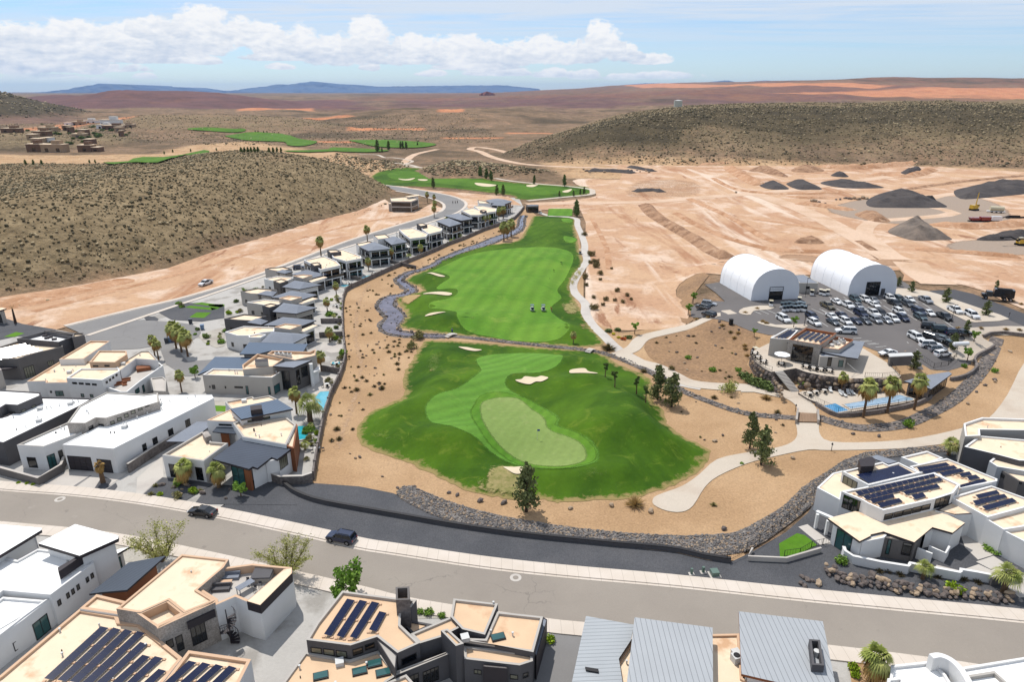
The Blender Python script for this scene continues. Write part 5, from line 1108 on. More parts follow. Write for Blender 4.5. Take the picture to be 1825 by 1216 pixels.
for u,v in ((120,880),(255,960),(200,930)):
    x,y=P(*R1([(u,v)])[0],0); mb=MB(); mb.box((x,y,0),(.4,.4,2.7)); H.build(mb,'column',stucco_w)
# S right edge house
H=House('modern_house','grey and beige two level house at the right edge behind the solar house',(1790,870))
H.block([(1270,65),(1412,18),(1900,35),(1900,120),(1395,112),(1400,160),(1282,165)],6.4,stucco_g,tan_roof,.5,f=R1,trim=stucco_w)
H.block([(1275,245),(1392,160),(1900,205),(1900,360),(1700,352),(1525,305)],5.8,dark_grey,tan_roof,.3,f=R1,trim=stucco_w)
H.block([(1468,358),(1535,305),(1900,340),(1900,460),(1530,400)],5.0,stucco_b,tan_roof,.3,f=R1,trim=stucco_w)
H.block([(1520,402),(1540,392),(1900,480),(1900,560),(1700,512)],4.4,dark_wall,tan_roof,.3,f=R1,win=[((1555,455),(1587,488)),((1648,492),(1725,530))])
# ---------- club house ----------
z0=PH
def clubpt(u,v,z=PH): return P(*R5([(u,v)])[0],z)
H=House('club_house','low modern club house with solar panels and a pointed overhanging roof by the car park',(1430,650),'building',z0=z0)
c1=H.block([(332,195),(470,118),(560,130),(485,206)],8.2,stucco_g,tan_roof,.5,f=R5,trim=stucco_w)
c2=H.block([(480,206),(622,112),(872,155),(742,250)],8.9,stone_w,tan_roof,.7,f=R5,trim=brown_wood,win=[((505,255),(675,395),dict(mat=glass_k,bars=4,hb=2))])
H.solar(c1,[[(385+i*30,192+i*4-i*0),(500+i*30,128+i*6),(512+i*30,132+i*6),(400+i*30,198+i*3)] for i in range(0,2)],1,1,f=R5,racks=False)
rows(H,c1,[[(495,140),(512,142),(425,192),(405,190)],[(520,146),(538,148),(455,195),(435,193)]],R5,[5,5])
rows(H,c2,[[(640,140),(662,143),(570,200),(548,196)],[(680,147),(702,150),(615,208),(592,203)],[(722,153),(745,157),(660,215),(636,210)],[(765,160),(788,164),(705,222),(680,218)],[(808,168),(828,172),(740,230),(722,226)]],R5,[5]*5)
c3=H.block([(738,262),(872,182),(1008,205),(1005,215),(895,288),(765,275)],7.9,stucco_g,tan_roof,.7,f=R5,trim=brown_wood); vents(H,c3,R5,[(830,262,1),(880,250,1),(905,225,3),(920,240,3),(860,245,3)])
H.slab([(735,305),(890,292),(1010,215),(1100,225),(1045,362),(960,350)],6.9,fascia,.3,roof=hip_grey,f=R5,wall=None)
cw_=H.block([(730,330),(780,300),(960,320),(950,352),(740,345)],6.5,stucco_g,hip_grey,.05,f=R5,win=[((798,340),(832,425),dict(name='entrance_door')),((885,375),(925,430),dict(mat=glass_t))])
H.slab([(470,230),(480,222),(705,262),(700,275)],7.4,fascia,.2,roof=metal_l,f=R5)
for u,v in ((985,470),(1020,490)):
    a=clubpt(960,400,6.6);b=clubpt(u+50,v,PH); mb=MB(); mb.tube((a[0],a[1],6.6),(b[0],b[1],PH),.05); H.build(mb,'cable',frame_w)
# terrace slab on its rock retaining wall
ter=R5([(170,310),(325,235),(340,180),(470,118),(640,130),(870,190),(1090,280),(1290,400),(1395,500),(1380,515),(1100,525),(970,522),(760,500),(620,470),(540,440),(410,462),(340,470),(290,445),(210,385)])
mb=MB(); poly=ccw([P(x,y,PH+.08) for x,y in ter]); mb.prism(poly,-.2,PH+.08,0,1); tag(mb.build('terrace',[rubble_m,path_c]),kind='structure')
def rockwall(pts,z0,z1,label,name='rock_retaining_wall',f=R5,cat='wall',d=.9,row=3,sc=.6):
    base=[P(x,y,z1) for x,y in f(pts)]; mb=MB(); rg=random.Random(len(pts)*7+int(pts[0][0]))
    for i in range(len(base)-1):
        a=Vector(base[i]);b=Vector(base[i+1]);L=(b-a).length; n=max(1,int(L/(sc*1.5)))
        for k in range(n):
            for r_ in range(row):
                p=a+(b-a)*((k+rg.random()*.6)/n); zz=z0+(z1-z0)*(r_+.5)/row; s_=sc*rg.uniform(.7,1.3)
                mb.blob((p.x+rg.uniform(-.2,.2),p.y-(1-(r_/row))*d+rg.uniform(-.2,.2),zz),(s_,s_*.8,s_*.8),m=rg.choice((0,0,1)),rg=rg)
    return tag(mb.build(name,[rock_m,rock_l]),label,cat)
rockwall([(555,470),(620,485),(700,495),(780,505),(860,512),(970,525),(1100,528),(1250,522),(1385,515)],0,PH,'boulder retaining wall below the club house terrace above the pool',d=1.6,row=4,sc=.75)
rockwall([(170,325),(215,395),(290,450),(345,480),(400,560),(430,600)],.6,PH-.2,'boulder bank curving down the left side of the club house terrace',d=1.2,row=2,sc=.6)
# steps
st=empty('stone_steps',(*clubpt(470,540,1.5),0),0,'pale stone steps descending from the club house terrace to the path','steps')
for k in range(16):
    t=k/15; z=PH*(1-t)+.1*t; x,y=P(*R5([(405+t*130,468+t*160)])[0],z); mb=MB(); mb.box((x-st.location.x,y-st.location.y,z-.18),(2.2,.45,.2),.25); mb.build('step',concrete,st)
# pool deck and pools
pd=R5([(560,640),(600,625),(1370,625),(1500,700),(1480,715),(880,812),(765,740),(640,690)])
poly=ccw([P(x,y,.6) for x,y in pd]); mb=MB(); mb.prism(poly,0,.6,0,1); tag(mb.build('pool_deck',[stone_d,path_c]),kind='structure')
def pool(pts,z,f,label,mat=pool_m,name='swimming_pool'):
    poly=ccw([P(x,y,z) for x,y in f(pts)]); out_=inset(poly,-.35); n=len(poly)
    e=empty(name,(poly[0][0],poly[0][1],z),0,label,'pool'); mb=MB()
    mb.add([(x,y,z+.06) for x,y in out_]+[(x,y,z+.06) for x,y in poly]+[(x,y,z-.2) for x,y in poly],[(i,(i+1)%n,n+(i+1)%n,n+i) for i in range(n)]+[(n+i,n+(i+1)%n,2*n+(i+1)%n,2*n+i) for i in range(n)])
    mb.build('coping',path_c,e,e.location[:]); mb=MB(); mb.cap(poly,z+.03); mb.build('water',mat,e,e.location[:])
pool([(930,735),(1385,658),(1495,690),(1490,700),(985,772)],.66,R5,'long lap pool with pale blue water at the club',pool_p)
pool([(765,748),(860,728),(970,785),(870,802)],.66,R5,'small square blue pool beside the long club pool',waterm('blue_pool_water',(70,140,196),(96,170,214)))
# pool pavilion with pointed roof
H=House('pool_pavilion','stone pool pavilion with a dark sharply pointed roof',(1650,710),'building')
H.slab([(1420,545),(1580,500),(1785,468),(1810,485),(1640,610),(1590,590)],3.6,fascia,.3,roof=hip_grey,f=R5,wall=stone_d,ins=.6,auto=dict(full=-.5,floors=1,fh=3.))
H=House('bin_shelter','low shelter with a white flat roof beside the car park and terrace',(1600,640),'shelter',z0=z0)
H.slab([(1290,320),(1480,312),(1500,335),(1305,345)],6.2,frame_w,.25,f=R5,wall=dark_wall,ins=.25)
# ---------- tents ----------
def tent(name,label,FL,FR,BL,apexh,hs):
    fl=PT(*FL);frt=PT(*FR);bl=PT(*BL); e=empty(name,(fl[0],fl[1],PH),0,label,'tent','white fabric hangar tents')
    A=Vector((0,0,0));Bv=Vector((frt[0]-fl[0],frt[1]-fl[1],0));Cv=Vector((bl[0]-fl[0],bl[1]-fl[1],0)); 
    prof=[]
    for k in range(19):
        u=k/18; x=u
        a=math.pi*u; zz=apexh*(math.sin(a)**.62)
        if zz>hs*1.0: pass
        prof.append(((1-math.cos(a))/2*1.0,zz))
    prof[0]=(0,0);prof[-1]=(1,0)
    mb=MB();ns=9
    for j in range(ns+1):
        for (u,z) in prof:
            sag=(.10 if j%2 else 0)
            p=Bv*(.5+(u-.5)*(1-.01*sag*8))+Cv*(j/ns); mb.v.append((p.x,p.y,z*(1-.012*(j%2))))
    L=len(prof)
    for j in range(ns):
        for k in range(L-1): mb.f.append([j*L+k,j*L+k+1,(j+1)*L+k+1,(j+1)*L+k]);mb.m.append(0);mb.sm.append(True)
    mb.build('canvas_roof',canvas,e)
    nrm=Vector((Bv.y,-Bv.x,0)).normalized(); 
    if nrm.y>0: nrm=-nrm
    for off_,nm in ((nrm*.02,'front_wall'),(Cv,'back_wall')):
        mb=MB(); mb.v=[(u*Bv.x+off_.x,u*Bv.y+off_.y,z) for u,z in prof]; mb.f=[list(range(L))];mb.m=[0];mb.sm=[False]; mb.build(nm,canvas_g,e)
    # ribs
    for j in range(0,ns+1,2):
        mb=MB()
        for k in range(L-1):
            a=Bv*prof[k][0]+Cv*(j/ns);b=Bv*prof[k+1][0]+Cv*(j/ns); a.z=prof[k][1]+.03;b.z=prof[k+1][1]+.03; mb.tube(a,b,.045,n=4)
        mb.build('rib',canvas,e)
    return e,Bv,Cv,nrm
def tentdoor(T,u0,u1,z0,z1,mat,name,out=.08,bars=3):
    e,Bv,Cv,n=T; mb=MB(); a=Bv*u0+n*out;b=Bv*u1+n*out
    mb.add([(a.x,a.y,z0),(b.x,b.y,z0),(b.x,b.y,z1),(a.x,a.y,z1)],[(0,1,2,3)]); o=mb.build(name,mat,e)
    fm=MB()
    for k in range(bars+2):
        c=a+(b-a)*(k/(bars+1)); fm.box((c.x,c.y,z0),(.12,.12,z1-z0))
    c=(a+b)/2; ang=math.atan2(Bv.y,Bv.x); fm.box((c.x,c.y,z1-.05),((b-a).length+.1,.15,.15),ang); fm.box((c.x,c.y,(z0+z1)/2),((b-a).length,.1,.1),ang)
    fm.build('frame',frame_d,o)
T1=tent('hangar_tent','left white fabric hangar tent with its roller door half open',*[R3([p])[0] for p in ((655,485),(1005,470),(425,352))],10.2,4)
tentdoor(T1,.37,.65,0,2.9,glass_k,'door_opening',bars=0); tentdoor(T1,.37,.65,2.9,4.3,canvas_g,'roller_door',.12,bars=0)
T2_=tent('hangar_tent','right white fabric hangar tent with a tall glazed door',*[R3([p])[0] for p in ((1370,450),(1722,440),(1092,315))],10.4,4)
tentdoor(T2_,.36,.64,0,4.6,glass_k,'glazed_door',bars=4); tentdoor(T2_,.69,.76,0,2.2,dark_grey,'side_door',bars=0)
H=House('site_office','grey flat roofed site office between the two white tents',(1445,525),'building',z0=z0)
H.block([(965,292),(1050,288),(1158,347),(1150,352),(1015,350)],PH+3.6,stucco_g,hip_grey,.1,f=R3,auto=dict(z0=1.6,hh=.9,w=1.2,gap=2.))
# ---------- garden and golf walls ----------
def wall(name,label,pts,hh,mat,th=.3,cap=None,f=ID,cat='wall',z0=0,posts=0,ph=.25,pf=None):
    c=smooth([PT(x,y)[:2] for x,y in f(pts)],2,False) if len(pts)>4 else [PT(x,y)[:2] for x,y in f(pts)]
    e=empty(name,(c[0][0],c[0][1],0),0,label,cat); mb=MB()
    rb=ribbon(c,th); n=len(c)
    zb=[hz(*p) for p in c]
    L=rb[:n];Rr=rb[n:][::-1]
    vs=[(x,y,zb[i]-.1) for i,(x,y) in enumerate(L)]+[(x,y,zb[i]-.1) for i,(x,y) in enumerate(Rr)]+[(x,y,zb[i]+hh) for i,(x,y) in enumerate(L)]+[(x,y,zb[i]+hh) for i,(x,y) in enumerate(Rr)]
    fs=[]
    for i in range(n-1): fs+=[(i+1,i,2*n+i,2*n+i+1),(n+i,n+i+1,3*n+i+1,3*n+i),(2*n+i,3*n+i,3*n+i+1,2*n+i+1)]
    fs+=[(0,n,3*n,2*n),(n-1,3*n-1,4*n-1,2*n-1)]
    mb.add(vs,fs); mb.build('wall_body',mat,e,e.location[:])
    if cap:
        rc=ribbon(c,th+.12);L=rc[:n];Rr=rc[n:][::-1];mb=MB()
        vs=[(x,y,zb[i]+hh+.01) for i,(x,y) in enumerate(L)]+[(x,y,zb[i]+hh+.01) for i,(x,y) in enumerate(Rr)]+[(x,y,zb[i]+hh+.11) for i,(x,y) in enumerate(L)]+[(x,y,zb[i]+hh+.11) for i,(x,y) in enumerate(Rr)]
        mb.add(vs,fs); mb.build('coping',cap,e,e.location[:])
    if posts:
        l=0;d=0
        for i in range(n-1):
            a=Vector(c[i]);b=Vector(c[i+1]);L_=(b-a).length
            while d<l+L_:
                p=a+(b-a)*((d-l)/L_); q=MB(); q.box((p.x,p.y,hz(p.x,p.y)-.05),(th+.2,th+.2,hh+ph),math.atan2(b.y-a.y,b.x-a.x)); q.build('post',mat,e,e.location[:]); d+=posts
            l+=L_
    return e
wall('golf_wall','long dark stone wall with posts between the row houses and the golf sand',[(934,372),(917,391.5),(887,404),(863,412),(830,426.6),(800,437.5),(780,447),(742,463),(696,482.5),(658,500),(637,510),(617,521),(611,545),(611,565),(612,600),(616,640),(606,675),(591,705),(586,722),(579,743),(572,778),(566,810),(559,855)],1.7,stone_d,.35,posts=7,pf=1)
wall('garden_wall','pale capped stone wall closing the corner by the timber clad house',Z4([(1648,955),(1560,985),(1350,990),(1150,915)]),1.7,stone_d,.4,concrete)
wall('gravel_edging_wall','low black block wall snaking through the charcoal gravel',[(505,864),(520,877),(545,889),(580,899),(640,910),(720,924),(800,938),(880,950),(950,959),(1030,967),(1100,974),(1160,979),(1210,985),(1255,996),(1302,1003)],.75,dark_grey,.4,frame_d)
wall('garden_wall','stone side wall with pale cap between the long white house and the timber house',Z3([(1235,880),(1450,735),(1600,640),(1750,560)]),1.9,stone_d,.35,concrete)
wall('garden_wall','brown front courtyard wall of the long white house',Z3([(100,880),(15,895),(385,1000),(600,870),(630,790)][1:]),1.6,dark_wall,.35,concrete)
wall('garden_wall','brown side yard wall at the left of the long white house',Z3([(15,895),(-150,860)]),1.5,dark_wall,.35,concrete)
wall('garden_wall','dark stone wall between black house and long white house',Z3([(-30,800),(175,700),(170,690)][:2]),1.7,stone_d,.3,concrete)
wall('garden_wall','white stepped wall in front of the solar house entrance',R2([(335,215),(410,290),(840,370),(850,345),(1240,420),(1245,395),(1490,440)]),1.4,stucco_w,.35,stucco_w)
wall('garden_wall','dark end section of the white stepped wall',R2([(1490,460),(1680,425),(1685,370)]),1.3,dark_wall,.35)
wall('garden_wall','short white screen wall at the solar house door',R1([(895,1110),(1008,1155)]),1.9,stucco_w,.3)
wall('garden_wall','white enclosure wall with an opening beside the solar house entry',R1([(985,1090),(1110,1145),(1140,1090)]),1.8,stucco_w,.3)
wall('garden_wall','grey wall round the putting lawn below the solar house',[(1340,985),(1332,1000),(1400,1003),(1462,985)],.9,concrete,.3)
wall('pool_wall','dark base wall along the lower edge of the club pool',R5([(700,745),(765,790),(880,840),(1100,825),(1300,795),(1520,745),(1640,690)]),1.0,stone_d,.4)
wall('garden_wall','dark curving block wall along the creek beside the car park',R4([(1480,580),(1540,555),(1650,548),(1825,568)]),.9,stone_d,.5)
wall('garden_wall','dark stone wall bending down from the car park to the pavilion',R4([(1570,665),(1520,700),(1430,745),(1400,790),(1420,850),(1330,920),(1200,950)]),1.1,stone_d,.5)
for k,pts in enumerate(([(600,1190-560),(0,0)],)): pass
for u,v,t_ in ((1270,30,'beside the first pool'),):pass
# side yard walls and pools of the near row houses
for k,(a,b) in enumerate((((1300,545),(1480,575)),((1285,225),(1530,215)),((1300,90),(1515,88)))):
    wall('garden_wall','stone divider wall between back yards, %s from the near end'%ORD[k],Z2([a,b]),1.6,stone_d,.3)
for k,(a,b) in enumerate((((930,705),(1060,725)),((1075,600),(1190,575)),((1260,540),(1430,560)),((1440,590),(1650,640)))):
    wall('garden_wall','dark divider wall between far back yards, %s from the near end'%ORD[k],(L5([a,b]) if k else L5([(1080,710),(1200,735)])),1.5,dark_wall,.3)
pool([(1240,800),(1290,745),(1400,738),(1385,800),(1345,940),(1230,890)],.14,Z2,'long pale blue pool of the large beige house')
pool([(1495,470),(1510,430),(1575,425),(1615,545),(1505,565)],.14,Z4,'turquoise pool with steps behind the timber clad house',waterm('turquoise_water',(40,170,190),(70,196,214)))
pool([(1400,470),(1410,458),(1480,458),(1490,472),(1455,482),(1410,482)],.14,Z2,'small turquoise plunge pool in a back yard',MATS['turquoise_water'])
for k,(f,pts) in enumerate(((L5,[(1185,735),(1215,700),(1320,675),(1325,690),(1225,730)]),(L5,[(1020,775),(1060,760),(1110,768),(1065,785)]),(L5,[(1435,620),(1490,602),(1505,612),(1445,632)]),(L5,[(1570,570),(1610,545),(1655,548),(1600,580)]),(T3,[(600,780),(620,745),(650,750),(640,790)]),(T3,[(760,690),(860,660),(880,675),(800,710)]))):
    pool(pts,.14,f,'bright blue pool of a far row house, %s along the wall'%ORD[k])
for pts in (Z2([(1280,340),(1320,270),(1505,285),(1500,360),(1440,370),(1400,375)]),Z2([(1160,700),(1290,590),(1460,600),(1430,720),(1290,745),(1200,830)]),Z2([(1290,230),(1280,180),(1500,170),(1510,215)]),T2([(1330,830),(1480,820),(1600,840),(1590,880),(1340,880)]),T2([(1430,690),(1640,640),(1620,700),(1600,790),(1480,790)])):
    sheet('paving',PP(pts),concrete,.07,0)
# ---------- vehicles ----------
def paint(name,c,metal=.0,rough=.28):
    m=bpy.data.materials.new(name);m.use_nodes=True;t=NT(m);t.out(lin(c),rough,metal,spec=.5,**{'Coat Weight':.5,'Coat Roughness':.08}); return m
PC={'white':paint('paint_white',(250,251,252)),'silver':paint('paint_silver',(186,190,196),.5),'grey':paint('paint_grey',(98,104,112),.3),'teal':paint('paint_teal',(84,104,112),.3),'black':paint('paint_black',(26,28,34)),'navy':paint('paint_navy',(28,42,76)),'olive':paint('paint_olive',(118,108,84),.2),'green':paint('paint_green',(40,62,64)),'red':paint('paint_red',(150,40,36)),'yellow':paint('paint_yellow',(232,186,40)),'cream':paint('paint_cream',(226,214,180))}
tyre_m=M('tyre',(34,34,36),.9,.05); rim_m=M('rim',(170,172,178),.35,.03,metal=.7); carglass=glassm('car_glass',(34,42,52),.05); lamp_w=M('headlamp',(235,238,240),.2,.02); lamp_r=M('tail_lamp',(150,20,20),.3,.02); trim_b=M('black_trim',(28,28,30),.6,.02)
TYPES={ # lower outline stations (x, top z), width, greenhouse (bottom x0,x1, top x0,x1, z), wheelbase positions, wheel radius
'sedan':dict(st=[(-2.4,.62,.80),(-2.25,.92,.9),(-1.5,.98,.92),(0,.95,.92),(.9,.93,.92),(1.6,.86,.9),(2.2,.74,.86),(2.4,.58,.74)],w=.92,gh=(-1.85,1.05,-1.0,.25,1.42),wb=1.42,r=.33),
'suv':dict(st=[(-2.35,.7,.84),(-2.25,1.06,.93),(-1.5,1.1,.95),(0,1.08,.95),(.95,1.06,.95),(1.6,1.02,.93),(2.2,.9,.88),(2.38,.68,.78)],w=.97,gh=(-2.22,1.12,-1.95,.42,1.74),wb=1.45,r=.39),
'bigsuv':dict(st=[(-2.7,.75,.86),(-2.62,1.16,.96),(-1.5,1.2,1.),(0,1.18,1.),(1.1,1.15,1.),(1.8,1.12,.97),(2.5,1.02,.92),(2.7,.72,.82)],w=1.02,gh=(-2.6,1.25,-2.4,.62,1.92),wb=1.62,r=.42),
'pickup':dict(st=[(-2.95,.8,.9),(-2.9,1.12,.98),(-1.2,1.14,1.),(0,1.14,1.),(1.2,1.14,1.),(1.9,1.12,.98),(2.7,1.02,.93),(2.92,.75,.84)],w=1.02,gh=(-.95,1.45,-.7,.75,1.9),wb=1.85,r=.43)}
VT={}
def vehicle_src(ty):
    T=TYPES[ty]; e=empty('car' if ty!='pickup' else 'pickup_truck',(0,0,-500)); w=T['w']; zb=.28; parts=[]
    mb=MB();n=len(T['st']);rows=[]
    for x,zt,ww in T['st']:
        ww=ww*w/ .95 if ww<1.2 else w; ww=min(ww,w)
        mid=zb+(zt-zb)*.5
        rows.append([(x,-ww*.86,zb),(x,-ww,zb+.14),(x,-ww,mid+.08),(x,-ww*.94,zt-.05),(x,-ww*.84,zt),(x,0,zt+.03),(x,ww*.84,zt),(x,ww*.94,zt-.05),(x,ww,mid+.08),(x,ww,zb+.14),(x,ww*.86,zb)])
    for r in rows: mb.v+=r
    k=11
    for i in range(n-1):
        for j in range(k): 
            a,b=i*k+j,i*k+(j+1)%k; mb.f.append([a,b,b+k,a+k]);mb.m.append(0);mb.sm.append(False)
    mb.f.append(list(range(k))[::-1]);mb.m.append(0);mb.sm.append(False);mb.f.append([ (n-1)*k+j for j in range(k)]);mb.m.append(0);mb.sm.append(False)
    if ty=='pickup':
        # open bed: dark recessed floor panel
        pass
    body=mb.build('body',PC['white'],e); body['paint']=1
    bx0,bx1,tx0,tx1,zt=T['gh']; belt=max(s[1] for s in T['st'])-.02
    g=MB(); wb_,wt=w*.90,w*.74
    g.add([(bx0,-wb_,belt),(bx1,-wb_,belt-.05),(bx1,wb_,belt-.05),(bx0,wb_,belt),(tx0,-wt,zt-.05),(tx1,-wt,zt-.05),(tx1,wt,zt-.05),(tx0,wt,zt-.05)],[(0,1,5,4),(1,2,6,5),(2,3,7,6),(3,0,4,7),(4,5,6,7)]); g.build('windows',carglass,e)
    r=MB(); r.add([(tx0-.04,-wt*1.02,zt-.07),(tx1+.04,-wt*1.02,zt-.07),(tx1+.04,wt*1.02,zt-.07),(tx0-.04,wt*1.02,zt-.07),(tx0+.06,-wt*.9,zt),(tx1-.06,-wt*.9,zt),(tx1-.06,wt*.9,zt),(tx0+.06,wt*.9,zt)],[(0,1,5,4),(1,2,6,5),(2,3,7,6),(3,0,4,7),(4,5,6,7)])
    for f_ in (0,.5,1) if ty!='sedan' else (.45,1):   # pillars
        for s in (-1,1):
            xb=bx0+(bx1-bx0)*f_;xt=tx0+(tx1-tx0)*f_; a=Vector((xb,s*wb_*1.01,belt-.02));b=Vector((xt,s*wt*1.01,zt-.05)); r.tube(a,b,.05,n=4)
    o=r.build('roof',PC['white'],e); o['paint']=1
    if ty in('suv','bigsuv'):
        for s in(-1,1): q=MB(); q.tube((tx0+.2,s*wt*.85,zt+.05),(tx1-.3,s*wt*.85,zt+.05),.03,n=4); q.build('roof_rail',trim_b,e)
    if ty=='pickup':
        q=MB(); q.box((-1.95,0,1.165),(1.75,1.6,.012)); q.build('bed_floor',trim_b,e)
        for s in (-1,1): q=MB(); q.box((-1.95,s*.9,1.1),(1.9,.14,.18)); o=q.build('bed_side',PC['white'],e); o['paint']=1
        q=MB(); q.box((-2.88,0,1.1),(.1,1.9,.18)); o=q.build('tailgate',PC['white'],e); o['paint']=1
    for sx in (-1,1):
        for s in (-1,1):
            q=MB(); q.tube((sx*T['wb'],s*(w-.2),T['r']),(sx*T['wb'],s*(w+.015),T['r']),T['r'],n=14); wh=q.build('wheel',tyre_m,e); q=MB(); q.tube((sx*T['wb'],s*(w-.05),T['r']),(sx*T['wb'],s*(w+.03),T['r']),T['r']*.62,n=10); q.build('rim',rim_m,wh)
            q=MB(); q.tube((sx*T['wb'],s*(w-.1),T['r']+.03),(sx*T['wb'],s*(w+.004),T['r']+.03),T['r']+.08,n=14); q.build('wheel_arch',trim_b,e)
    xe=T['st'][-1][0];zl=T['st'][-1][1]
    for s in (-1,1):
        q=MB(); q.box((xe-.12,s*w*.66,zl-.08),(.3,.34,.16)); q.build('headlight',lamp_w,e)
        q=MB(); q.box((T['st'][0][0]+.08,s*w*.74,.7),(.2,.22,.22)); q.build('tail_light',lamp_r,e)
        q=MB(); q.box((bx1-.3,s*(w+.06),belt),(.16,.2,.14)); q.build('wing_mirror',trim_b,e)
    q=MB(); q.box((xe-.03,0,.42),(.1,w*1.1,.2)); q.build('grille',trim_b,e)
    VT[ty]=e; return e
SRC=[]
def collect(e):
    ks=list(e.children); KIDS[e.name]=ks
    for k in ks: collect(k)
def paint_tree(o,pm):
    if o.get('paint'): o.material_slots[0].link='OBJECT'; o.material_slots[0].material=pm
FIRST={}
def place(ty,x,y,z,rz,color,label,cat,group=None,tilt=None):
    if ty not in VT:
        vehicle_src(ty); bpy.context.view_layer.update(); collect(VT[ty])
    src=VT[ty]
    def cp(o,parent):
        c=o.copy(); COL.objects.link(c); c.parent=parent
        if o.get('paint'):
            c.material_slots[0].link='OBJECT'; c.material_slots[0].material=PC[color]; del c['paint']
        for ch in KIDS[o.name]: cp(ch,c)
        return c
    c=cp(src,None); c.location=(x,y,z); c.rotation_euler=(0,0,rz); tag(c,label,cat,group)
    return c
def hd(f,x,y,dx,dy):
    (a,b),=f([(x,y)]);(c,d),=f([(x+dx,y+dy)]); p=PT(a,b);q=PT(c,d); return p,math.atan2(q[1]-p[1],q[0]-p[0])
GR='vehicles parked in the club car park'
CT_={'sedan':'car','suv':'suv','bigsuv':'suv','pickup':'pickup truck'}
cars=[
(395,262,'suv','teal','back row, nearest the gap beside the right tent'),(478,265,'suv','white','back row, beside the teal one'),(550,268,'sedan','silver','back row, right of the white suv'),
(240,282,'sedan','white','behind the olive pickup'),(328,312,'pickup','white','between two pale sedans in the back rows'),(420,318,'sedan','silver','in front of the teal suv'),(558,308,'sedan','white','below the silver sedan, back rows'),
(690,252,'suv','white','in front of the glazed tent door'),(768,262,'suv','green','right of the white suv at the tent door'),(852,262,'sedan','white','at the right end of the tent row'),(990,270,'pickup','silver','alone at the right end of the back row'),
(728,298,'pickup','black','below the white suv at the tent door'),(838,302,'suv','grey','right of the black pickup, back rows'),(163,320,'pickup','olive','alone at the left of the back rows'),
(200,408,'sedan','white','left end of the middle double row'),(285,398,'sedan','navy','second from the left behind the grey car'),(445,388,'bigsuv','navy','middle double row, near the white pickup'),(545,382,'pickup','white','upper middle of the double row'),(612,384,'suv','black','right of the white pickup in the double row'),
(768,370,'suv','white','upper right part of the double row'),(935,372,'bigsuv','navy','upper row right of the cones'),(1018,378,'sedan','white','upper row beside the black pickup'),
(30,408,'suv','navy','left end near the lamp, rear of a pair'),(50,462,'suv','white','left end near the lamp, front of a pair'),(208,455,'sedan','grey','front row, left end'),(312,452,'suv','white','front row, second from the left'),(398,446,'sedan','navy','front row, third from the left'),(478,446,'sedan','grey','front row, fourth from the left'),
(566,440,'suv','silver','front row, fifth from the left'),(655,440,'sedan','silver','front row, sixth from the left'),(712,428,'suv','white','front row, seventh from the left'),(796,424,'suv','navy','front row, eighth from the left'),(946,416,'suv','teal','front row, ninth from the left'),(1148,414,'pickup','black','front row, right end'),
(1238,356,'pickup','white','right end, beside the pine island'),(1382,400,'bigsuv','white','outermost right by the gravel island')]
for (x,y,ty,c,where) in cars:
    p,a=hd(R4,x,y+10,80,42); place(ty,p[0],p[1],p[2]+.16,a,c,('%s %s, %s'%(c if c!='green' else 'dark green',CT_[ty],where)),CT_[ty],GR)
cars2=[(315,545,'bigsuv','white','crossing the aisle behind the club house',-80,-4),(1040,508,'bigsuv','black','first of the dark trio on the right side',80,10),(1130,532,'bigsuv','green','second of the dark trio on the right side',80,12),(1222,556,'suv','navy','third of the dark trio on the right side',80,14),(1290,566,'pickup','black','beside the small pines at the right',80,14),
(910,600,'bigsuv','white','top left of the lower right block',70,42),(1052,606,'bigsuv','black','lower right block, beside the long white one',70,42),(1132,616,'suv','teal','lower right block, by the island tree',70,42),(1030,664,'bigsuv','white','lower right block, upper of the pale trio',90,24),(1082,696,'suv','silver','lower right block, middle of the pale trio',90,18),(1130,738,'suv','white','lower right block, lowest, side on',90,4),
(672,728,'sedan','white','behind the bin shelter with the white roof',-80,12)]
for (x,y,ty,c,where,dx,dy) in cars2:
    p,a=hd(R4,x,y,dx,dy); place(ty,p[0],p[1],p[2]+.16,a,c,'%s %s, %s'%(c if c!='green' else 'dark green',CT_[ty],where),CT_[ty],GR)
for (x,y,ty,c,where,dx,dy) in [(895,635,'bigsuv','white','alone at the left end by the planted island',80,45),(345,522,'suv','silver','rear of three at the left edge of the lot',60,-4),(300,545,'suv','grey','middle of three at the left edge of the lot',-60,4),(345,600,'suv','black','front of three at the left edge of the lot',-60,0)]:
    p,a=hd(R3,x,y,dx,dy); place(ty,p[0],p[1],p[2]+.16,a,c,'%s %s, %s'%(c,CT_[ty],where),CT_[ty],GR)
for (px,py,ty,c,lab,dx,dy) in [(362,918,'sedan','black','black sedan parked along the kerb of the near road',-40,-6),(609,965,'suv','navy','dark blue suv parked along the kerb of the near road',-40,-8),(367,508,'pickup','white','white pickup truck driving on the long street by the dirt strip',-20,7),(533,480,'suv','navy','dark blue suv in a driveway of the row houses',20,-2)]:
    p,a=hd(ID,px,py,dx,dy); place(ty,p[0],p[1],.1,a,c,lab,CT_[ty])
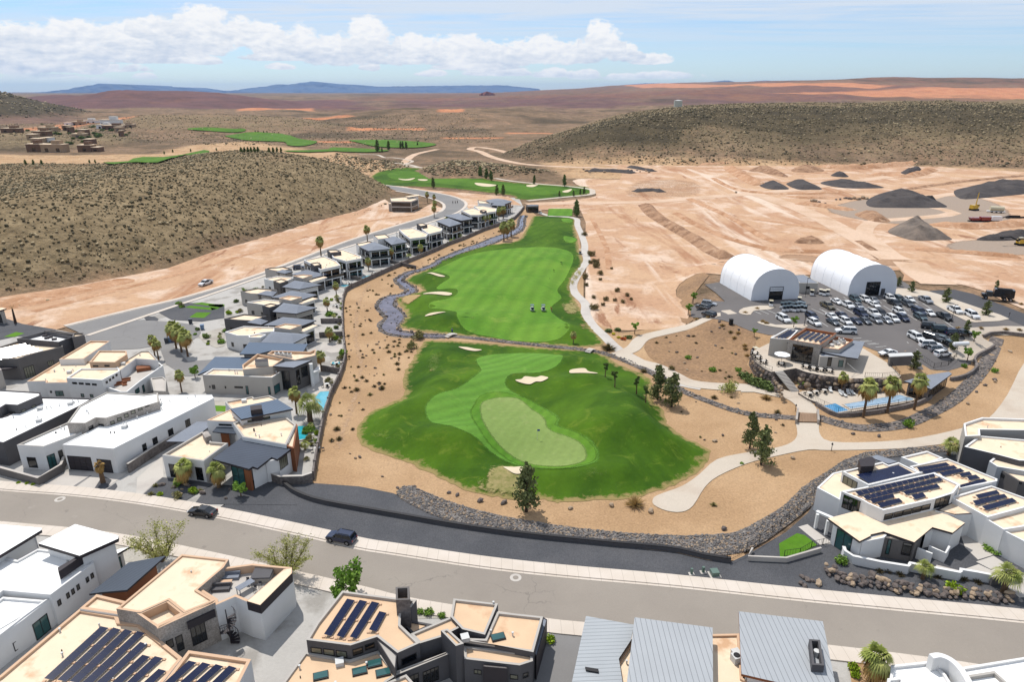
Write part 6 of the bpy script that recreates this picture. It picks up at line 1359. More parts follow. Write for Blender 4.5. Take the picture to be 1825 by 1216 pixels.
# expedition truck
p,a=hd(R4,1600,262,-100,-10)
e=empty('expedition_truck',(p[0],p[1],p[2]+.2),a,'big black expedition truck on the dark road at the right','truck')
mb=MB(); mb.box((-1.2,0,1.1),(5.6,2.5,2.5),top=.96); mb.build('cabin_box',PC['black'],e)
mb=MB(); mb.box((2.6,0,1.),(1.8,2.3,1.6),top=.85); mb.build('cab',PC['black'],e); mb=MB(); mb.box((4.,0,.9),(1.3,2.,.8),top=.95); mb.build('hood',PC['black'],e)
mb=MB(); mb.box((2.7,0,1.9),(1.72,2.1,.55),top=.9); mb.build('windows',carglass,e)
for x in (-3.2,-1.6,3.4):
    for s in (-1,1): mb=MB(); mb.tube((x,s*.85,.55),(x,s*1.25,.55),.58,n=12); wh=mb.build('wheel',tyre_m,e); mb=MB(); mb.tube((x,s*1.2,.55),(x,s*1.28,.55),.28,n=8); mb.build('rim',rim_m,wh)
for u in (-2.5,-.6):
    for s in (-1,1): mb=MB(); mb.box((u,s*1.22,2.3),(.9,.1,.5)); mb.build('side_window',carglass,e)
mb=MB(); mb.box((-1.2,0,3.6),(4,1.6,.15)); mb.build('roof_rack',trim_b,e)
# golf carts
def cart_src():
    e=empty('golf_cart',(0,0,-500))
    mb=MB(); mb.box((0,0,.25),(2.3,1.15,.22)); mb.box((.85,0,.45),(.6,1.1,.45),top=.85); mb.box((-.75,0,.45),(.7,1.1,.35)); o=mb.build('body',PC['white'],e)
    mb=MB(); mb.box((-.15,0,.7),(.5,1.,.14)); mb.box((-.42,0,.8),(.1,1.,.4)); mb.build('seat',trim_b,e)
    mb=MB(); mb.box((-.05,0,1.78),(1.6,1.2,.08),top=.94); o=mb.build('roof',PC['cream'],e); o['paint']=1
    for x,y in ((.6,.5),(.6,-.5),(-.75,.5),(-.75,-.5)): mb=MB(); mb.tube((x*1.05,y,.7),(x,y,1.8),.025,n=4); mb.build('roof_post',trim_b,e)
    for x,y in ((.75,.5),(.75,-.5),(-.75,.5),(-.75,-.5)): mb=MB(); mb.tube((x,y*.9,.23),(x,y*1.2,.23),.23,n=10); mb.build('wheel',tyre_m,e)
    mb=MB(); mb.box((-1.2,0,.5),(.3,.7,.7),top=.9); mb.build('golf_bag',PC['navy'],e)
    VT['cart']=e; bpy.context.view_layer.update(); collect(e)
cart_src()
def putcart(f,x,y,dx,dy,label,group=None,dz=.16):
    col='teal' if group in('fw','golf carts packed in front of the left tent') else 'cream'
    p,a=hd(f,x,y,dx,dy); zz=p[2]+dz
    if group=='fw': zz+=float(hg(np.array([p[0]]),np.array([p[1]]))[0])+.1; group=None
    return place('cart',p[0],p[1],zz,a,col,label,'golf cart',group)
k=0
for r_,(y0,n) in enumerate(((540,7),(565,7))):
    for i in range(n):
        x=885+i*26+r_*14; y=y0-(i%3)*3
        putcart(R3,x,y,-10,20,'parked golf cart in the packed cluster in front of the left tent','golf carts packed in front of the left tent')
for x,y,l in ((803,525,'single golf cart with pale roof in front of the left tent'),(1105,445,'golf cart with cream roof by the site office wall'),(1170,440,'golf cart left of two others between the office and right tent'),(1195,446,'middle golf cart between the office and right tent'),(1222,442,'rightmost golf cart between the office and right tent'),(1012,500,'golf cart behind the packed cluster, near the tent')):
    putcart(R3,x,y,4,20,l,'golf carts by the tents')
putcart(R8,1126,352,-6,-20,'left one of two golf carts on the upper fairway','fw'); putcart(R8,1198,350,-6,-20,'right one of two golf carts on the upper fairway','fw')
putcart(ID,963,381,10,4,'golf cart at the start of the cart path by the tee'); putcart(ID,1034,453,1,-12,'golf cart driving on the cart path beside the upper fairway')
putcart(R5,210,330,20,12,'golf cart parked at the left end of the club house terrace'); putcart(R5,240,372,20,14,'second golf cart beside the left railing of the terrace')
# ---------- people ----------
skin_m=M('skin',(200,150,120),.7,.05); hairm=M('hair',(60,44,34),.8,.1)
def person(x,y,z,rz,shirt,trousers,label,pose='stand'):
    e=empty('person',(x,y,z),rz,label,'person')
    mesh=bpy.data.meshes.new('body')
    br=.25 if pose!='putt' else .1; ay=.12 if pose!='putt' else .38; lean=0 if pose!='putt' else .28
    V=[(0,0,.95),(0,lean*.5,1.2),(0,lean,1.42),(0,lean*1.15,1.53),(0,lean*1.3,1.66),(.1,0,.9),(.13,.03,.5),(.14,-.02,.08),(.14,.14,.04),(-.1,0,.9),(-.13,.05,.5),(-.15,0,.08),(-.15,.16,.04),(.19,lean,1.4),(br,lean+.03,1.13),(br*.8,lean+ay,.92),(-.19,lean,1.4),(-br,lean+.03,1.13),(-br*.8,lean+ay,.92)]
    E=[(0,1),(1,2),(2,3),(3,4),(0,5),(5,6),(6,7),(7,8),(0,9),(9,10),(10,11),(11,12),(2,13),(13,14),(14,15),(2,16),(16,17),(17,18)]
    rad=[.15,.15,.16,.06,.105,.1,.07,.05,.045,.1,.07,.05,.045,.07,.05,.04,.07,.05,.04]
    mesh.from_pydata(V,E,[]); o=bpy.data.objects.new('body',mesh); COL.objects.link(o); o.parent=e
    m=o.modifiers.new('s','SKIN'); 
    for i,r in enumerate(rad): mesh.skin_vertices[0].data[i].radius=(r,r)
    mesh.skin_vertices[0].data[0].use_root=True
    o.modifiers.new('u','SUBSURF').levels=1; mesh.materials.append(skin_m)
    mb=MB()
    for k in range(3): pass
    def ring(pts,name,mat):
        q=MB();n=10
        for (cx,cy,cz,rx,ry) in pts:
            for i in range(n): t=6.2832*i/n; q.v.append((cx+rx*math.cos(t),cy+ry*math.sin(t),cz))
        for j in range(len(pts)-1):
            for i in range(n): q.f.append([j*n+i,j*n+(i+1)%n,(j+1)*n+(i+1)%n,(j+1)*n+i]);q.m.append(0);q.sm.append(True)
        q.build(name,mat,e)
    ring([(0,0,.9,.2,.16),(0,lean*.5,1.2,.2,.17),(0,lean,1.42,.24,.16),(0,lean*1.1,1.5,.1,.09)],'shirt',shirt)
    ring([(0,0,.98,.2,.16),(0,0,.8,.22,.17)],'waistband',trousers)
    for s in (-1,1): ring([(s*.11,0,.88,.12,.13),(s*.13,.04,.5,.09,.1),(s*.14,0,.12,.075,.08)],'trouser_leg',trousers)
    q=MB(); q.blob((0,lean*1.3-.01,1.74),(.12,.13,.1),0,.02); q.build('hat',shirt,e)
    return e
def ppl(f,x,y,rz,sh,tr,label,pose='stand',dz=.1,g=False):
    (a,b),=f([(x,y)]); p=PT(a,b); z=p[2]+dz+(float(hg(np.array([p[0]]),np.array([p[1]]))[0]) if g else 0); return person(p[0],p[1],z,rz,sh,tr,label,pose)
ppl(R8,1252,356,2.,M('orange_cloth',(190,110,70)),M('khaki',(170,150,120)),'golfer in an orange shirt bending over the ball beside two golf carts','putt',.2,True)
ppl(R8,606,497,.3,M('blue_cloth',(40,80,150)),M('dark_cloth',(40,44,56)),'person in blue standing at the small footbridge over the creek')
for k,(u,v) in enumerate(((430,215),(470,212),(505,208))):
    ppl(T3,u,v,.2,M('dark_cloth',(40,44,56)),M('dark_cloth',(40,44,56)),('left','middle','right')[k]+' one of three walkers on the far bend of the street',dz=.15)
ppl(R3,1065,445,.3,PC['navy'],trim_b,'person standing by the lamp post beside the site office',dz=.2) if 0 else None
# ---------- trees and plants (a source of each kind, then copies) ----------
def leafcloud(mb,pts,size,rg,m=0,flat=.5):
    for (x,y,z) in pts:
        s=size*rg.uniform(.6,1.3); a=Vector((rg.gauss(0,1),rg.gauss(0,1),rg.gauss(0,1)*flat)).normalized(); b=a.orthogonal().normalized(); b.rotate(Matrix.Rotation(rg.random()*6.28,3,a)); c=a.cross(b)
        p=Vector((x,y,z)); mb.add([p-b*s,p+c*s*.6,p+b*s,p-c*s*.6],[(0,1,2,3)],m)
def src(name,parts):
    e=empty(name,(0,0,-500))
    for nm,mb,mt in parts: mb.build(nm,mt,e)
    return e
def mk_pine(seed,slim=.22,n=1100,leaf=.05,mat=None,hole=.25,base=.1):
    rg=random.Random(seed); t=MB(); t.tube((0,0,0),(0.01,0,.5),.03,.018,6); t.tube((.01,0,.5),(0,0,.95),.018,.004,5); c=MB(); pts=[]
    nb=34
    for k in range(nb):
        z=base+(.9-base)*((k+.5)/nb)**.95; a=rg.random()*6.28; L=slim*(1-z)**.75*rg.uniform(.65,1.2)+.015
        if z<base+.12: L*=.8
        dz=rg.uniform(.0,.10)
        t.tube((0,0,z),(math.cos(a)*L*.8,math.sin(a)*L*.8,z+dz*.7),.006,.002,4)
        for j in range(n//nb):
            u=rg.random()**.55; w_=.045+.05*(1-z)
            pts.append((math.cos(a)*L*u+rg.gauss(0,w_*.55),math.sin(a)*L*u+rg.gauss(0,w_*.55),z+dz*u+rg.gauss(0,w_*.5)))
    for j in range(40): pts.append((rg.gauss(0,.012),rg.gauss(0,.012),rg.uniform(.85,1.0)))
    leafcloud(c,pts,leaf,rg); return [('trunk',t,bark_d),('crown',c,mat or lf_pine)]
def mk_round(seed,mat,n=700,leaf=.07,trunk=.35,rx=.34,rz=.36,cz=.64,clumps=12,bk=None):
    rg=random.Random(seed);t=MB();c=MB();t.tube((0,0,0),(0,0,trunk+.1),.035,.02,6);pts=[]
    for k in range(clumps):
        a=rg.random()*6.28;r=rx*rg.uniform(.2,.85);z=cz+rz*rg.uniform(-.6,.65);x,y=math.cos(a)*r,math.sin(a)*r
        t.tube((0,0,trunk),(x*.8,y*.8,z),.014,.004,4);s=rx*rg.uniform(.28,.5)
        for j in range(n//clumps): 
            d=Vector((rg.gauss(0,1),rg.gauss(0,1),rg.gauss(0,1))).normalized()*s*rg.random()**.4; pts.append((x+d.x,y+d.y,max(.06,z+d.z*.85)))
    leafcloud(c,pts,leaf,rg); return [('trunk',t,bk or bark),('crown',c,mat)]
def mk_bush(seed,mat,n=420,leaf=.09,h_=.55):
    rg=random.Random(seed);c=MB();pts=[];t=MB()
    for k in range(9):
        a=rg.random()*6.28;r=rg.uniform(.0,.32);x,y=math.cos(a)*r,math.sin(a)*r;z=h_*rg.uniform(.25,.7); t.tube((x*.2,y*.2,0),(x,y,z),.015,.006,4)
        for j in range(n//9):
            d=Vector((rg.gauss(0,1),rg.gauss(0,1),rg.gauss(0,1))).normalized()*.24*rg.random()**.4; pts.append((x+d.x,y+d.y,max(.02,z+d.z*h_*1.6)))
    leafcloud(c,pts,leaf,rg); return [('stem',t,bark_d),('foliage',c,mat)]
def mk_spiky(seed,mat,n=90,wd=.02,up=.6,L=.5):
    rg=random.Random(seed);c=MB()
    for k in range(n):
        a=rg.random()*6.28;el=rg.uniform(.25,1.45);l=L*rg.uniform(.7,1.1);d=Vector((math.cos(a)*math.cos(el),math.sin(a)*math.cos(el),math.sin(el)));s=Vector((-math.sin(a),math.cos(a),0))*wd
        p0=Vector((d.x*.04,d.y*.04,0));p1=p0+d*l*.6;p2=p0+d*l-Vector((0,0,.06*math.cos(el)));c.add([p0-s,p0+s,p1+s,p2,p1-s],[(0,1,2,3,4)])
    return [('blades',c,mat)]
def mk_palo(seed,mat):
    rg=random.Random(seed);t=MB();c=MB();pts=[]
    for k in range(7):
        a=k*.9+rg.random()*.4;p=Vector((0,0,.04));d=Vector((math.cos(a)*.55,math.sin(a)*.55,1)).normalized();r=.022
        for s in range(4):
            q=p+d*rg.uniform(.14,.2);t.tube(p,q,r,r*.7,5);p=q;r*=.7;d=(d+Vector((rg.uniform(-.3,.3),rg.uniform(-.3,.3),.1))).normalized()
            for j in range(24):
                dd=Vector((rg.gauss(0,.5)+d.x,rg.gauss(0,.5)+d.y,rg.uniform(.5,1.3))).normalized();l=rg.uniform(.1,.28);b=dd.orthogonal().normalized()*.0035
                e_=p+dd*l; c.add([p-b,p+b,e_+b*.5,e_-b*.5],[(0,1,2,3)])
                for i in range(5): u=rg.uniform(.3,1.05);pts.append(tuple(p+dd*l*u+Vector((rg.gauss(0,.018),rg.gauss(0,.018),rg.gauss(0,.018)))))
    leafcloud(c,pts,.015,rg); return [('trunk',t,bark),('crown',c,mat)]
def mk_palm(seed,skirt=.22,lean=.0,crown_r=.30,green=lf_palm,nf=34,tr=.028):
    rg=random.Random(seed);t=MB();c=MB();s_=MB();top=.80;n=10
    for k in range(n):
        z0,z1=top*k/n,top*(k+1)/n;r0=tr*(1.35-.5*k/n);t.tube((lean*z0*z0,0,z0),(lean*z1*z1,0,z1),r0*1.08,r0*.9,8)
    cx=lean*top*top
    def fan(mb,a,el,L,droop,m,w=.55):
        d=Vector((math.cos(a)*math.cos(el),math.sin(a)*math.cos(el),math.sin(el)));base=Vector((cx,0,top))+d*.02
        hub=base+d*L*.45; hub.z-=droop*.15*L; side=Vector((-math.sin(a),math.cos(a),0));sw=side*.006;mb.add([base-sw,base+sw,hub+sw,hub-sw],[(0,1,2,3)],m)
        fw=(hub-base).normalized(); fw.z-=droop*.5; fw.normalize(); nb=11
        for i in range(nb):
            th=(i/(nb-1)-.5)*3.0; dd=(fw*math.cos(th)+side*math.sin(th)); l=L*.62*(1-.25*abs(th)/1.5)*rg.uniform(.85,1.08)
            p=side*math.cos(th)*.022-fw*math.sin(th)*.022
            mid=hub+dd*l*.6; tip=hub+dd*l; tip.z-=l*(.25+.45*droop); mid.z-=l*.08
            mb.add([hub,mid-p,tip,mid+p],[(0,1,2,3)],m)
    for k in range(nf): fan(c,rg.random()*6.28,1.4-1.35*(k/nf)**.8,crown_r*rg.uniform(.85,1.1),.3+.7*(k/nf),0)
    if skirt:
        for k in range(34): fan(s_,rg.random()*6.28,-.1-1.1*rg.random(),crown_r*1.05*rg.uniform(.8,1.1),1.2,0)
    P_=[('trunk',t,bark),('crown',c,green)]
    if skirt: P_.append(('dead_frond_skirt',s_,lf_dry))
    return P_
KN={}
def kind(key,name,parts):
    e=src(name,parts); KN[key]=e; return e
kind('pine','pine_tree',mk_pine(1,.27,1500,.034)); kind('pine2','pine_tree',mk_pine(2,.33,1500,.034,hole=.4)); kind('cypress','cypress_tree',mk_pine(3,.16,1000,.04,lf_dark)); kind('sapling','young_tree',mk_round(4,lf_dark,420,.05,.3,.17,.32,.62,8)); kind('lotpine','pine_tree',mk_pine(5,.30,1100,.045,base=.06))
kind('round','leafy_tree',mk_round(6,lf_green,1100,.05,.3,.34,.34,.62,15)); kind('round2','leafy_tree',mk_round(7,lf_green,700,.06,.4,.28,.28,.68,10)); kind('palo','palo_verde_tree',mk_palo(8,lf_palo)); kind('paloy','palo_verde_tree',mk_bush(9,lf_palm,900,.04,.8))
kind('bush','bush',mk_bush(10,lf_dark)); kind('bushg','bush',mk_bush(11,lf_green)); kind('bushlime','bush',mk_bush(12,lf_lime)); kind('bushol','desert_bush',mk_bush(13,lf_olive,700,.06,.75)); kind('bushy','bush',mk_bush(14,lf_yel)); kind('bushr','bush',mk_bush(15,lf_red)); kind('bushbr','desert_bush',mk_bush(16,lf_brown,700,.055,.75))
kind('straw','straw_grass_clump',mk_spiky(17,lf_straw,170,.018,.6,.75)); kind('agave','agave',mk_spiky(18,lf_olive,60,.03,.5,.5)); kind('tuft','grass_tuft',mk_spiky(19,lf_scrub,70,.02)); kind('straws','straw_grass_clump',mk_spiky(20,lf_brown,120,.02,.6,.7))
kind('palm','palm_tree',mk_palm(21)); kind('palm2','palm_tree',mk_palm(22,.22,.06)); kind('palmg','palm_tree',mk_palm(23,.2,.0,.27)); kind('palms','palm_tree',mk_palm(24,.2,0,.40,tr=.06)); kind('palmfan','fan_palm',mk_palm(25,0,0,.62,tr=.09)); kind('palmy','palm_tree',mk_palm(26,.22,0,.22,green=lf_palm,tr=.024,nf=22)); kind('wrapped','palm_tree',mk_palm(27,.3,0,.2,green=lf_dry,nf=12,tr=.07))
def rockm(seed,mat,n=1):
    rg=random.Random(seed);mb=MB(); mb.blob((0,0,.28),(.5,.42,.36),0,.22,rg); e=empty('boulder',(0,0,-500)); mb.build('rock',mat,e); return mb
# rocks are single meshes without an empty
ROCK=[]
for k in range(6):
    rg=random.Random(50+k);mb=MB(); mb.blob((0,0,.25),(.55,.42,.36),0,.2,rg); mb.blob((.2,.05,.15),(.35,.3,.25),0,.2,rg)
    o=mb.build('boulder',rock_m if k<4 else rock_l); o.location=(0,0,-500); ROCK.append(o)
bpy.context.view_layer.update()
for e in KN.values(): collect(e)
USED=set()
def put(key,px,py,hh,label,cat,group=None,f=ID,wide=1.,golf=False,rz=None,dz=0):
    (a,b),=f([(px,py)]); 
    p=PT(a,b) if b>300 else PF(a,b)
    z=p[2]+.1+dz
    if golf: z+=float(hg(np.array([p[0]]),np.array([p[1]]))[0])
    c=copy_tree(KN[key]); c.location=(p[0],p[1],z-.05); c.scale=(hh*wide,hh*wide,hh); c.rotation_euler=(0,0,rnd.random()*6.28 if rz is None else rz); tag(c,label,cat,group); return c
# palms
PL='tall palm tree with a skirt of dry fronds'
for (k,x,y,hh,f,lab) in [('palms',332,864,4.6,ID,'left one of two squat palms before the timber clad house'),('palms',391,870,4.6,ID,'right one of two squat palms before the timber clad house'),('palmy',529,738,6.6,ID,'palm with golden dry fronds beside the large beige house pool'),('palmfan',553,752,5,ID,'pale spreading palm at the lower end of the long pool'),('palmg',573,662,5.5,ID,'full green palm behind the large beige house'),('palmg',588,611,4.6,ID,'green palm in a back yard beside the nearest row house'),
 ('palmy',584,560,5.6,ID,'yellowing palm in a back yard of the row houses'),('palmy',600,530,5.6,ID,'brownish palm in the back yard near the third row pool'),('palmy',609,495,5.6,ID,'palm in front of the two storey white row houses'),('palmg',657,482,5,ID,'green palm at the corner of a hipped row house'),('palmy',698,466,6,ID,'thin dry palm before the ninth row house'),('palmg',750,456,5,ID,'green palm beside the gravel yard of the row'),
 ('palmy',572.4,457,9,ID,'tall palm on the street verge above the row houses'),('palmy',655,431,8.,ID,'second tall palm on the street verge, further away'),('palmg',898,429,9.,ID,'left palm of the pair on the stream island'),('palmg',911,422,8.5,ID,'right palm of the pair on the stream island'),('palmg',904,426,6.,ID,'short palm between the pair on the stream island'),
 ('palmg',863,405,6,ID,'palm by the golf wall, left of a cluster'),('palmg',871,402,5.5,ID,'second palm of the cluster at the golf wall'),('palmg',877,398,6,ID,'third palm of the cluster at the golf wall'),('palmg',889,392,7,ID,'fourth palm of the cluster at the golf wall'),('palmg',897,390,7,ID,'rightmost palm of the cluster at the golf wall'),
 ('palmy',761.6,361,7,ID,'left small palm inside the far street bend'),('palmy',774,363,6,ID,'right small palm inside the far street bend'),('palmy',775,378,7,ID,'palm on the verge near the lone house'),('palmy',774,388,7,ID,'palm on the street verge just below the bend'),('palmg',797,410,6.5,ID,'palm in front of a dark hipped row house'),
 ('palmy',276,634,6.,ID,'left dry palm beside the cul-de-sac'),('palmy',283,642,6,ID,'right dry palm beside the cul-de-sac'),('palmg',314.5,622,8,ID,'rear green palm of three by the cul-de-sac drive'),('palmg',324,628,7.6,ID,'middle green palm of three by the cul-de-sac drive'),('palmg',335,636,7.4,ID,'front green palm of three by the cul-de-sac drive'),('palmy',324,699,5.6,ID,'dry palm at the corner of the tan roofed house'),
 ('wrapped',184,861,4.6,ID,'small palm with tied up yellow fronds by the garage'),('palmy',1498,702,5.6,ID,'palm with a golden skirt against the rock retaining wall'),('palmy',1538,745,9.4,ID,'left palm along the lower edge of the club pool'),('palmy',1580.5,737,9.,ID,'middle palm along the lower edge of the club pool'),('palmy',1629,731,8.8,ID,'right palm along the lower edge of the club pool, near the pavilion'),
 ('palms',1552,1222,5.2,ID,'green palm in the sandy bed at the bottom edge'),('palmg',1021.6,613,3.6,ID,'small palm on the upper golf rough near the creek'),('palmfan',1644,1033,2.4,ID,'small fan palm in charcoal gravel before the white stepped wall'),('palmfan',1788,1057,3.6,ID,'larger fan palm at the end of the white stepped wall'),('palmfan',1690,812,3.0,ID,'fan palm behind the solar house roof'),
 ('palmfan',26*1.,900,.1,ID,None)]:
    if lab: put(k,x,y,hh,lab,'palm tree','palm trees',f,golf=(y>500 and x>1000 and y<620 and x<1060))
o=None
# stripped palm at the left
p=PT(28,577);e=empty('palm_tree',(p[0],p[1],0),0,'bare trunked palm with only a few upright fronds by the left dirt lot','palm tree','palm trees'); mb=MB(); mb.tube((0,0,0),(.1,0,4.6),.42,.2,8); mb.build('trunk',bark_d,e); mb=MB()
for k in range(5): mb.tube((.1,0,4.5),(.1+math.cos(k*1.3)*.7,math.sin(k*1.3)*.7,5.9),.05,.02,4)
mb.build('crown',lf_olive,e)
# conifers
for (k,x,y,hh,lab,w_) in [('pine',938,913,9.4,'dark pine standing alone in front of the near green',1.),('pine2',1172,713,8.4,'left one of two tall dark conifers right of the green',.95),('pine',1197,726,8.2,'right one of two tall dark conifers right of the green',1.1),('pine',1336,800,8.,'rear pine of a pair beside the wide cart path',.8),('pine2',1356,829,8.2,'front bushy pine of a pair beside the wide cart path',1.)]:
    put(k,x,y,hh,lab,'pine tree' if 'pine' in k else 'cypress tree',None,wide=w_)
for (x,y,hh,lab) in [(1077.6,690,4,'leftmost sapling in a row on the right side of the rough'),(1094.6,708,4.6,'second sapling in a row on the right side of the rough'),(1133.7,708,5,'third sapling in a row on the right side of the rough'),(1150,724,4.6,'front right sapling near the cypresses')]: put('sapling',x,y,hh,lab,'tree','saplings on the lower rough',golf=True)
for (x,y,hh,lab) in [(1685,540,4.8,'largest pine at the top corner of the car park'),(1623.5,521,3.8,'pine behind the car park near the right tent'),(1601,511,3.4,'small pine at the corner of the right tent'),(1756,563,4.6,'pine on the right gravel island of the car park'),(1775,515,3.,'small pine behind the expedition truck'),(1722,594,3.8,'pine among the dark vehicles at the right'),(1697,624,4.8,'pine on the island above the pale suv trio'),(1628,658,4.8,'pine beside the bin shelter')]: put('lotpine',x,y,hh,lab,'pine tree','pines round the car park')
for (x,y,hh,lab) in [(1235,541,3.8,'green tree left of the dark cars'),(1226,563,4.,'green tree on the brown slope below the dark cars'),(1414,585,3.6,'slim tree on the planted island in the car park'),(1344,601,2.6,'small round tree on the brown slope'),(1723,646,4,'thin sapling by the curved stone wall'),(1735,611,3.6,'pale sapling on the gravel by the creek'),(1131,596,3.8,'small tree beside the flower bed at the path fork')]: put('round2',x,y,hh,lab,'tree','small trees round the club')
put('round',628,1064,5.6,'bright green tree beside the charcoal house','tree'); put('round',606,1078,3.6,'lower olive tree next to the bright green tree','tree'); put('palo',290,1005,7.2,'feathery palo verde behind the dark metal shed roof','tree',wide=1.25); put('palo',512,1030,7.0,'feathery palo verde behind the roof terrace','tree',wide=1.25)
put('paloy',1300,700,3.6,'feathery green shrub tree beside the footpath','tree',wide=1.5); put('round',348,674,3.4,'small green tree at the cul-de-sac drive','tree'); put('round',430,886,3.,'round bright green bush in charcoal gravel','bush',wide=1.1)
# far cypresses
for i,(x,y,hh) in enumerate([(673,271,14),(681,272,6),(693,268,11),(714,265.5,9),(718,265,9),(724,266,9),(744,260,5),(856,316,9),(867,319,8.5),(875,322,8),(772,335,7.5),(885.5,348,7),(896.5,349,7.5),(952,329,7),(1006,332,8.5),(997,351,4),(1022,350,4),(1034,347.5,4),(1041,346.5,5),(1027,385,9),(1029,386,7)]):
    put('cypress',x,y,hh,'dark cypress by the distant golf hole','cypress tree','cypresses by the distant golf hole',wide=1.15)
for i,(x,y) in enumerate([(46,294),(60,294),(75,294),(160,291),(170,291),(293,275),(308,272),(340,271),(386,269)]+[(430+i*6,272-i*.1) for i in range(6)]+[(480+i*7,272) for i in range(4)]+[(455,236),(460,236),(470,237),(476,237)]):
    put('cypress',x,y,3.6,'tiny dark tree on the distant plain','tree','tiny trees on the distant plain',wide=1.7)
# bushes with a place of their own
B_=[('bushol',747,604,3.4,1.6,'large olive bush at the left end of the creek'),('bushol',733,622,2.8,1.5,'lower olive bush below the large one by the creek'),('straws',1084,624,3.2,1.5,'big straw coloured grass clump at the creek end'),('straw',1132,902,2.6,1.35,'straw grass clump in the sand below the green'),('bushbr',1059,552,2.6,1.8,'wide brown bush beside the cart path'),('bushbr',1063,477,3,1.5,'brown bush by the upper cart path, beside the next two'),('bushbr',1070,490,2.5,1.5,'brown bush just below the upper path bush'),('bushbr',1043,497,3.,1.2,'brown bush hugging the left bend of the cart path'),('bushbr',1053,456,3.2,1.7,'large dark bush above the upper path'),('bushbr',1061,470,3,1.6,'dark bush below the large one at the upper path'),('bushbr',1042,420,2.6,1.8,'bush on the dirt beside the tee end of the path'),
('bush',1359,690,3.0,2.1,'green hedge bush left of the terrace steps, lower'),('bush',1344,684,3.0,2.1,'green hedge bush left of the terrace steps, upper'),('bush',1374,697,2.6,2.,'green hedge bush nearest the terrace steps'),('bush',1328,675,2.6,2.,'green hedge bush at the top of the hedge'),('bushg',1316,662,1.5,1.5,'round dark bush left of the hedge'),('bushg',1429,688,1.8,1.5,'round bush at the foot of the steps'),('bushg',1420,670,1.3,1.5,'round bush beside the upper steps'),
('bush',1086,592,1.6,2.2,'dark green bush in the flower bed, left'),('bush',1102,590,1.6,2.,'dark green bush in the flower bed, middle'),('bush',1120,603,1.6,2.,'dark green bush in the flower bed, right'),('bushy',1093,597,1.,1.8,'yellow flowering bush in the bed, left'),('bushy',1103,603,1.,1.8,'yellow flowering bush in the bed, right'),('bushr',1110,606,1.2,2.2,'red orange flowering bush in the bed'),
('bushlime',1698,1055,2.6,1.5,'lime green round bush at the boulder wall'),('bushg',1499,1004,1.9,1.3,'round green bush below the putting lawn'),('bushg',1760,980,1.3,1.8,'green bush along the white wall, left'),('bushg',1772,986,1.3,1.8,'green bush along the white wall, right'),('bushg',1825,985,1.6,1.3,'dark round bush at the right edge'),('bushlime',1522,1195,1.4,1.5,'lime bush by the lower driveway, upper'),('bushlime',1523,1207,1.2,1.5,'lime bush by the lower driveway, lower'),('bushg',1568,1206,1.,1.5,'small green bush right of the bottom palm'),
('bushlime',34,863,.8,1.4,'small lime bush before the brown wall, left'),('bushlime',49,864,.8,1.4,'small lime bush before the brown wall, middle'),('bushlime',60,866,.8,1.4,'small lime bush before the brown wall, right'),('agave',278,868,1.3,1.5,'agave at the corner of the driveway bed'),('agave',312,870,1.3,1.5,'agave between the driveway and the squat palms'),('agave',269,884,1.6,1.3,'tall agave near the pavement in the rock bed'),
('bushg',738,1092,.9,1.6,'green bush behind the stone tower, left'),('bushg',749,1093,.9,1.6,'green bush behind the stone tower, middle'),('bushg',764,1096,1.2,1.6,'green bush behind the stone tower, right'),('bushg',788,1100,.9,1.6,'green bush by the courtyard chair'),('bushlime',981,1145,1.4,1.5,'lime shrub in the gap right of the charcoal house'),('bushg',550,770,2.,1.6,'green shrub under the pale spreading palm'),('bushlime',566,775,1.8,1.3,'yellow green hedge by the golf wall near the turquoise pool'),('bushlime',566,790,1.6,1.3,'second hedge by the golf wall near the turquoise pool'),
('bushg',612,632,2.4,1.3,'dark green bush against the golf wall'),('bushg',588,563,2.4,1.6,'green bush in a row house yard'),('bushg',402,592,1.6,1.5,'round bush beside the nearest row house garage'),('bushg',366,600,1.5,1.4,'round bush on the planted island'),('bushg',395,612,2.,1.4,'green bush below the nearest row house'),('bushlime',437,522,2.2,1.4,'lime bush on the planted verge, left'),('bushg',456,520,2.2,1.4,'green bush on the planted verge, right'),('bushlime',408,560,2.2,1.4,'yellowish palm like shrub in the oval bed'),('bushg',318,543,1.6,1.6,'shrub at the lawn corner on the island'),('bushg',1480,665,2.2,1.2,'bush between terrace wall boulders'),
('bushbr',1174,658,1.6,1.6,'grey green bush above the rock swale, left'),('bushbr',1197,660,1.6,1.6,'grey green bush above the rock swale, right'),('straws',1147,664,1.4,1.6,'straw tuft near the rock swale'),('straw',1365,712,1.8,1.4,'straw clump on the sand island by a boulder'),('agave',1272,902,1.3,1.5,'dark agave on the sand right of the path end'),('bushg',1226,640,1.6,1.4,'small bush on the brown slope, upper'),('bushg',1270,662,1.8,1.4,'small bush on the brown slope, lower'),('bushg',1618,762,3.,.9,'upright green bush between the two paths'),('bushg',1718,655,1.6,1.2,'round bush on the sand right of the creek'),('bushg',1773,664,1.8,1.3,'large round bush on the sand right of the creek'),('bushg',1708,792,1.2,1.3,'small bush by the right path'),('bushg',1322,838-10,.7,1.5,'tiny bush near the pine pair')]
for (k,x,y,hh,w_,lab) in B_: put(k,x,y,hh,lab,'bush',None,wide=w_*.85)
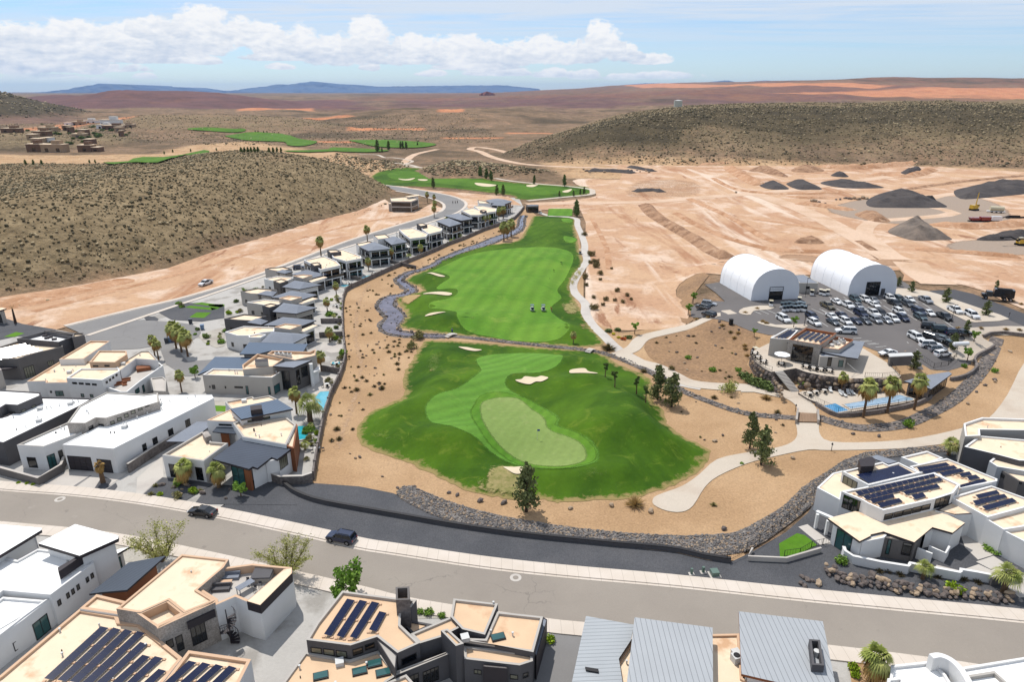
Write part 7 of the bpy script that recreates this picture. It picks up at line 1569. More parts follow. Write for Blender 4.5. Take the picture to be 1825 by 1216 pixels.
# scattered single plants and rocks on the sand
def inpoly(poly,x,y): return bool(pdist(poly,np.array([x]),np.array([y]))[0]>0)
AV=[rough1,rough2,W(wide,3),ribbon(stc,[w+5 for w in ws]),ccw(PTs(lot))]+[ribbon(smooth(PP(q),3,False),w_) for q,w_ in (([(962,380),(1028,391),(1042,436),(1046,465),(1022,505),(1043,542),(1056,580),(1100,622),(1180,664),(1250,692)],5),([(1100,628),(1170,655),(1230,684),(1330,692),(1415,710),(1440,748)],7),([(1104,632),(1145,604),(1230,584),(1305,576)],6))]+[PP(R5([(150,290),(480,100),(1100,260),(1500,500),(1650,620),(1500,760),(880,860),(520,660)]))]
def scatter(pts,n,fn,pt=False,seed=1):
    rg=random.Random(seed);poly=PP(pts);xs=[p[0] for p in poly];ys=[p[1] for p in poly];c=0;X=[];tries=0
    while c<n and tries<n*60:
        tries+=1;x=rg.uniform(min(xs),max(xs));y=rg.uniform(min(ys),max(ys))
        if not inpoly(poly,x,y) or any(inpoly(a,x,y) for a in AV): continue
        fn(x,y,rg);c+=1
def rock(x,y,rg,s0=.35,s1=1.,grp='boulders on the golf sand',lab='dark basalt boulder lying on the golf course sand',z=None):
    o=ROCK[rg.randrange(6)].copy();COL.objects.link(o);s=rg.uniform(s0,s1);o.location=(x,y,(hz(x,y) if z is None else z)+.05);o.scale=(s*rg.uniform(.8,1.4),s,s*rg.uniform(.7,1.1));o.rotation_euler=(0,0,rg.random()*6.28);tag(o,lab,'boulder',grp)
def tuftp(x,y,rg):
    c=copy_tree(KN[rg.choice(['tuft','tuft','straws','agave'])]);s=rg.uniform(.7,1.5);c.location=(x,y,hz(x,y)+.05);c.scale=(s*1.2,s*1.2,s);c.rotation_euler=(0,0,rg.random()*6.28);tag(c,'small desert tuft growing on the golf course sand','shrub','tufts on the golf sand')
left=[(616,545),(640,518),(700,488),(785,452),(870,417),(925,392),(940,385),(900,430),(840,450),(760,478),(705,510),(690,560),(730,600),(740,625),(700,680),(640,740),(632,780),(590,800),(584,760),(600,700),(622,640)]
scatter(left,60,lambda x,y,r:rock(x,y,r,.3,.8),seed=2); scatter(left,120,tuftp,seed=3)
mid=[(1200,640),(1400,700),(1430,790),(1300,860),(1270,800),(1190,740),(1150,700)]; scatter(mid,14,lambda x,y,r:rock(x,y,r,.4,1.1),seed=4); scatter(mid,10,tuftp,seed=5)
slope=[(1160,605),(1300,585),(1340,640),(1310,680),(1200,660)]; scatter(slope,14,lambda x,y,r:rock(x,y,r,.4,1.),seed=6); scatter(slope,14,tuftp,seed=7)
right=[(1460,770),(1700,740),(1790,680),(1825,620),(1800,610),(1700,720),(1560,780)]; scatter(right,8,lambda x,y,r:rock(x,y,r,.5,1.3),seed=8)
for x,y in [(800,880),(815,884),(856,895),(898,898),(1017,908),(1090,903),(1160,913),(1290,945),(1520,775),(1567,762),(1566,779),(1740,700),(1620,815),(1412,818)]: p=P(x,y); rock(p[0],p[1],rnd,.7,1.2)
scatter([(600,800),(640,800),(700,850),(800,885),(700,880),(600,860)],6,lambda x,y,r:rock(x,y,r,.4,.8),seed=9)
def yardplant(lab,grp):
    def fn(x,y,rg):
        k=rg.choice(['bushg','bushlime','bush','agave','palmfan','bushol']);c=copy_tree(KN[k]);s=rg.uniform(.8,1.9)
        c.location=(x,y,.1);c.scale=(s*1.3,s*1.3,s);c.rotation_euler=(0,0,rg.random()*6.28);tag(c,lab,'shrub',grp)
    return fn
for seed,(pts,n) in enumerate((([(585,640),(612,640),(600,675),(585,700)],5),([(592,560),(610,560),(611,620),(592,620)],9),([(590,530),(612,525),(612,556),(592,556)],6),([(405,525),(440,512),(470,510),(470,530),(420,545),(400,550)],8),([(345,590),(380,580),(400,600),(380,620),(350,608)],7),([(540,765),(570,765),(562,850),(548,845)],8),([(700,482),(780,448),(850,420),(890,402),(880,398),(820,420),(740,455),(690,476)],14),([(415,560),(440,548),(455,556),(430,570)],3),(L4([(1420,770),(1500,735),(1540,740),(1450,790)]),5))): scatter(pts,n,yardplant('small garden plant in a back yard or bed among the row houses','garden plants among the row houses'),seed=100+seed)
scatter(Z4([(300,940),(560,965),(690,990),(420,1160),(120,1110)]),9,yardplant('garden plant in the rock bed before the timber clad house','plants in the rock bed of the timber house'),seed=120)
# rocks along the stream banks
rg=random.Random(31); n=len(stc)
for k in range(44):
    i=rg.randrange(6,n-1);a=stc[i];b=stc[i-1];dx,dy=b[0]-a[0],b[1]-a[1];l=math.hypot(dx,dy)+1e-6;s=rg.choice((-1,1));o_=s*(ws[i]/2+rg.uniform(-.2,1.5)); rock(a[0]-dy/l*o_,a[1]+dx/l*o_,rg,.5,1.1,'rocks along the stream','dark rock on the bank of the purple brown stream',.1)
# rubble texture stuff: stones piled in the swales
def stones(name,polys,n,s0,s1,label,seed=5,pt=False,excl=None):
    rg=np.random.default_rng(seed);vs=[];fs=[];V,Fc=ICO;V=np.array(V);Fc=np.array(Fc);k=0;mi=[]
    for poly,cnt in polys:
        xs=[p[0] for p in poly];ys=[p[1] for p in poly];X=rg.uniform(min(xs),max(xs),cnt*12);Y=rg.uniform(min(ys),max(ys),cnt*12);m=pdist(poly,X,Y)>.1
        if excl is not None: m&=(pdist(excl,X,Y)<-.1)|(rg.random(len(X))<.07)
        X=X[m][:cnt];Y=Y[m][:cnt];Zb=h(X,Y,True)+.12
        for x,y,z in zip(X,Y,Zb):
            s=rg.uniform(s0,s1);vv=V*(1+rg.uniform(-.25,.25,(12,1)))*np.array([s,s*.8,s*.65])+np.array([x,y,z+s*.25]);vs.append(vv);fs.append(Fc+12*k);mi+= [int(rg.random()<.18)]*20;k+=1
    me=bpy.data.meshes.new(name);me.from_pydata(np.concatenate(vs).tolist(),[],np.concatenate(fs).tolist());me.materials.append(rock_g);me.materials.append(rock_l);me.polygons.foreach_set('material_index',mi)
    o=bpy.data.objects.new(name,me);COL.objects.link(o);tag(o,label,'stones',kind='stuff');return o
def pw_(pts,w): return ribbon(smooth(PP(pts),3,False),w)
stones('rubble',[(ccw(W([(712,872),(735,868),(800,895),(900,922),(1050,945),(1180,955),(1250,955),(1310,950),(1360,925),(1400,900),(1430,870),(1480,838),(1540,808),(1700,795),(1700,805),(1560,820),(1500,855),(1450,900),(1400,940),(1330,985),(1260,990),(1180,975),(1060,965),(900,950),(800,930),(740,905),(708,885)],2)),8500)],0,.10,.26,'band of grey stones below the near green and round the solar house')
stones('rubble',[(ccw(pw_([(840,603),(920,612),(1000,620),(1062,627),(1110,642),(1150,660),(1185,678),(1215,697),(1262,716),(1330,738),(1420,746)],2.2)),900),(ccw(pw_([(1458,745),(1520,762),(1560,764),(1610,757),(1650,740),(1700,712),(1740,672),(1762,640)],3.2)),500)],0,.15,.35,'stones lining the dry creek between the holes and past the pool',6)
nst=len(stc)
stones('rubble',[(ccw(ribbon(stc,[w+2.6 for w in ws])),2600)],0,.12,.36,'stones lying in and along the purple brown stream',9,excl=ccw(ribbon(stc,ws)))
# boulder wall on the corner lot: countable boulders
bw=[(215,345),(250,370),(300,400),(340,425),(380,435),(430,440),(480,450),(540,455),(600,465),(650,470),(700,480),(760,490),(800,500),(870,505),(930,515),(1000,520),(1060,530),(1120,535),(1180,540),(1240,545),(1290,540),(1350,545),(1400,555),(1450,560),(1500,570),(1560,575),(1620,575),(1660,570)]
for i,(x,y) in enumerate(bw):
    for k in range(3):
        p=P(*R2([(x+rnd.uniform(-20,20),y+k*17-14)])[0],0); rock(p[0],p[1],rnd,.6,1.15,'boulders stacked in the roadside wall','boulder stacked in the rough wall between gravel and pavement',.1+(2-k)*.3)
p=P(*R2([(568,395)])[0]); rock(p[0],p[1],rnd,1.5,1.6,None,'single pale boulder in the charcoal gravel above the boulder wall',.05)
for f,pts in ((Z4,[(210,1000),(330,1020),(440,1000),(400,1040),(380,1100),(470,1010),(820,1130),(600,1080),(860,1040)]),(R2,[(20,400),(60,420),(100,430),(150,450),(10,450),(40,470)])):
    for x,y in pts: p=P(*f([(x,y)])[0]); rock(p[0],p[1],rnd,.6,1.1,'garden rocks in charcoal gravel','garden rock in a charcoal gravel bed')
for x,y in [(625,355),(690,350),(790,380),(1085,400),(1290,420),(1400,440)]: put('tuft',*R2([(x,y)])[0],1.3,'grassy tuft along the white stepped wall','shrub','tufts along the white stepped wall',wide=1.4)
for (x,y) in R5([(270,70),(300,82),(130,290),(125,262),(145,345),(70,160),(40,200)])+R3([(615,575),(703,545),(745,640),(772,655),(345,610),(255,625),(445,670)])+R4([(1460,505),(1672,515),(1786,520),(1270,505),(1732,275),(1800,300)]): put('straw',x,y,1.1,'straw coloured grass clump near the car park','shrub','straw clumps near the car park',wide=1.3)
# scrub beside the dirt right of the path
for k,(x,y) in enumerate([(1058,532),(1080,536),(1096,537),(1118,528),(1090,480),(1070,500),(1100,520),(1045,510),(1052,470),(1075,545),(1110,540),(1125,535)]): put('bushbr',x,y,rnd.uniform(1.2,2.2),'brown desert bush on the dirt beside the cart path','bush','bushes on the dirt beside the cart path',wide=1.3)
# desert scrub, uncountable
def scrub(name,label,regions,seed,smin,smax):
    rg=np.random.default_rng(seed);V,Fc=ICO;V=np.array(V);Fc=np.array(Fc);VV=[];FF=[];MI=[];k=0
    for poly,cnt,dens in regions:
        xs=[p[0] for p in poly];ys=[p[1] for p in poly];X=rg.uniform(min(xs),max(xs),cnt*3);Y=rg.uniform(min(ys),max(ys),cnt*3);m=pdist(poly,X,Y)>2
        m&=(X*0+rg.uniform(-1,.9,len(X)))<nz(X,Y,45)*.8+.5
        X=X[m][:cnt];Y=Y[m][:cnt];Z=h(X,Y);n=len(X)
        s=rg.uniform(smin,smax,n)*rg.choice([.7,1,1.5],n,p=[.5,.38,.12])
        vv=V[None]*(1+rg.uniform(-.35,.35,(n,12,1)))*s[:,None,None]*np.array([1,1,.62])+np.stack([X,Y,Z+s*.3],1)[:,None]
        VV.append(vv.reshape(-1,3));FF.append((Fc[None]+(np.arange(n)*12)[:,None,None]+k).reshape(-1,3));k+=n*12;MI.append(np.repeat(rg.choice([0,1,2],n,p=[.40,.22,.38]),20))
    v=np.concatenate(VV);f=np.concatenate(FF);me=bpy.data.meshes.new(name);me.vertices.add(len(v));me.vertices.foreach_set('co',v.astype('f').ravel());me.loops.add(f.size);me.loops.foreach_set('vertex_index',f.astype('i').ravel());me.polygons.add(len(f));me.polygons.foreach_set('loop_start',(np.arange(len(f))*3).astype('i'));me.update(calc_edges=True)
    for m in (lf_scrub,lf_scrub2,lf_scrub3): me.materials.append(m)
    me.polygons.foreach_set('material_index',np.concatenate(MI).astype('i'))
    o=bpy.data.objects.new(name,me);COL.objects.link(o);return tag(o,label,'desert scrub',kind='stuff')
lf_scrub2=leafm('scrub_dark',(86,80,58),(100,92,68)); lf_scrub3=leafm('scrub_pale',(188,168,130),(204,184,146))
scrub('desert_scrub','low desert scrub covering the left hill beside the dirt strip',[(HL[0][0],42000,1)],1,.26,.62)
scrub('desert_scrub','low desert scrub covering the long hill on the right',[([wp(q) for q in [(885,760),(960,700),(1020,680),(1150,668),(1300,662),(1500,668),(1640,660),(1840,640),(2000,640),(2100,1250),(1200,1350),(950,950)]],34000,1)],2,.5,1.1)
scrub('desert_scrub','low desert scrub on the flats round the distant golf holes',[([wp(q) for q in [(770,566),(900,568),(985,590),(1000,600),(930,636),(840,690),(775,675),(745,620)]],1500,1),([wp(q) for q in [(570,560),(700,620),(740,640),(720,700),(600,800),(540,700)]],1200,1),([wp(q) for q in [(-50,870),(160,870),(260,950),(640,900),(900,1000),(850,1700),(300,1700),(-50,1500)]],9000,1)],3,.6,1.2)
scrub('desert_scrub','distant scrub and rocks on the far left hill',[(HL[3][0],9000,1)],6,1.6,3.2)
scrub('desert_scrub','scattered scrub on orange soil at the foot of the left hill',[(PP([(0,545),(200,512),(300,490),(240,500),(160,522),(20,555)]),60,1),(PP([(620,385),(690,358),(700,364),(640,384)]),40,1)],4,.35,.6)
# ---------- distant village, quarry yard, small things ----------
def farhouse(i,px0,px1,py,hh,wallc,label,roofc=None,dep=14,zf=0,cat='house'):
    a=PF(px0,py);b=PF(px1,py);e=empty('distant_house',a,0,label,cat,'houses of the distant village'); z=0
    w_=b[0]-a[0]; n=max(1,int(w_/9)); mb=MB(); mb.box((w_/2,dep/2,-2),(w_,dep,hh+2)); mb.build('wall',wallc,e)
    mb=MB(); mb.box((w_/2,dep/2,hh+.01),(w_+1,dep+1,.5)); mb.build('roof',roofc or tan_roof,e)
    if w_>14: mb=MB(); mb.box((w_*.65,dep/2,hh+.5),(w_*.35,dep*.7,hh*.45)); mb.build('upper_storey',wallc,e)
    for k in range(n): mb=MB(); mb.box((w_*(k+.5)/n,-.03,1),(min(4,w_/n*.5),.1,hh*.45)); mb.build('window',glass_k,e)
vb=M('village_brown',(132,104,84),.9,.1); vt=M('village_tan',(186,160,132),.9,.1); vw=stucco_w
VH=[(2,28,237,5,vb,'brown house left of the village road'),(48,66,249,5,vt,'tan house at the village centre left'),(60,90,243,5,vb,'brown house above the centre left one'),(68,92,235,5,vt,'tan house on the upper left slope'),(55,80,255,4,vt,'low tan house above the long sheds'),(75,90,253,4,vw,'small white house above the long sheds'),(115,128,225,6,vw,'white house at the top left of the ridge'),(128,142,224,6,vt,'tan house beside the white ridge house'),(143,160,221,6,vw,'pale house at the ridge top'),(112,122,233,6,vb,'brown house below the ridge, left'),(120,145,236,6,vb,'wide brown house below the ridge'),(140,168,240,5,vb,'rust brown house at the middle of the slope'),(128,152,246,4,vt,'low tan house lower on the slope'),(172,184,230,6,vw,'lower white box of the white villa'),(179,198,226,10,vw,'tall white villa on the right of the village'),(182,204,232,6,vb,'dark house under the white villa'),(204,218,235,6,vt,'tan house right of the white villa'),(212,236,243,6,vb,'wide brown house at the right end'),(210,232,228,5,vt,'small tan house behind the right end'),(150,172,256,4,vb,'brown house low on the slope'),(48,72,271,7,vb,'long brown shed, left end of the lower row'),(74,114,272,7,vt,'long tan shed of the lower row'),(139,163,271,6,vb,'brown shed, right part of the lower row'),(164,176,271,4,vb,'low shed at the right end of the lower row')]
for i,(a,b,y,hh,wc,lab) in enumerate(VH): farhouse(i,a,b,y,hh*1.25,wc,lab,dep=12)
for k in range(46):
    x=rnd.uniform(30,240);y=rnd.uniform(222,264)
    if y>240+ (240-x)*.15: continue
    put('bush',x,y,rnd.uniform(4,7),'dark green tree among the distant village houses','tree','trees of the distant village',wide=1.5)
# gravel and soil piles of the yard
def pile(pts,hh,mat,label,name='gravel_pile',seed=1,sh=.6):
    poly=ccw(smooth([PT(x,y)[:2] for x,y in pts],3)); xs=[p[0] for p in poly];ys=[p[1] for p in poly]; st_=max(1.2,(max(xs)-min(xs))/34)
    o=sheet(name,poly,mat,.12,st_,kind=None); V=o.data.vertices; X=np.array([v.co.x for v in V]);Y=np.array([v.co.y for v in V]); d=pdist(poly,X,Y); W_=max(d.max()*sh,1)
    Zr=.72*hh*np.clip(d/W_,0,1)**.9*(1+.34*nz(X+seed*50,Y,9.)+.16*nz(X,Y+seed*31,3.))+.12
    for v,z in zip(V,Zr): v.co.z=float(z)
    for p_ in o.data.polygons: p_.use_smooth=False
    tag(o,label,'pile'); return o
for k,(pts,hh,mt,lab) in enumerate([(R6([(848,345),(900,310),(985,285),(1100,285),(1230,325),(1345,372),(1290,385),(1000,385),(870,378)]),6.5,pile_k,'largest black gravel pile with a steep cut face'),
 (R6([(1390,280),(1480,255),(1600,235),(1720,240),(1900,225),(2000,240),(2000,280),(1825,300),(1560,325),(1430,328)]),6,pile_k,'long black gravel pile at the right edge'),
 (R6([(185,245),(230,225),(290,222),(370,265),(320,272),(240,268)]),2.8,pile_k,'left small black pile of a pair'),(R6([(350,235),(420,222),(500,230),(575,268),(500,272),(420,270)]),3.2,pile_k,'right small black pile of a pair'),
 (R6([(565,228),(650,212),(760,220),(840,232),(960,258),(860,264),(720,262),(600,245)]),3.4,pile_k,'long low black pile behind the largest one'),(R6([(625,185),(680,172),(740,190),(700,195)]),4,pile_k,'small conical dark pile near the hill foot'),
 (R6([(980,530),(1050,490),(1130,468),(1210,480),(1300,535),(1380,580),(1300,585),(1150,588),(1040,560)]),6.5,pile_g,'large grey gravel heap in front of the haul road'),(R6([(775,430),(830,410),(920,425),(1000,470),(900,472)]),3,pile_b,'brown dirt pile beside the haul road'),
 (R6([(400,600),(440,580),(510,572),(590,602),(500,608)]),3,pile_b,'small brown dirt pile behind the left tent'),(R6([(120,155),(180,130),(270,140),(365,190),(300,188),(200,165)]),4,pile_b,'brown spoil bank left of the hill foot'),(R6([(380,155),(430,130),(560,140),(580,160),(450,165)]),4,pile_b,'second spoil bank at the hill foot'),
 (R6([(1520,755),(1560,715),(1700,708),(1850,715),(1900,745),(1800,765),(1600,768)]),3.5,dirt3,'orange brown soil mound behind the right tent'),(R6([(1060,165),(1150,150),(1200,160),(1120,182)]),5,pile_k,'dark rocky bank below the hill'),(R6([(1530,585),(1600,560),(1700,550),(1850,545),(1850,575),(1700,590)]),4,pile_k,'dark bank behind the excavator')]): pile(pts,hh,mt,lab,seed=k+1)
o=pile([(x,y) for x,y in R6([(985,352),(1010,335),(1260,335),(1268,350),(1250,358),(1020,360)])],4.,M('cut_face_gravel',(44,42,44),.95,.2),'steep dark cut ledge in the largest black pile','cut_bank',3,.3)
# diagonal cut bank in the dirt right of the course
def berm(pts,w_,hh,label,mat=pile_b):
    c=smooth(PP(pts),3,False); pile_poly=ribbon(c,w_); poly=ccw(pile_poly); o=sheet('earth_bank',poly,mat,.1,2.2,kind='structure'); V=o.data.vertices;X=np.array([v.co.x for v in V]);Y=np.array([v.co.y for v in V]);d=pdist(poly,X,Y)
    for v,z in zip(V,.1+hh*np.clip(d/(w_*.45),0,1)*(1+.3*nz(X,Y,6.))): v.co.z=float(z)
    return o
berm([(1150,366),(1165,383),(1200,405),(1235,425),(1270,448),(1300,462)],9,2.2,'')
berm([(1048,305),(1090,306),(1130,309)],10,2.5,'',pile_k); berm([(1120,298),(1150,303),(1165,306)],8,2,'',pile_k)
berm([(1130,342),(1165,340),(1180,343)],7,2,'',pile_k); berm([(1560,490),(1590,500),(1640,480)],3,.6,'') if 0 else None
berm([(1330,385),(1400,378),(1450,372)],3,.6,'') if 0 else None
berm([(1400,350),(1440,354),(1470,352)],5,1.3,'',dirt3)
rgx=random.Random(77)
for i in range(24):
    x=1040+i*5.3;y=303+((i*7)%5)*1.2; p=P(x,y); rock(p[0],p[1],rgx,1.6,3.,'dark boulders heaped on the dirt','large dark boulder heaped on the far dirt')
for (x,y) in R6([(660,335),(685,335),(720,328),(745,332),(770,330),(800,335),(825,328),(850,332),(520,348),(555,356),(590,364),(40,292)]): p=P(x,y); rock(p[0],p[1],rgx,2.,3.4,'rocks on the haul yard','dark rock on the haul yard near the piles')
for pts,w_,hh,mt in ((R6([(560,128),(700,140),(850,136),(1000,124),(1280,112)]),16,3.5,dirt3),(R6([(880,178),(1000,184),(1100,192),(1250,150)]),13,2.6,dirt3),(R6([(1110,268),(1250,248),(1500,216),(1825,186)]),6,1.2,pile_b),(R6([(420,357),(600,377),(760,402)]),10,1.8,dirt3),(R6([(800,590),(850,620),(895,650)]),4,.8,pile_b),(R6([(920,690),(960,715),(1005,748)]),4,.8,pile_b),(R6([(1270,482),(1400,502),(1600,500),(1825,480)]),13,2.4,dirt3),(R6([(150,455),(400,490),(640,530)]),4,.7,dirt3),(R6([(0,135),(60,175),(150,225),(200,245)]),14,3.,dirt3),(R6([(-100,200),(0,255),(150,290),(400,300),(700,290)]),5,1.,dirt3),(R6([(-250,330),(0,440),(200,560),(300,600)]),5,1.,dirt3),(R6([(200,640),(400,655),(640,660)]),6,1.2,dirt3),(R6([(1150,640),(1400,660),(1800,690)]),6,1.2,dirt3),(R6([(-200,120),(0,118),(200,112),(500,112)]),10,2.6,dirt3),([(1055,390),(1080,440),(1085,480)],2.5,.4,dirt3),([(1205,380),(1260,410),(1330,435),(1400,450)],5,.9,dirt3)):
    berm(pts,w_,hh,'',mt)
# machines
def at(f,u,v): (a,b),=f([(u,v)]); x,y=P(a,b); return x,y
x,y=at(C4,1098,285); e=empty('drilling_rig',(x,y,.1),.3,'yellow tracked machine with an upright mast on the haul yard','machine'); e.scale=(.75,.75,.85)
for s in (-1,1): mb=MB(); mb.box((0,s*1.6,0),(6,.9,1.1)); mb.build('track',trim_b,e)
mb=MB(); mb.box((-.6,0,1.2),(5.5,3.2,2.6)); mb.build('body',PC['yellow'],e); mb=MB(); mb.box((2.,-1,2.2),(1.8,1.4,2.)); mb.build('cab',PC['yellow'],e); mb=MB(); mb.box((2.,-1,3.2),(1.85,1.45,.8)); mb.build('cab_window',carglass,e); mb=MB(); mb.tube((1.5,.6,2),(2.3,.6,12),.45,.3,6); mb.build('mast',PC['yellow'],e)
x,y=at(C4,1420,320); e=empty('storage_tank',(x,y,.1),-.35,'cream cylindrical tank on a white trailer in the yard','tank'); e.scale=(.75,.75,.75); mb=MB(); mb.tube((-4.5,0,3.2),(4.5,0,3.2),1.9,n=14); mb.build('tank_shell',PC['cream'],e); mb=MB(); mb.box((-.5,0,.8),(12,2.6,.6)); mb.build('frame',PC['white'],e)
for k in (-3,0,3):
    for s in (-1,1): mb=MB(); mb.tube((k,s*1,.55),(k,s*1.4,.55),.55,n=10); mb.build('wheel',tyre_m,e)
x,y=at(C4,1350,450); e=empty('rock_crusher',(x,y,.1),-.1,'red and white rock crusher in the quarry yard','machine'); e.scale=(.75,.75,.75)
mb=MB(); mb.box((-4.5,0,.9),(6,3,2.6),top=1.15); mb.build('hopper',PC['red'],e); mb=MB(); mb.box((3,0,1),(7,2.6,3.),top=.9); mb.build('engine_housing',PC['white'],e)
for s in (-1,1): mb=MB(); mb.box((0,s*1.5,0),(9,.7,1)); mb.build('track',trim_b,e)
mb=MB(); mb.tube((4,0,2),(11,0,4.5),.5,n=4); mb.build('conveyor',dark_grey,e)
x,y=at(C4,1125,445); e=empty('conveyor_feeder',(x,y,.1),0,'dark red loading hopper left of the rock crusher','machine'); e.scale=(.75,.75,.75); mb=MB(); mb.box((0,0,1.),(8,3,1.8),top=1.2); mb.build('hopper',PC['red'],e); mb=MB(); mb.box((0,0,.1),(11,1.6,.7)); mb.build('chassis',trim_b,e)
mb=MB(); mb.box((4.5,0,.8),(3.5,.8,.4)); mb.build('belt',trim_b,e)
x,y=at(C4,1700,398); e=empty('steel_beams',(x,y,.1),0,'stack of dark steel beams lying in the yard','beams'); mb=MB(); mb.box((0,0,0),(11,.8,.8),.05); mb.build('lower_beam',trim_b,e); mb=MB(); mb.box((-1,0,.8),(6,.7,.7),-.15); mb.build('upper_beam',trim_b,e)
x,y=at(C4,1790,790); e=empty('excavator',(x,y,.1),.1,'excavator with a cream cab and long dark arm at the right edge','excavator'); e.scale=(.75,.75,.75); mb=MB(); mb.box((0,0,1.3),(6.,3.4,2.4)); mb.build('body',PC['yellow'],e); mb=MB(); mb.box((-1.8,-.6,2.2),(2.4,1.8,2.8)); mb.build('cab',PC['cream'],e); mb=MB(); mb.box((-1.85,-.6,3.2),(2.45,1.85,1.2)); mb.build('cab_window',carglass,e)
for s in (-1,1): mb=MB(); mb.box((0,s*1.5,0),(7,.9,1.2)); mb.build('track',trim_b,e)
mb=MB(); mb.tube((-2,.4,2.4),(-8,.4,5.2),.6,.4,5); mb.tube((-8,.4,5.2),(-13,.4,5.),.4,.3,5); mb.build('boom',trim_b,e); mb=MB(); mb.box((-13.8,.4,4),(1.6,1.4,1.4)); mb.build('bucket',trim_b,e)
# water tank on the hill
p=PF(1208,190.5); e=empty('water_tank',(p[0],p[1],p[2]-1),0,'pale green cylindrical water tank on the crest of the right hill','water tank'); mb=MB(); mb.tube((0,0,-3),(0,0,11),6.6,n=24); mb.build('tank_shell',M('tank_paint',(206,208,196),.7,.04),e); mb=MB(); mb.tube((0,0,11),(0,0,12),6.7,1,n=24); mb.build('tank_roof',frame_w,e)
# red rock knob on the plateau
x0=(868-912.5)/F*(8500*CT)
for k,(dx,s_) in enumerate(((0,70),(60,45),(-60,40))):
    X_=x0+dx;Y_=8500; mb=MB(); mb.blob((0,0,0),(s_,s_,s_*.8),0,.2,random.Random(k)); o=mb.build('rock_outcrop',groundm('red_outcrop_%d'%k,(150,92,70),[],sp=0) if k==0 else bpy.data.materials['red_outcrop_0']); o.location=(X_,Y_,float(h(np.array([X_]),np.array([Y_]))[0])); tag(o,('middle','right','left')[k]+' knob of the red rock outcrop on the far plateau','rock outcrop')
# lamps, flag, bridges, bins, manholes, railings
def lamp(px,py,hh,label,f=ID,group=None):
    (a,b),=f([(px,py)]);p=PT(a,b);e=empty('street_lamp',p,0,label,'street lamp',group); mb=MB(); mb.tube((0,0,0),(0,0,hh),.09,.06,6); mb.build('pole',frame_d,e); mb=MB(); mb.box((.35,0,hh-.1),(.9,.35,.14)); mb.build('lamp_head',frame_d,e); mb=MB(); mb.tube((0,0,0),(0,0,.7),.25,n=8); mb.build('base',concrete,e)
lamp(1057,458,6.5,'lamp post beside the site office',R3); lamp(1050,672,6.5,'lamp post on the planted island in front of the club house',R3); lamp(1205,470,6,'lamp post at the right side of the car park',R4)
def bollard(px,py,label,f=ID):
    (a,b),=f([(px,py)]);p=PT(a,b);e=empty('path_light',p,0,label,'path light'); mb=MB(); mb.tube((0,0,0),(0,0,1.5),.06,n=6); mb.build('pole',frame_d,e); mb=MB(); mb.tube((0,0,1.45),(0,0,1.85),.22,.05,8); mb.build('lamp_head',frame_d,e)
bollard(245,280,'short path light beside the right cart path fork',R1); bollard(535,795,'short path light at the wooden bridge',R5); bollard(1694,415,'short path light at the dark access road',R4); bollard(1482,800,'short path light on the sand by the path bend') if 0 else None
x,y=P(*R7([(877,590)])[0]); z=float(hg(np.array([x]),np.array([y]))[0])+.25; e=empty('golf_flag',(x,y,z),0,'blue golf flag in the near putting green','flag'); mb=MB(); mb.tube((0,0,0),(0,0,2.2),.025,n=5); mb.build('pole',frame_w,e); mb=MB(); mb.add([(0,0,2.2),(.55,.1,2.1),(.5,.05,1.75),(0,0,1.8)],[(0,1,2,3)]); mb.add([(0,0.02,2.2),(.55,.12,2.1),(.5,.07,1.75),(0,.02,1.8)],[(3,2,1,0)]); mb.build('flag',paint('flag_blue',(30,70,160)),e)
# wooden bridge on the wide path
bp=[P(1421,736,.3),P(1457,738,.3),P(1458,753,.3),P(1419,752,.3)]; e=empty('footbridge',(bp[0][0],bp[0][1],.2),0,'short wooden plank bridge carrying the cart path over the dry creek','bridge')
pl=M('bridge_planks',(160,132,108),.9,.15); 
mb=MB(); N_=14
for k in range(N_):
    a=[bp[0][i]+(bp[1][i]-bp[0][i])*(k+.06)/N_ for i in (0,1)];b=[bp[0][i]+(bp[1][i]-bp[0][i])*(k+.94)/N_ for i in (0,1)];c=[bp[3][i]+(bp[2][i]-bp[3][i])*(k+.94)/N_ for i in (0,1)];d=[bp[3][i]+(bp[2][i]-bp[3][i])*(k+.06)/N_ for i in (0,1)]
    mb.prism(ccw([tuple(a),tuple(b),tuple(c),tuple(d)]),.22,.42)
mb.build('deck',pl,e,(bp[0][0],bp[0][1],.2))
for (a,b) in ((bp[0],bp[3]),(bp[1],bp[2])):
    mb=MB(); an=math.atan2(b[1]-a[1],b[0]-a[0]);L_=math.dist(a,b); c=((a[0]+b[0])/2,(a[1]+b[1])/2); mb.box((c[0],c[1],.1),(L_+1.4,.4,1.1),an); mb.build('parapet',stone_w,e,(bp[0][0],bp[0][1],.2))
for (a,b,lab) in ((R8([(565,522)])[0],R8([(628,500)])[0],'small white footbridge over the creek beside a person in blue'),(R8([(1485,622)])[0],R8([(1520,600)])[0],'small pale slab footbridge at the right end of the creek')):
    p=P(*a);q=P(*b);e=empty('footbridge',(p[0],p[1],.1),0,lab,'bridge');mb=MB();an=math.atan2(q[1]-p[1],q[0]-p[0]);L_=math.dist(p,q)
    for k in range(5):
        t=(k+.5)/5; mb.box((p[0]+(q[0]-p[0])*t,p[1]+(q[1]-p[1])*t,.15+.5*math.sin(math.pi*t)),(L_/4.6,1.6,.14),an)
    mb.build('deck',concrete,e,(p[0],p[1],.1))
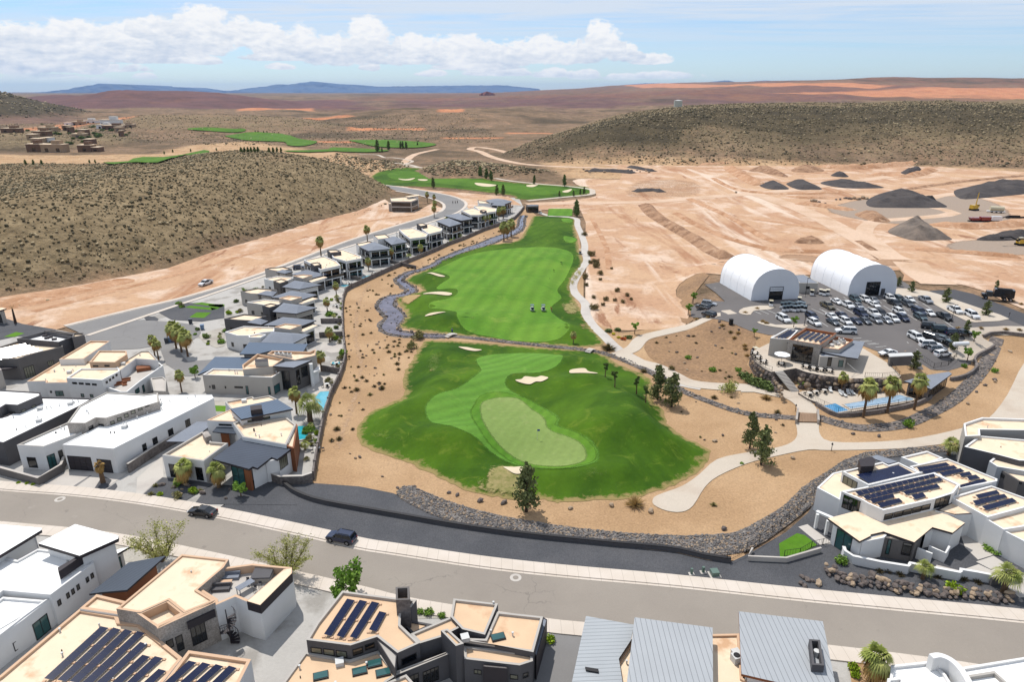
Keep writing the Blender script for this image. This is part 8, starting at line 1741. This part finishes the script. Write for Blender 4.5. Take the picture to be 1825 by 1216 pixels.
for (px,py,lab) in ((107,891,'round manhole cover in its pale collar on the left road'),(919,1031,'round manhole cover in its pale collar in the middle of the road')):
    x,y=P(px,py); e=empty('manhole_cover',(x,y,.07),0,lab,'manhole cover'); mb=MB(); mb.tube((0,0,0),(0,0,.02),.85,n=20); mb.build('collar',concrete,e); mb=MB(); mb.tube((0,0,.015),(0,0,.03),.42,n=18); mb.build('cover',asphalt,e)
# wheelie bins
bm=paint('bin_blue',(40,70,120),rough=.6);bg=paint('bin_grey',(52,58,70),rough=.6);bl=paint('bin_lightblue',(110,140,176),rough=.6)
for (u,v,m_,lab) in ((1358,1058,bg,'dark grey wheelie bin, left of three beside the cul-de-sac'),(1383,1052,bl,'pale blue wheelie bin, middle of three beside the cul-de-sac'),(1408,1050,bm,'dark blue wheelie bin, right of three beside the cul-de-sac'),(1552,900,bg,'dark wheelie bin at the top of the cul-de-sac'),(1648,948,bl,'light blue wheelie bin at the right of the cul-de-sac')):
    p=P(*L4([(u,v)])[0]);e=empty('wheelie_bin',(p[0],p[1],.2),.3,lab,'bin'); mb=MB(); mb.box((0,0,0),(.9,.9,1.3),top=1.15); mb.build('body',m_,e); mb=MB(); mb.box((0,0,1.31),(1.08,1.08,.1)); mb.build('lid',m_,e)
p=PT(*R3([(508,660)])[0]); e=empty('litter_bin',p,.2,'black litter bin where the path meets the car park','bin'); mb=MB(); mb.box((0,0,0),(.9,.9,1.6),top=.92); mb.build('body',trim_b,e); mb=MB(); mb.box((0,0,1.62),(1.,1.,.1)); mb.build('lid',trim_b,e)
for (u,v,lab,s_) in ((990,5,'tall thin green utility marker in the gravel strip',.35),(1058,20,'square green utility box on the gravel strip',1.1),(920,15,'small green utility post left of the others',.3)):
    p=P(*Z8([(u,v)])[0]);e=empty('utility_box',(p[0],p[1],.05),.1,lab,'utility box'); mb=MB(); mb.box((0,0,.08),(s_,s_,.9 if s_<1 else .7)); mb.build('cabinet',paint('utility_green',(96,122,110),rough=.7),e); mb=MB(); mb.box((0,0,0),(s_+.5,s_+.4,.08)); mb.build('base',concrete,e)
x,y=P(*R4([(1285,668)])[0],PH); e=empty('propane_tank',(x,y,PH+.3),.1,'white horizontal propane tank on the gravel at the right of the car park','tank'); mb=MB(); mb.tube((-1.9,0,.9),(1.9,0,.9),.6,n=12); mb.blob((-1.9,0,.9),(.35,.58,.58),0,0); mb.blob((1.9,0,.9),(.35,.58,.58),0,0); mb.build('tank_shell',PC['white'],e)
for s in(-1.2,1.2): mb=MB(); mb.box((s,0,0),(.3,.9,.4)); mb.build('leg',concrete,e)
# fences
def fence(name,label,pts,hh,f=ID,sp=2.4,z=None,rails=(.12,1.),bal=True):
    c=[]
    for a,b in f(pts):
        q=P(a,b,z) if z is not None else PT(a,b)[:2]; c.append(q)
    e=empty(name,(c[0][0],c[0][1],0),0,label,'fence'); bars=MB(); 
    for i in range(len(c)-1):
        a=Vector(c[i]);b=Vector(c[i+1]);L_=(b-a).length;n=max(1,int(L_/sp)); za=(z if z is not None else hz(*a));zb_=(z if z is not None else hz(*b))
        for r_ in rails:
            m_=MB(); m_.tube((a.x,a.y,za+hh*r_),(b.x,b.y,zb_+hh*r_),.03,n=4); m_.build('rail',frame_d,e,e.location[:])
        for k in range(n+1):
            t=k/n;p=a+(b-a)*t;zz=za+(zb_-za)*t;m_=MB(); m_.box((p.x,p.y,zz),(.07,.07,hh+.05)); m_.build('post',frame_d,e,e.location[:])
        if bal:
            for k in range(int(L_/.45)): p=a+(b-a)*(k*.45/L_);zz=za+(zb_-za)*(k*.45/L_); bars.box((p.x,p.y,zz+.1),(.025,.025,hh*.88))
    if bal and bars.v: bars.build('balusters',frame_d,e,e.location[:])
fence('metal_fence','dark metal railing round the club pool deck',[(560,655),(640,700),(765,760),(882,812),(1100,798),(1300,765),(1500,710)],1.5,R5,2.4,.6)
fence('metal_fence','dark railing along the front edge of the club house terrace',[(1100,515),(1240,520),(1380,505),(1290,400)],1.2,R5,2.4,PH+.08)
fence('metal_fence','dark railing at the left curve of the club house terrace',[(170,320),(215,385),(290,440),(345,465)],1.1,R5,2.,PH+.08)
fence('metal_fence','dark metal fence climbing between stones and sand beside the putting lawn',[(1295,1003),(1330,985),(1375,955),(1420,915),(1450,885)],1.7,ID,2.6)
fence('metal_fence','dark metal fence round the putting lawn by the solar house',[(-120,1100),(0,1085),(90,1030),(260,990)],1.2,R1,2.)
fence('metal_fence','dark fence on the slope between the car park and the pavilion',R4([(960,770),(1060,840),(1180,820),(1250,750)]),1.4,ID,2.2)
# loungers, umbrellas and tables by the pool and on the terrace
def lounger(x,y,z,rz,label):
    e=empty('sun_lounger',(x,y,z),rz,label,'sun lounger','sun loungers on the pool deck'); mb=MB(); mb.box((0,-.3,.3),(.7,1.3,.08)); mb.build('seat',frame_w,e); mb=MB(); mb.add([(-.35,.35,.34),(.35,.35,.34),(.35,.85,.9),(-.35,.85,.9)],[(0,1,2,3)]); mb.add([(-.35,.4,.3),(.35,.4,.3),(.35,.9,.86),(-.35,.9,.86)],[(3,2,1,0)]); mb.build('backrest',frame_w,e)
    for a in(-.3,.3):
        for b in(-.8,.3): mb=MB(); mb.box((a,b,0),(.05,.05,.3)); mb.build('leg',frame_w,e)
for i,(u,v) in enumerate([(820,630),(905,655),(930,665),(965,650),(1000,650),(1165,655),(1140,660)]): x,y=P(*R5([(u,v)])[0],.6); lounger(x,y,.62,.2*((i%3)-1),'white sun lounger on the pool deck, %s from the left'%ORD[i].replace('nearest','first'))
def umb(x,y,z,label,c,r=1.6,hh=2.5):
    e=empty('parasol',(x,y,z),0,label,'parasol'); mb=MB(); mb.tube((0,0,0),(0,0,hh),.04,n=6); mb.build('pole',frame_d,e); mb=MB(); n=8
    mb.v=[(math.cos(6.2832*k/n)*r,math.sin(6.2832*k/n)*r,hh-.25) for k in range(n)]+[(0,0,hh+.35)]; mb.f=[[k,(k+1)%n,n] for k in range(n)];mb.m=[0]*n;mb.sm=[False]*n; mb.build('canopy',c,e)
x,y=P(*R5([(420,400)])[0],PH); umb(x,y,PH+.1,'open white parasol over a table on the club house terrace',canvas,1.9)
def tset(x,y,z,label,n=4,tm=None,grp=None):
    e=empty('table',(x,y,z),rnd.random(),label,'table',grp); mb=MB(); mb.tube((0,0,.7),(0,0,.75),.6,n=10); mb.build('tabletop',tm or concrete,e); mb=MB(); mb.tube((0,0,0),(0,0,.7),.06,n=6); mb.build('leg',frame_d,e)
    for k in range(n):
        a=6.2832*k/n+.4; c=empty('patio_chair',(x+math.cos(a)*1.05,y+math.sin(a)*1.05,z),a+1.57+3.14,'dark patio chair round a terrace, yard or pool table','chair','patio chairs round the tables'); q=MB(); q.box((0,0,.42),(.5,.5,.05)); q.build('seat',trim_b,c); q=MB(); q.box((0,-.24,.47),(.5,.05,.45)); q.build('backrest',trim_b,c)
        for aa in(-.2,.2):
            for bb in(-.2,.2): q=MB(); q.box((aa,bb,0),(.04,.04,.42)); q.build('leg',trim_b,c)
for i,(u,v,z) in enumerate([(420,420,PH+.1),(230,365,PH+.1),(275,400,PH+.1),(205,335,PH+.1),(620,440,PH+.1),(680,455,PH+.1),(740,465,PH+.1),(810,475,PH+.1),(770,640,.62),(700,650,.62),(650,665,.62)]):
    x,y=P(*R5([(u,v)])[0],z); tset(x,y,z,['round table under the open white parasol','round table second from the left end of the terrace','round table third from the left end of the terrace','round table at the far left end of the terrace','first table in the row before the club windows','second table in the row before the club windows','third table in the row before the club windows','last table in the row, right of the club entrance','round table on the pool deck nearest the lap pool','middle round table on the pool deck','round table on the pool deck nearest the steps'][i],4 if z>1 else 3)
for i,(px,py,lab) in enumerate([(583,690,'round table on the pool terrace of the large beige house'),(600,652,'round table in the yard with the plunge pool'),(598,575,'round table in a back yard below the second row palm'),(600,548,'round table in the back yard beside the green tree'),(622,508,'round table beside the pool of the first two storey row house'),(668,489,'round table beside a hipped row house pool'),(566,805,'small table on the deck by the turquoise pool')]):
    x,y=P(px,py); tset(x,y,.12,lab,4,frame_w)
for v_ in list(VT.values())+list(KN.values()):
    def rm(o):
        for ch in KIDS.get(o.name,[]): rm(ch)
        bpy.data.objects.remove(o)
    rm(v_)
for r_ in ROCK: bpy.data.objects.remove(r_)
# ---------- light, sky, air ----------
SUNV=Vector((-.52,.78,1.80)).normalized()
el=math.asin(SUNV.z); az=math.atan2(SUNV.x,SUNV.y)
sd=bpy.data.lights.new('sun','SUN'); sd.energy=4.5; sd.angle=R(.53); sd.color=(1,.955,.89)
so=bpy.data.objects.new('sun',sd); COL.objects.link(so); so.rotation_euler=SUNV.to_track_quat('Z','Y').to_euler(); so.location=(0,0,300)
w=bpy.data.worlds.new('World'); S.world=w; w.use_nodes=True; t=NT(w)
sky=t.n('TexSky',sky_type='NISHITA',sun_disc=False,sun_elevation=el,sun_rotation=az,altitude=900,air_density=1.0,dust_density=.25,ozone_density=1.5)
g=t.n('TexCoord').outputs['Generated']; sx=t.n('SeparateXYZ',ins={0:g})
X,Y,Z=sx.outputs
azm=t.math('ARCTAN2',X,Y); elv=t.math('ARCSINE',Z)
azd=t.math('MULTIPLY',azm,57.2958); eld=t.math('MULTIPLY',elv,57.2958)
def vec(a,b,c=0): return t.n('CombineXYZ',ins={0:a,1:b,2:c}).outputs[0]
# cumulus: soft lobes with flat bases, broken by noise
warp=t.math('MULTIPLY_ADD',t.noise(vec(azd,t.math('MULTIPLY',eld,1.6)),.55,6,.56),5.0,-2.5)
warp2=t.math('MULTIPLY_ADD',t.noise(vec(azd,t.math('MULTIPLY',eld,1.8),9),1.7,5,.55),1.9,-.95)
def cpx(px,py):
    a=ray(px,py); return math.degrees(math.atan2(a[0],a[1])), math.degrees(math.asin(a[2]/math.sqrt(a[0]**2+a[1]**2+a[2]**2)))
blobs=[(365,48,55,38),(425,52,30,24),(480,62,40,28),(530,72,45,24),(600,82,55,26),(662,62,38,34),(740,85,60,24),(810,82,55,24),(880,92,70,22),(960,84,60,24),(1020,86,50,22),(1072,66,32,30),(1110,88,30,16),(60,62,70,22),(140,58,60,20),(240,64,80,26),(290,46,40,18),(30,92,60,14),(180,92,70,14),(300,100,70,10),(90,115,110,10),(500,98,60,8),(360,104,30,8),(840,112,60,10),(890,124,60,9),(770,128,28,6),(980,128,30,8),(1040,130,30,9),(1160,103,36,9),(1180,132,60,7),(1110,134,30,7),(505,116,22,6),(665,116,12,8),(655,118,14,5),(160,124,16,7),(230,122,12,4),(258,134,16,5),(80,140,90,8),(700,103,120,8),(-120,80,160,40),(-300,90,160,50)]
dens=None;bsv=None
for (px,py,rx,ry) in blobs:
    a0,e0=cpx(px,py+ry*.75); ra=rx/F*57.3*1.1; re=ry/F*57.3*1.5
    dx=t.math('DIVIDE',t.math('SUBTRACT',azd,a0),ra)
    dy0=t.math('SUBTRACT',eld,e0)
    up_=t.math('DIVIDE',t.math('MAXIMUM',dy0,0),re); dn=t.math('DIVIDE',t.math('MINIMUM',dy0,0),re*.34)
    r2=t.math('ADD',t.math('MULTIPLY',dx,dx),t.math('ADD',t.math('MULTIPLY',up_,up_),t.math('MULTIPLY',dn,dn)))
    d=t.math('SUBTRACT',1,r2); dens=d if dens is None else t.math('MAXIMUM',dens,d)
    sh=t.math('MULTIPLY',t.math('SUBTRACT',1,t.math('MULTIPLY',up_,1.5),clamp=True),t.math('GREATER_THAN',d,-.3))
    bsv=sh if bsv is None else t.math('MAXIMUM',bsv,sh)
dd=t.math('ADD',t.math('MULTIPLY',t.math('MAXIMUM',dens,-2.),1.),t.math('MULTIPLY',t.math('ADD',warp,warp2),.46))
cmask=t.ramp(dd,0,.33)
# flat grey-blue bases, lit billows above
bn=t.noise(vec(azd,t.math('MULTIPLY',eld,3.4),3),.5,3,.5)
bn2=t.noise(vec(t.math('ADD',azd,.22),t.math('MULTIPLY',t.math('SUBTRACT',eld,.28),1.8),9),1.7,6,.6)
n1c=t.noise(vec(azd,t.math('MULTIPLY',eld,1.8),9),1.7,6,.6)
rel=t.math('MULTIPLY_ADD',t.math('SUBTRACT',n1c,bn2),.9,.0)
shade=t.math('ADD',t.math('MULTIPLY',t.math('MULTIPLY',bsv,t.ramp(bn,.28,.72)),.85),rel,clamp=True)
ccol=t.mix(shade,(1.0,1.0,1.0,1),(.62,.70,.82,1))
# cirrus veil, stretched along the cloud plane
zz=t.math('MAXIMUM',Z,.02); u=t.math('DIVIDE',X,zz); v=t.math('DIVIDE',Y,zz)
cir=t.noise(vec(t.math('MULTIPLY',u,.35),t.math('MULTIPLY',v,.95)),.8,8,.62,1.6)
cir2=t.noise(vec(t.math('MULTIPLY_ADD',u,.10,3),t.math('MULTIPLY_ADD',v,.3,7)),.8,3,.5,.5)
cm=t.math('MULTIPLY',t.ramp(t.math('ADD',t.math('MULTIPLY',cir,.55),t.math('MULTIPLY',cir2,.6)),.41,.62),t.ramp(eld,1.5,5.5))
zen=t.ramp(eld,0,20)
base=t.mix(1.0,sky.outputs[0],t.mix(t.ramp(eld,0,14),(.98,1.1,1.32,1),(1.02,1.24,1.5,1)),'MULTIPLY')
bg1=t.mix(t.math('MULTIPLY',cm,.85),t.mix(1.0,base,(1,1,1,1),'MULTIPLY'),(7.8,8.4,9.2,1))
cb=t.n('VectorMath',operation='SCALE',ins={0:ccol}); cb.inputs['Scale'].default_value=10.3
bg2=t.mix(t.math('MULTIPLY',cmask,t.ramp(eld,.4,1.2)),bg1,cb.outputs[0])
bgn=t.n('Background',ins={'Color':bg2,'Strength':.1}); o=t.n('OutputWorld'); t.t.links.new(bgn.outputs[0],o.inputs[0])
# air: one closed box of thin even haze
if HAZE:
    zlo=min(float(GZ.min()),-10.)-1; mb=MB(); mb.box((0,19500,zlo),(66000,50000,505-zlo)); hz_=mb.build('haze',None); hz_.data.materials.clear()
    m=bpy.data.materials.new('haze_air');m.use_nodes=True;tt=NT(m)
    pv=tt.n('VolumePrincipled',ins={'Color':(.36,.60,1,1),'Density':HAZE,'Anisotropy':.1}); oo=tt.n('OutputMaterial'); tt.t.links.new(pv.outputs[0],oo.inputs['Volume'])
    hz_.data.materials.append(m); tag(hz_,'thin blue haze over the far desert plain','haze',kind='stuff')
    S.cycles.volume_bounces=0; S.cycles.volume_max_steps=64
S.view_settings.view_transform='Standard'; S.view_settings.look='None'; S.view_settings.exposure=EXPO; S.view_settings.gamma=1
S.cycles.max_bounces=6; S.cycles.diffuse_bounces=2; S.cycles.glossy_bounces=2; S.cycles.transparent_max_bounces=6
S.render.film_transparent=False
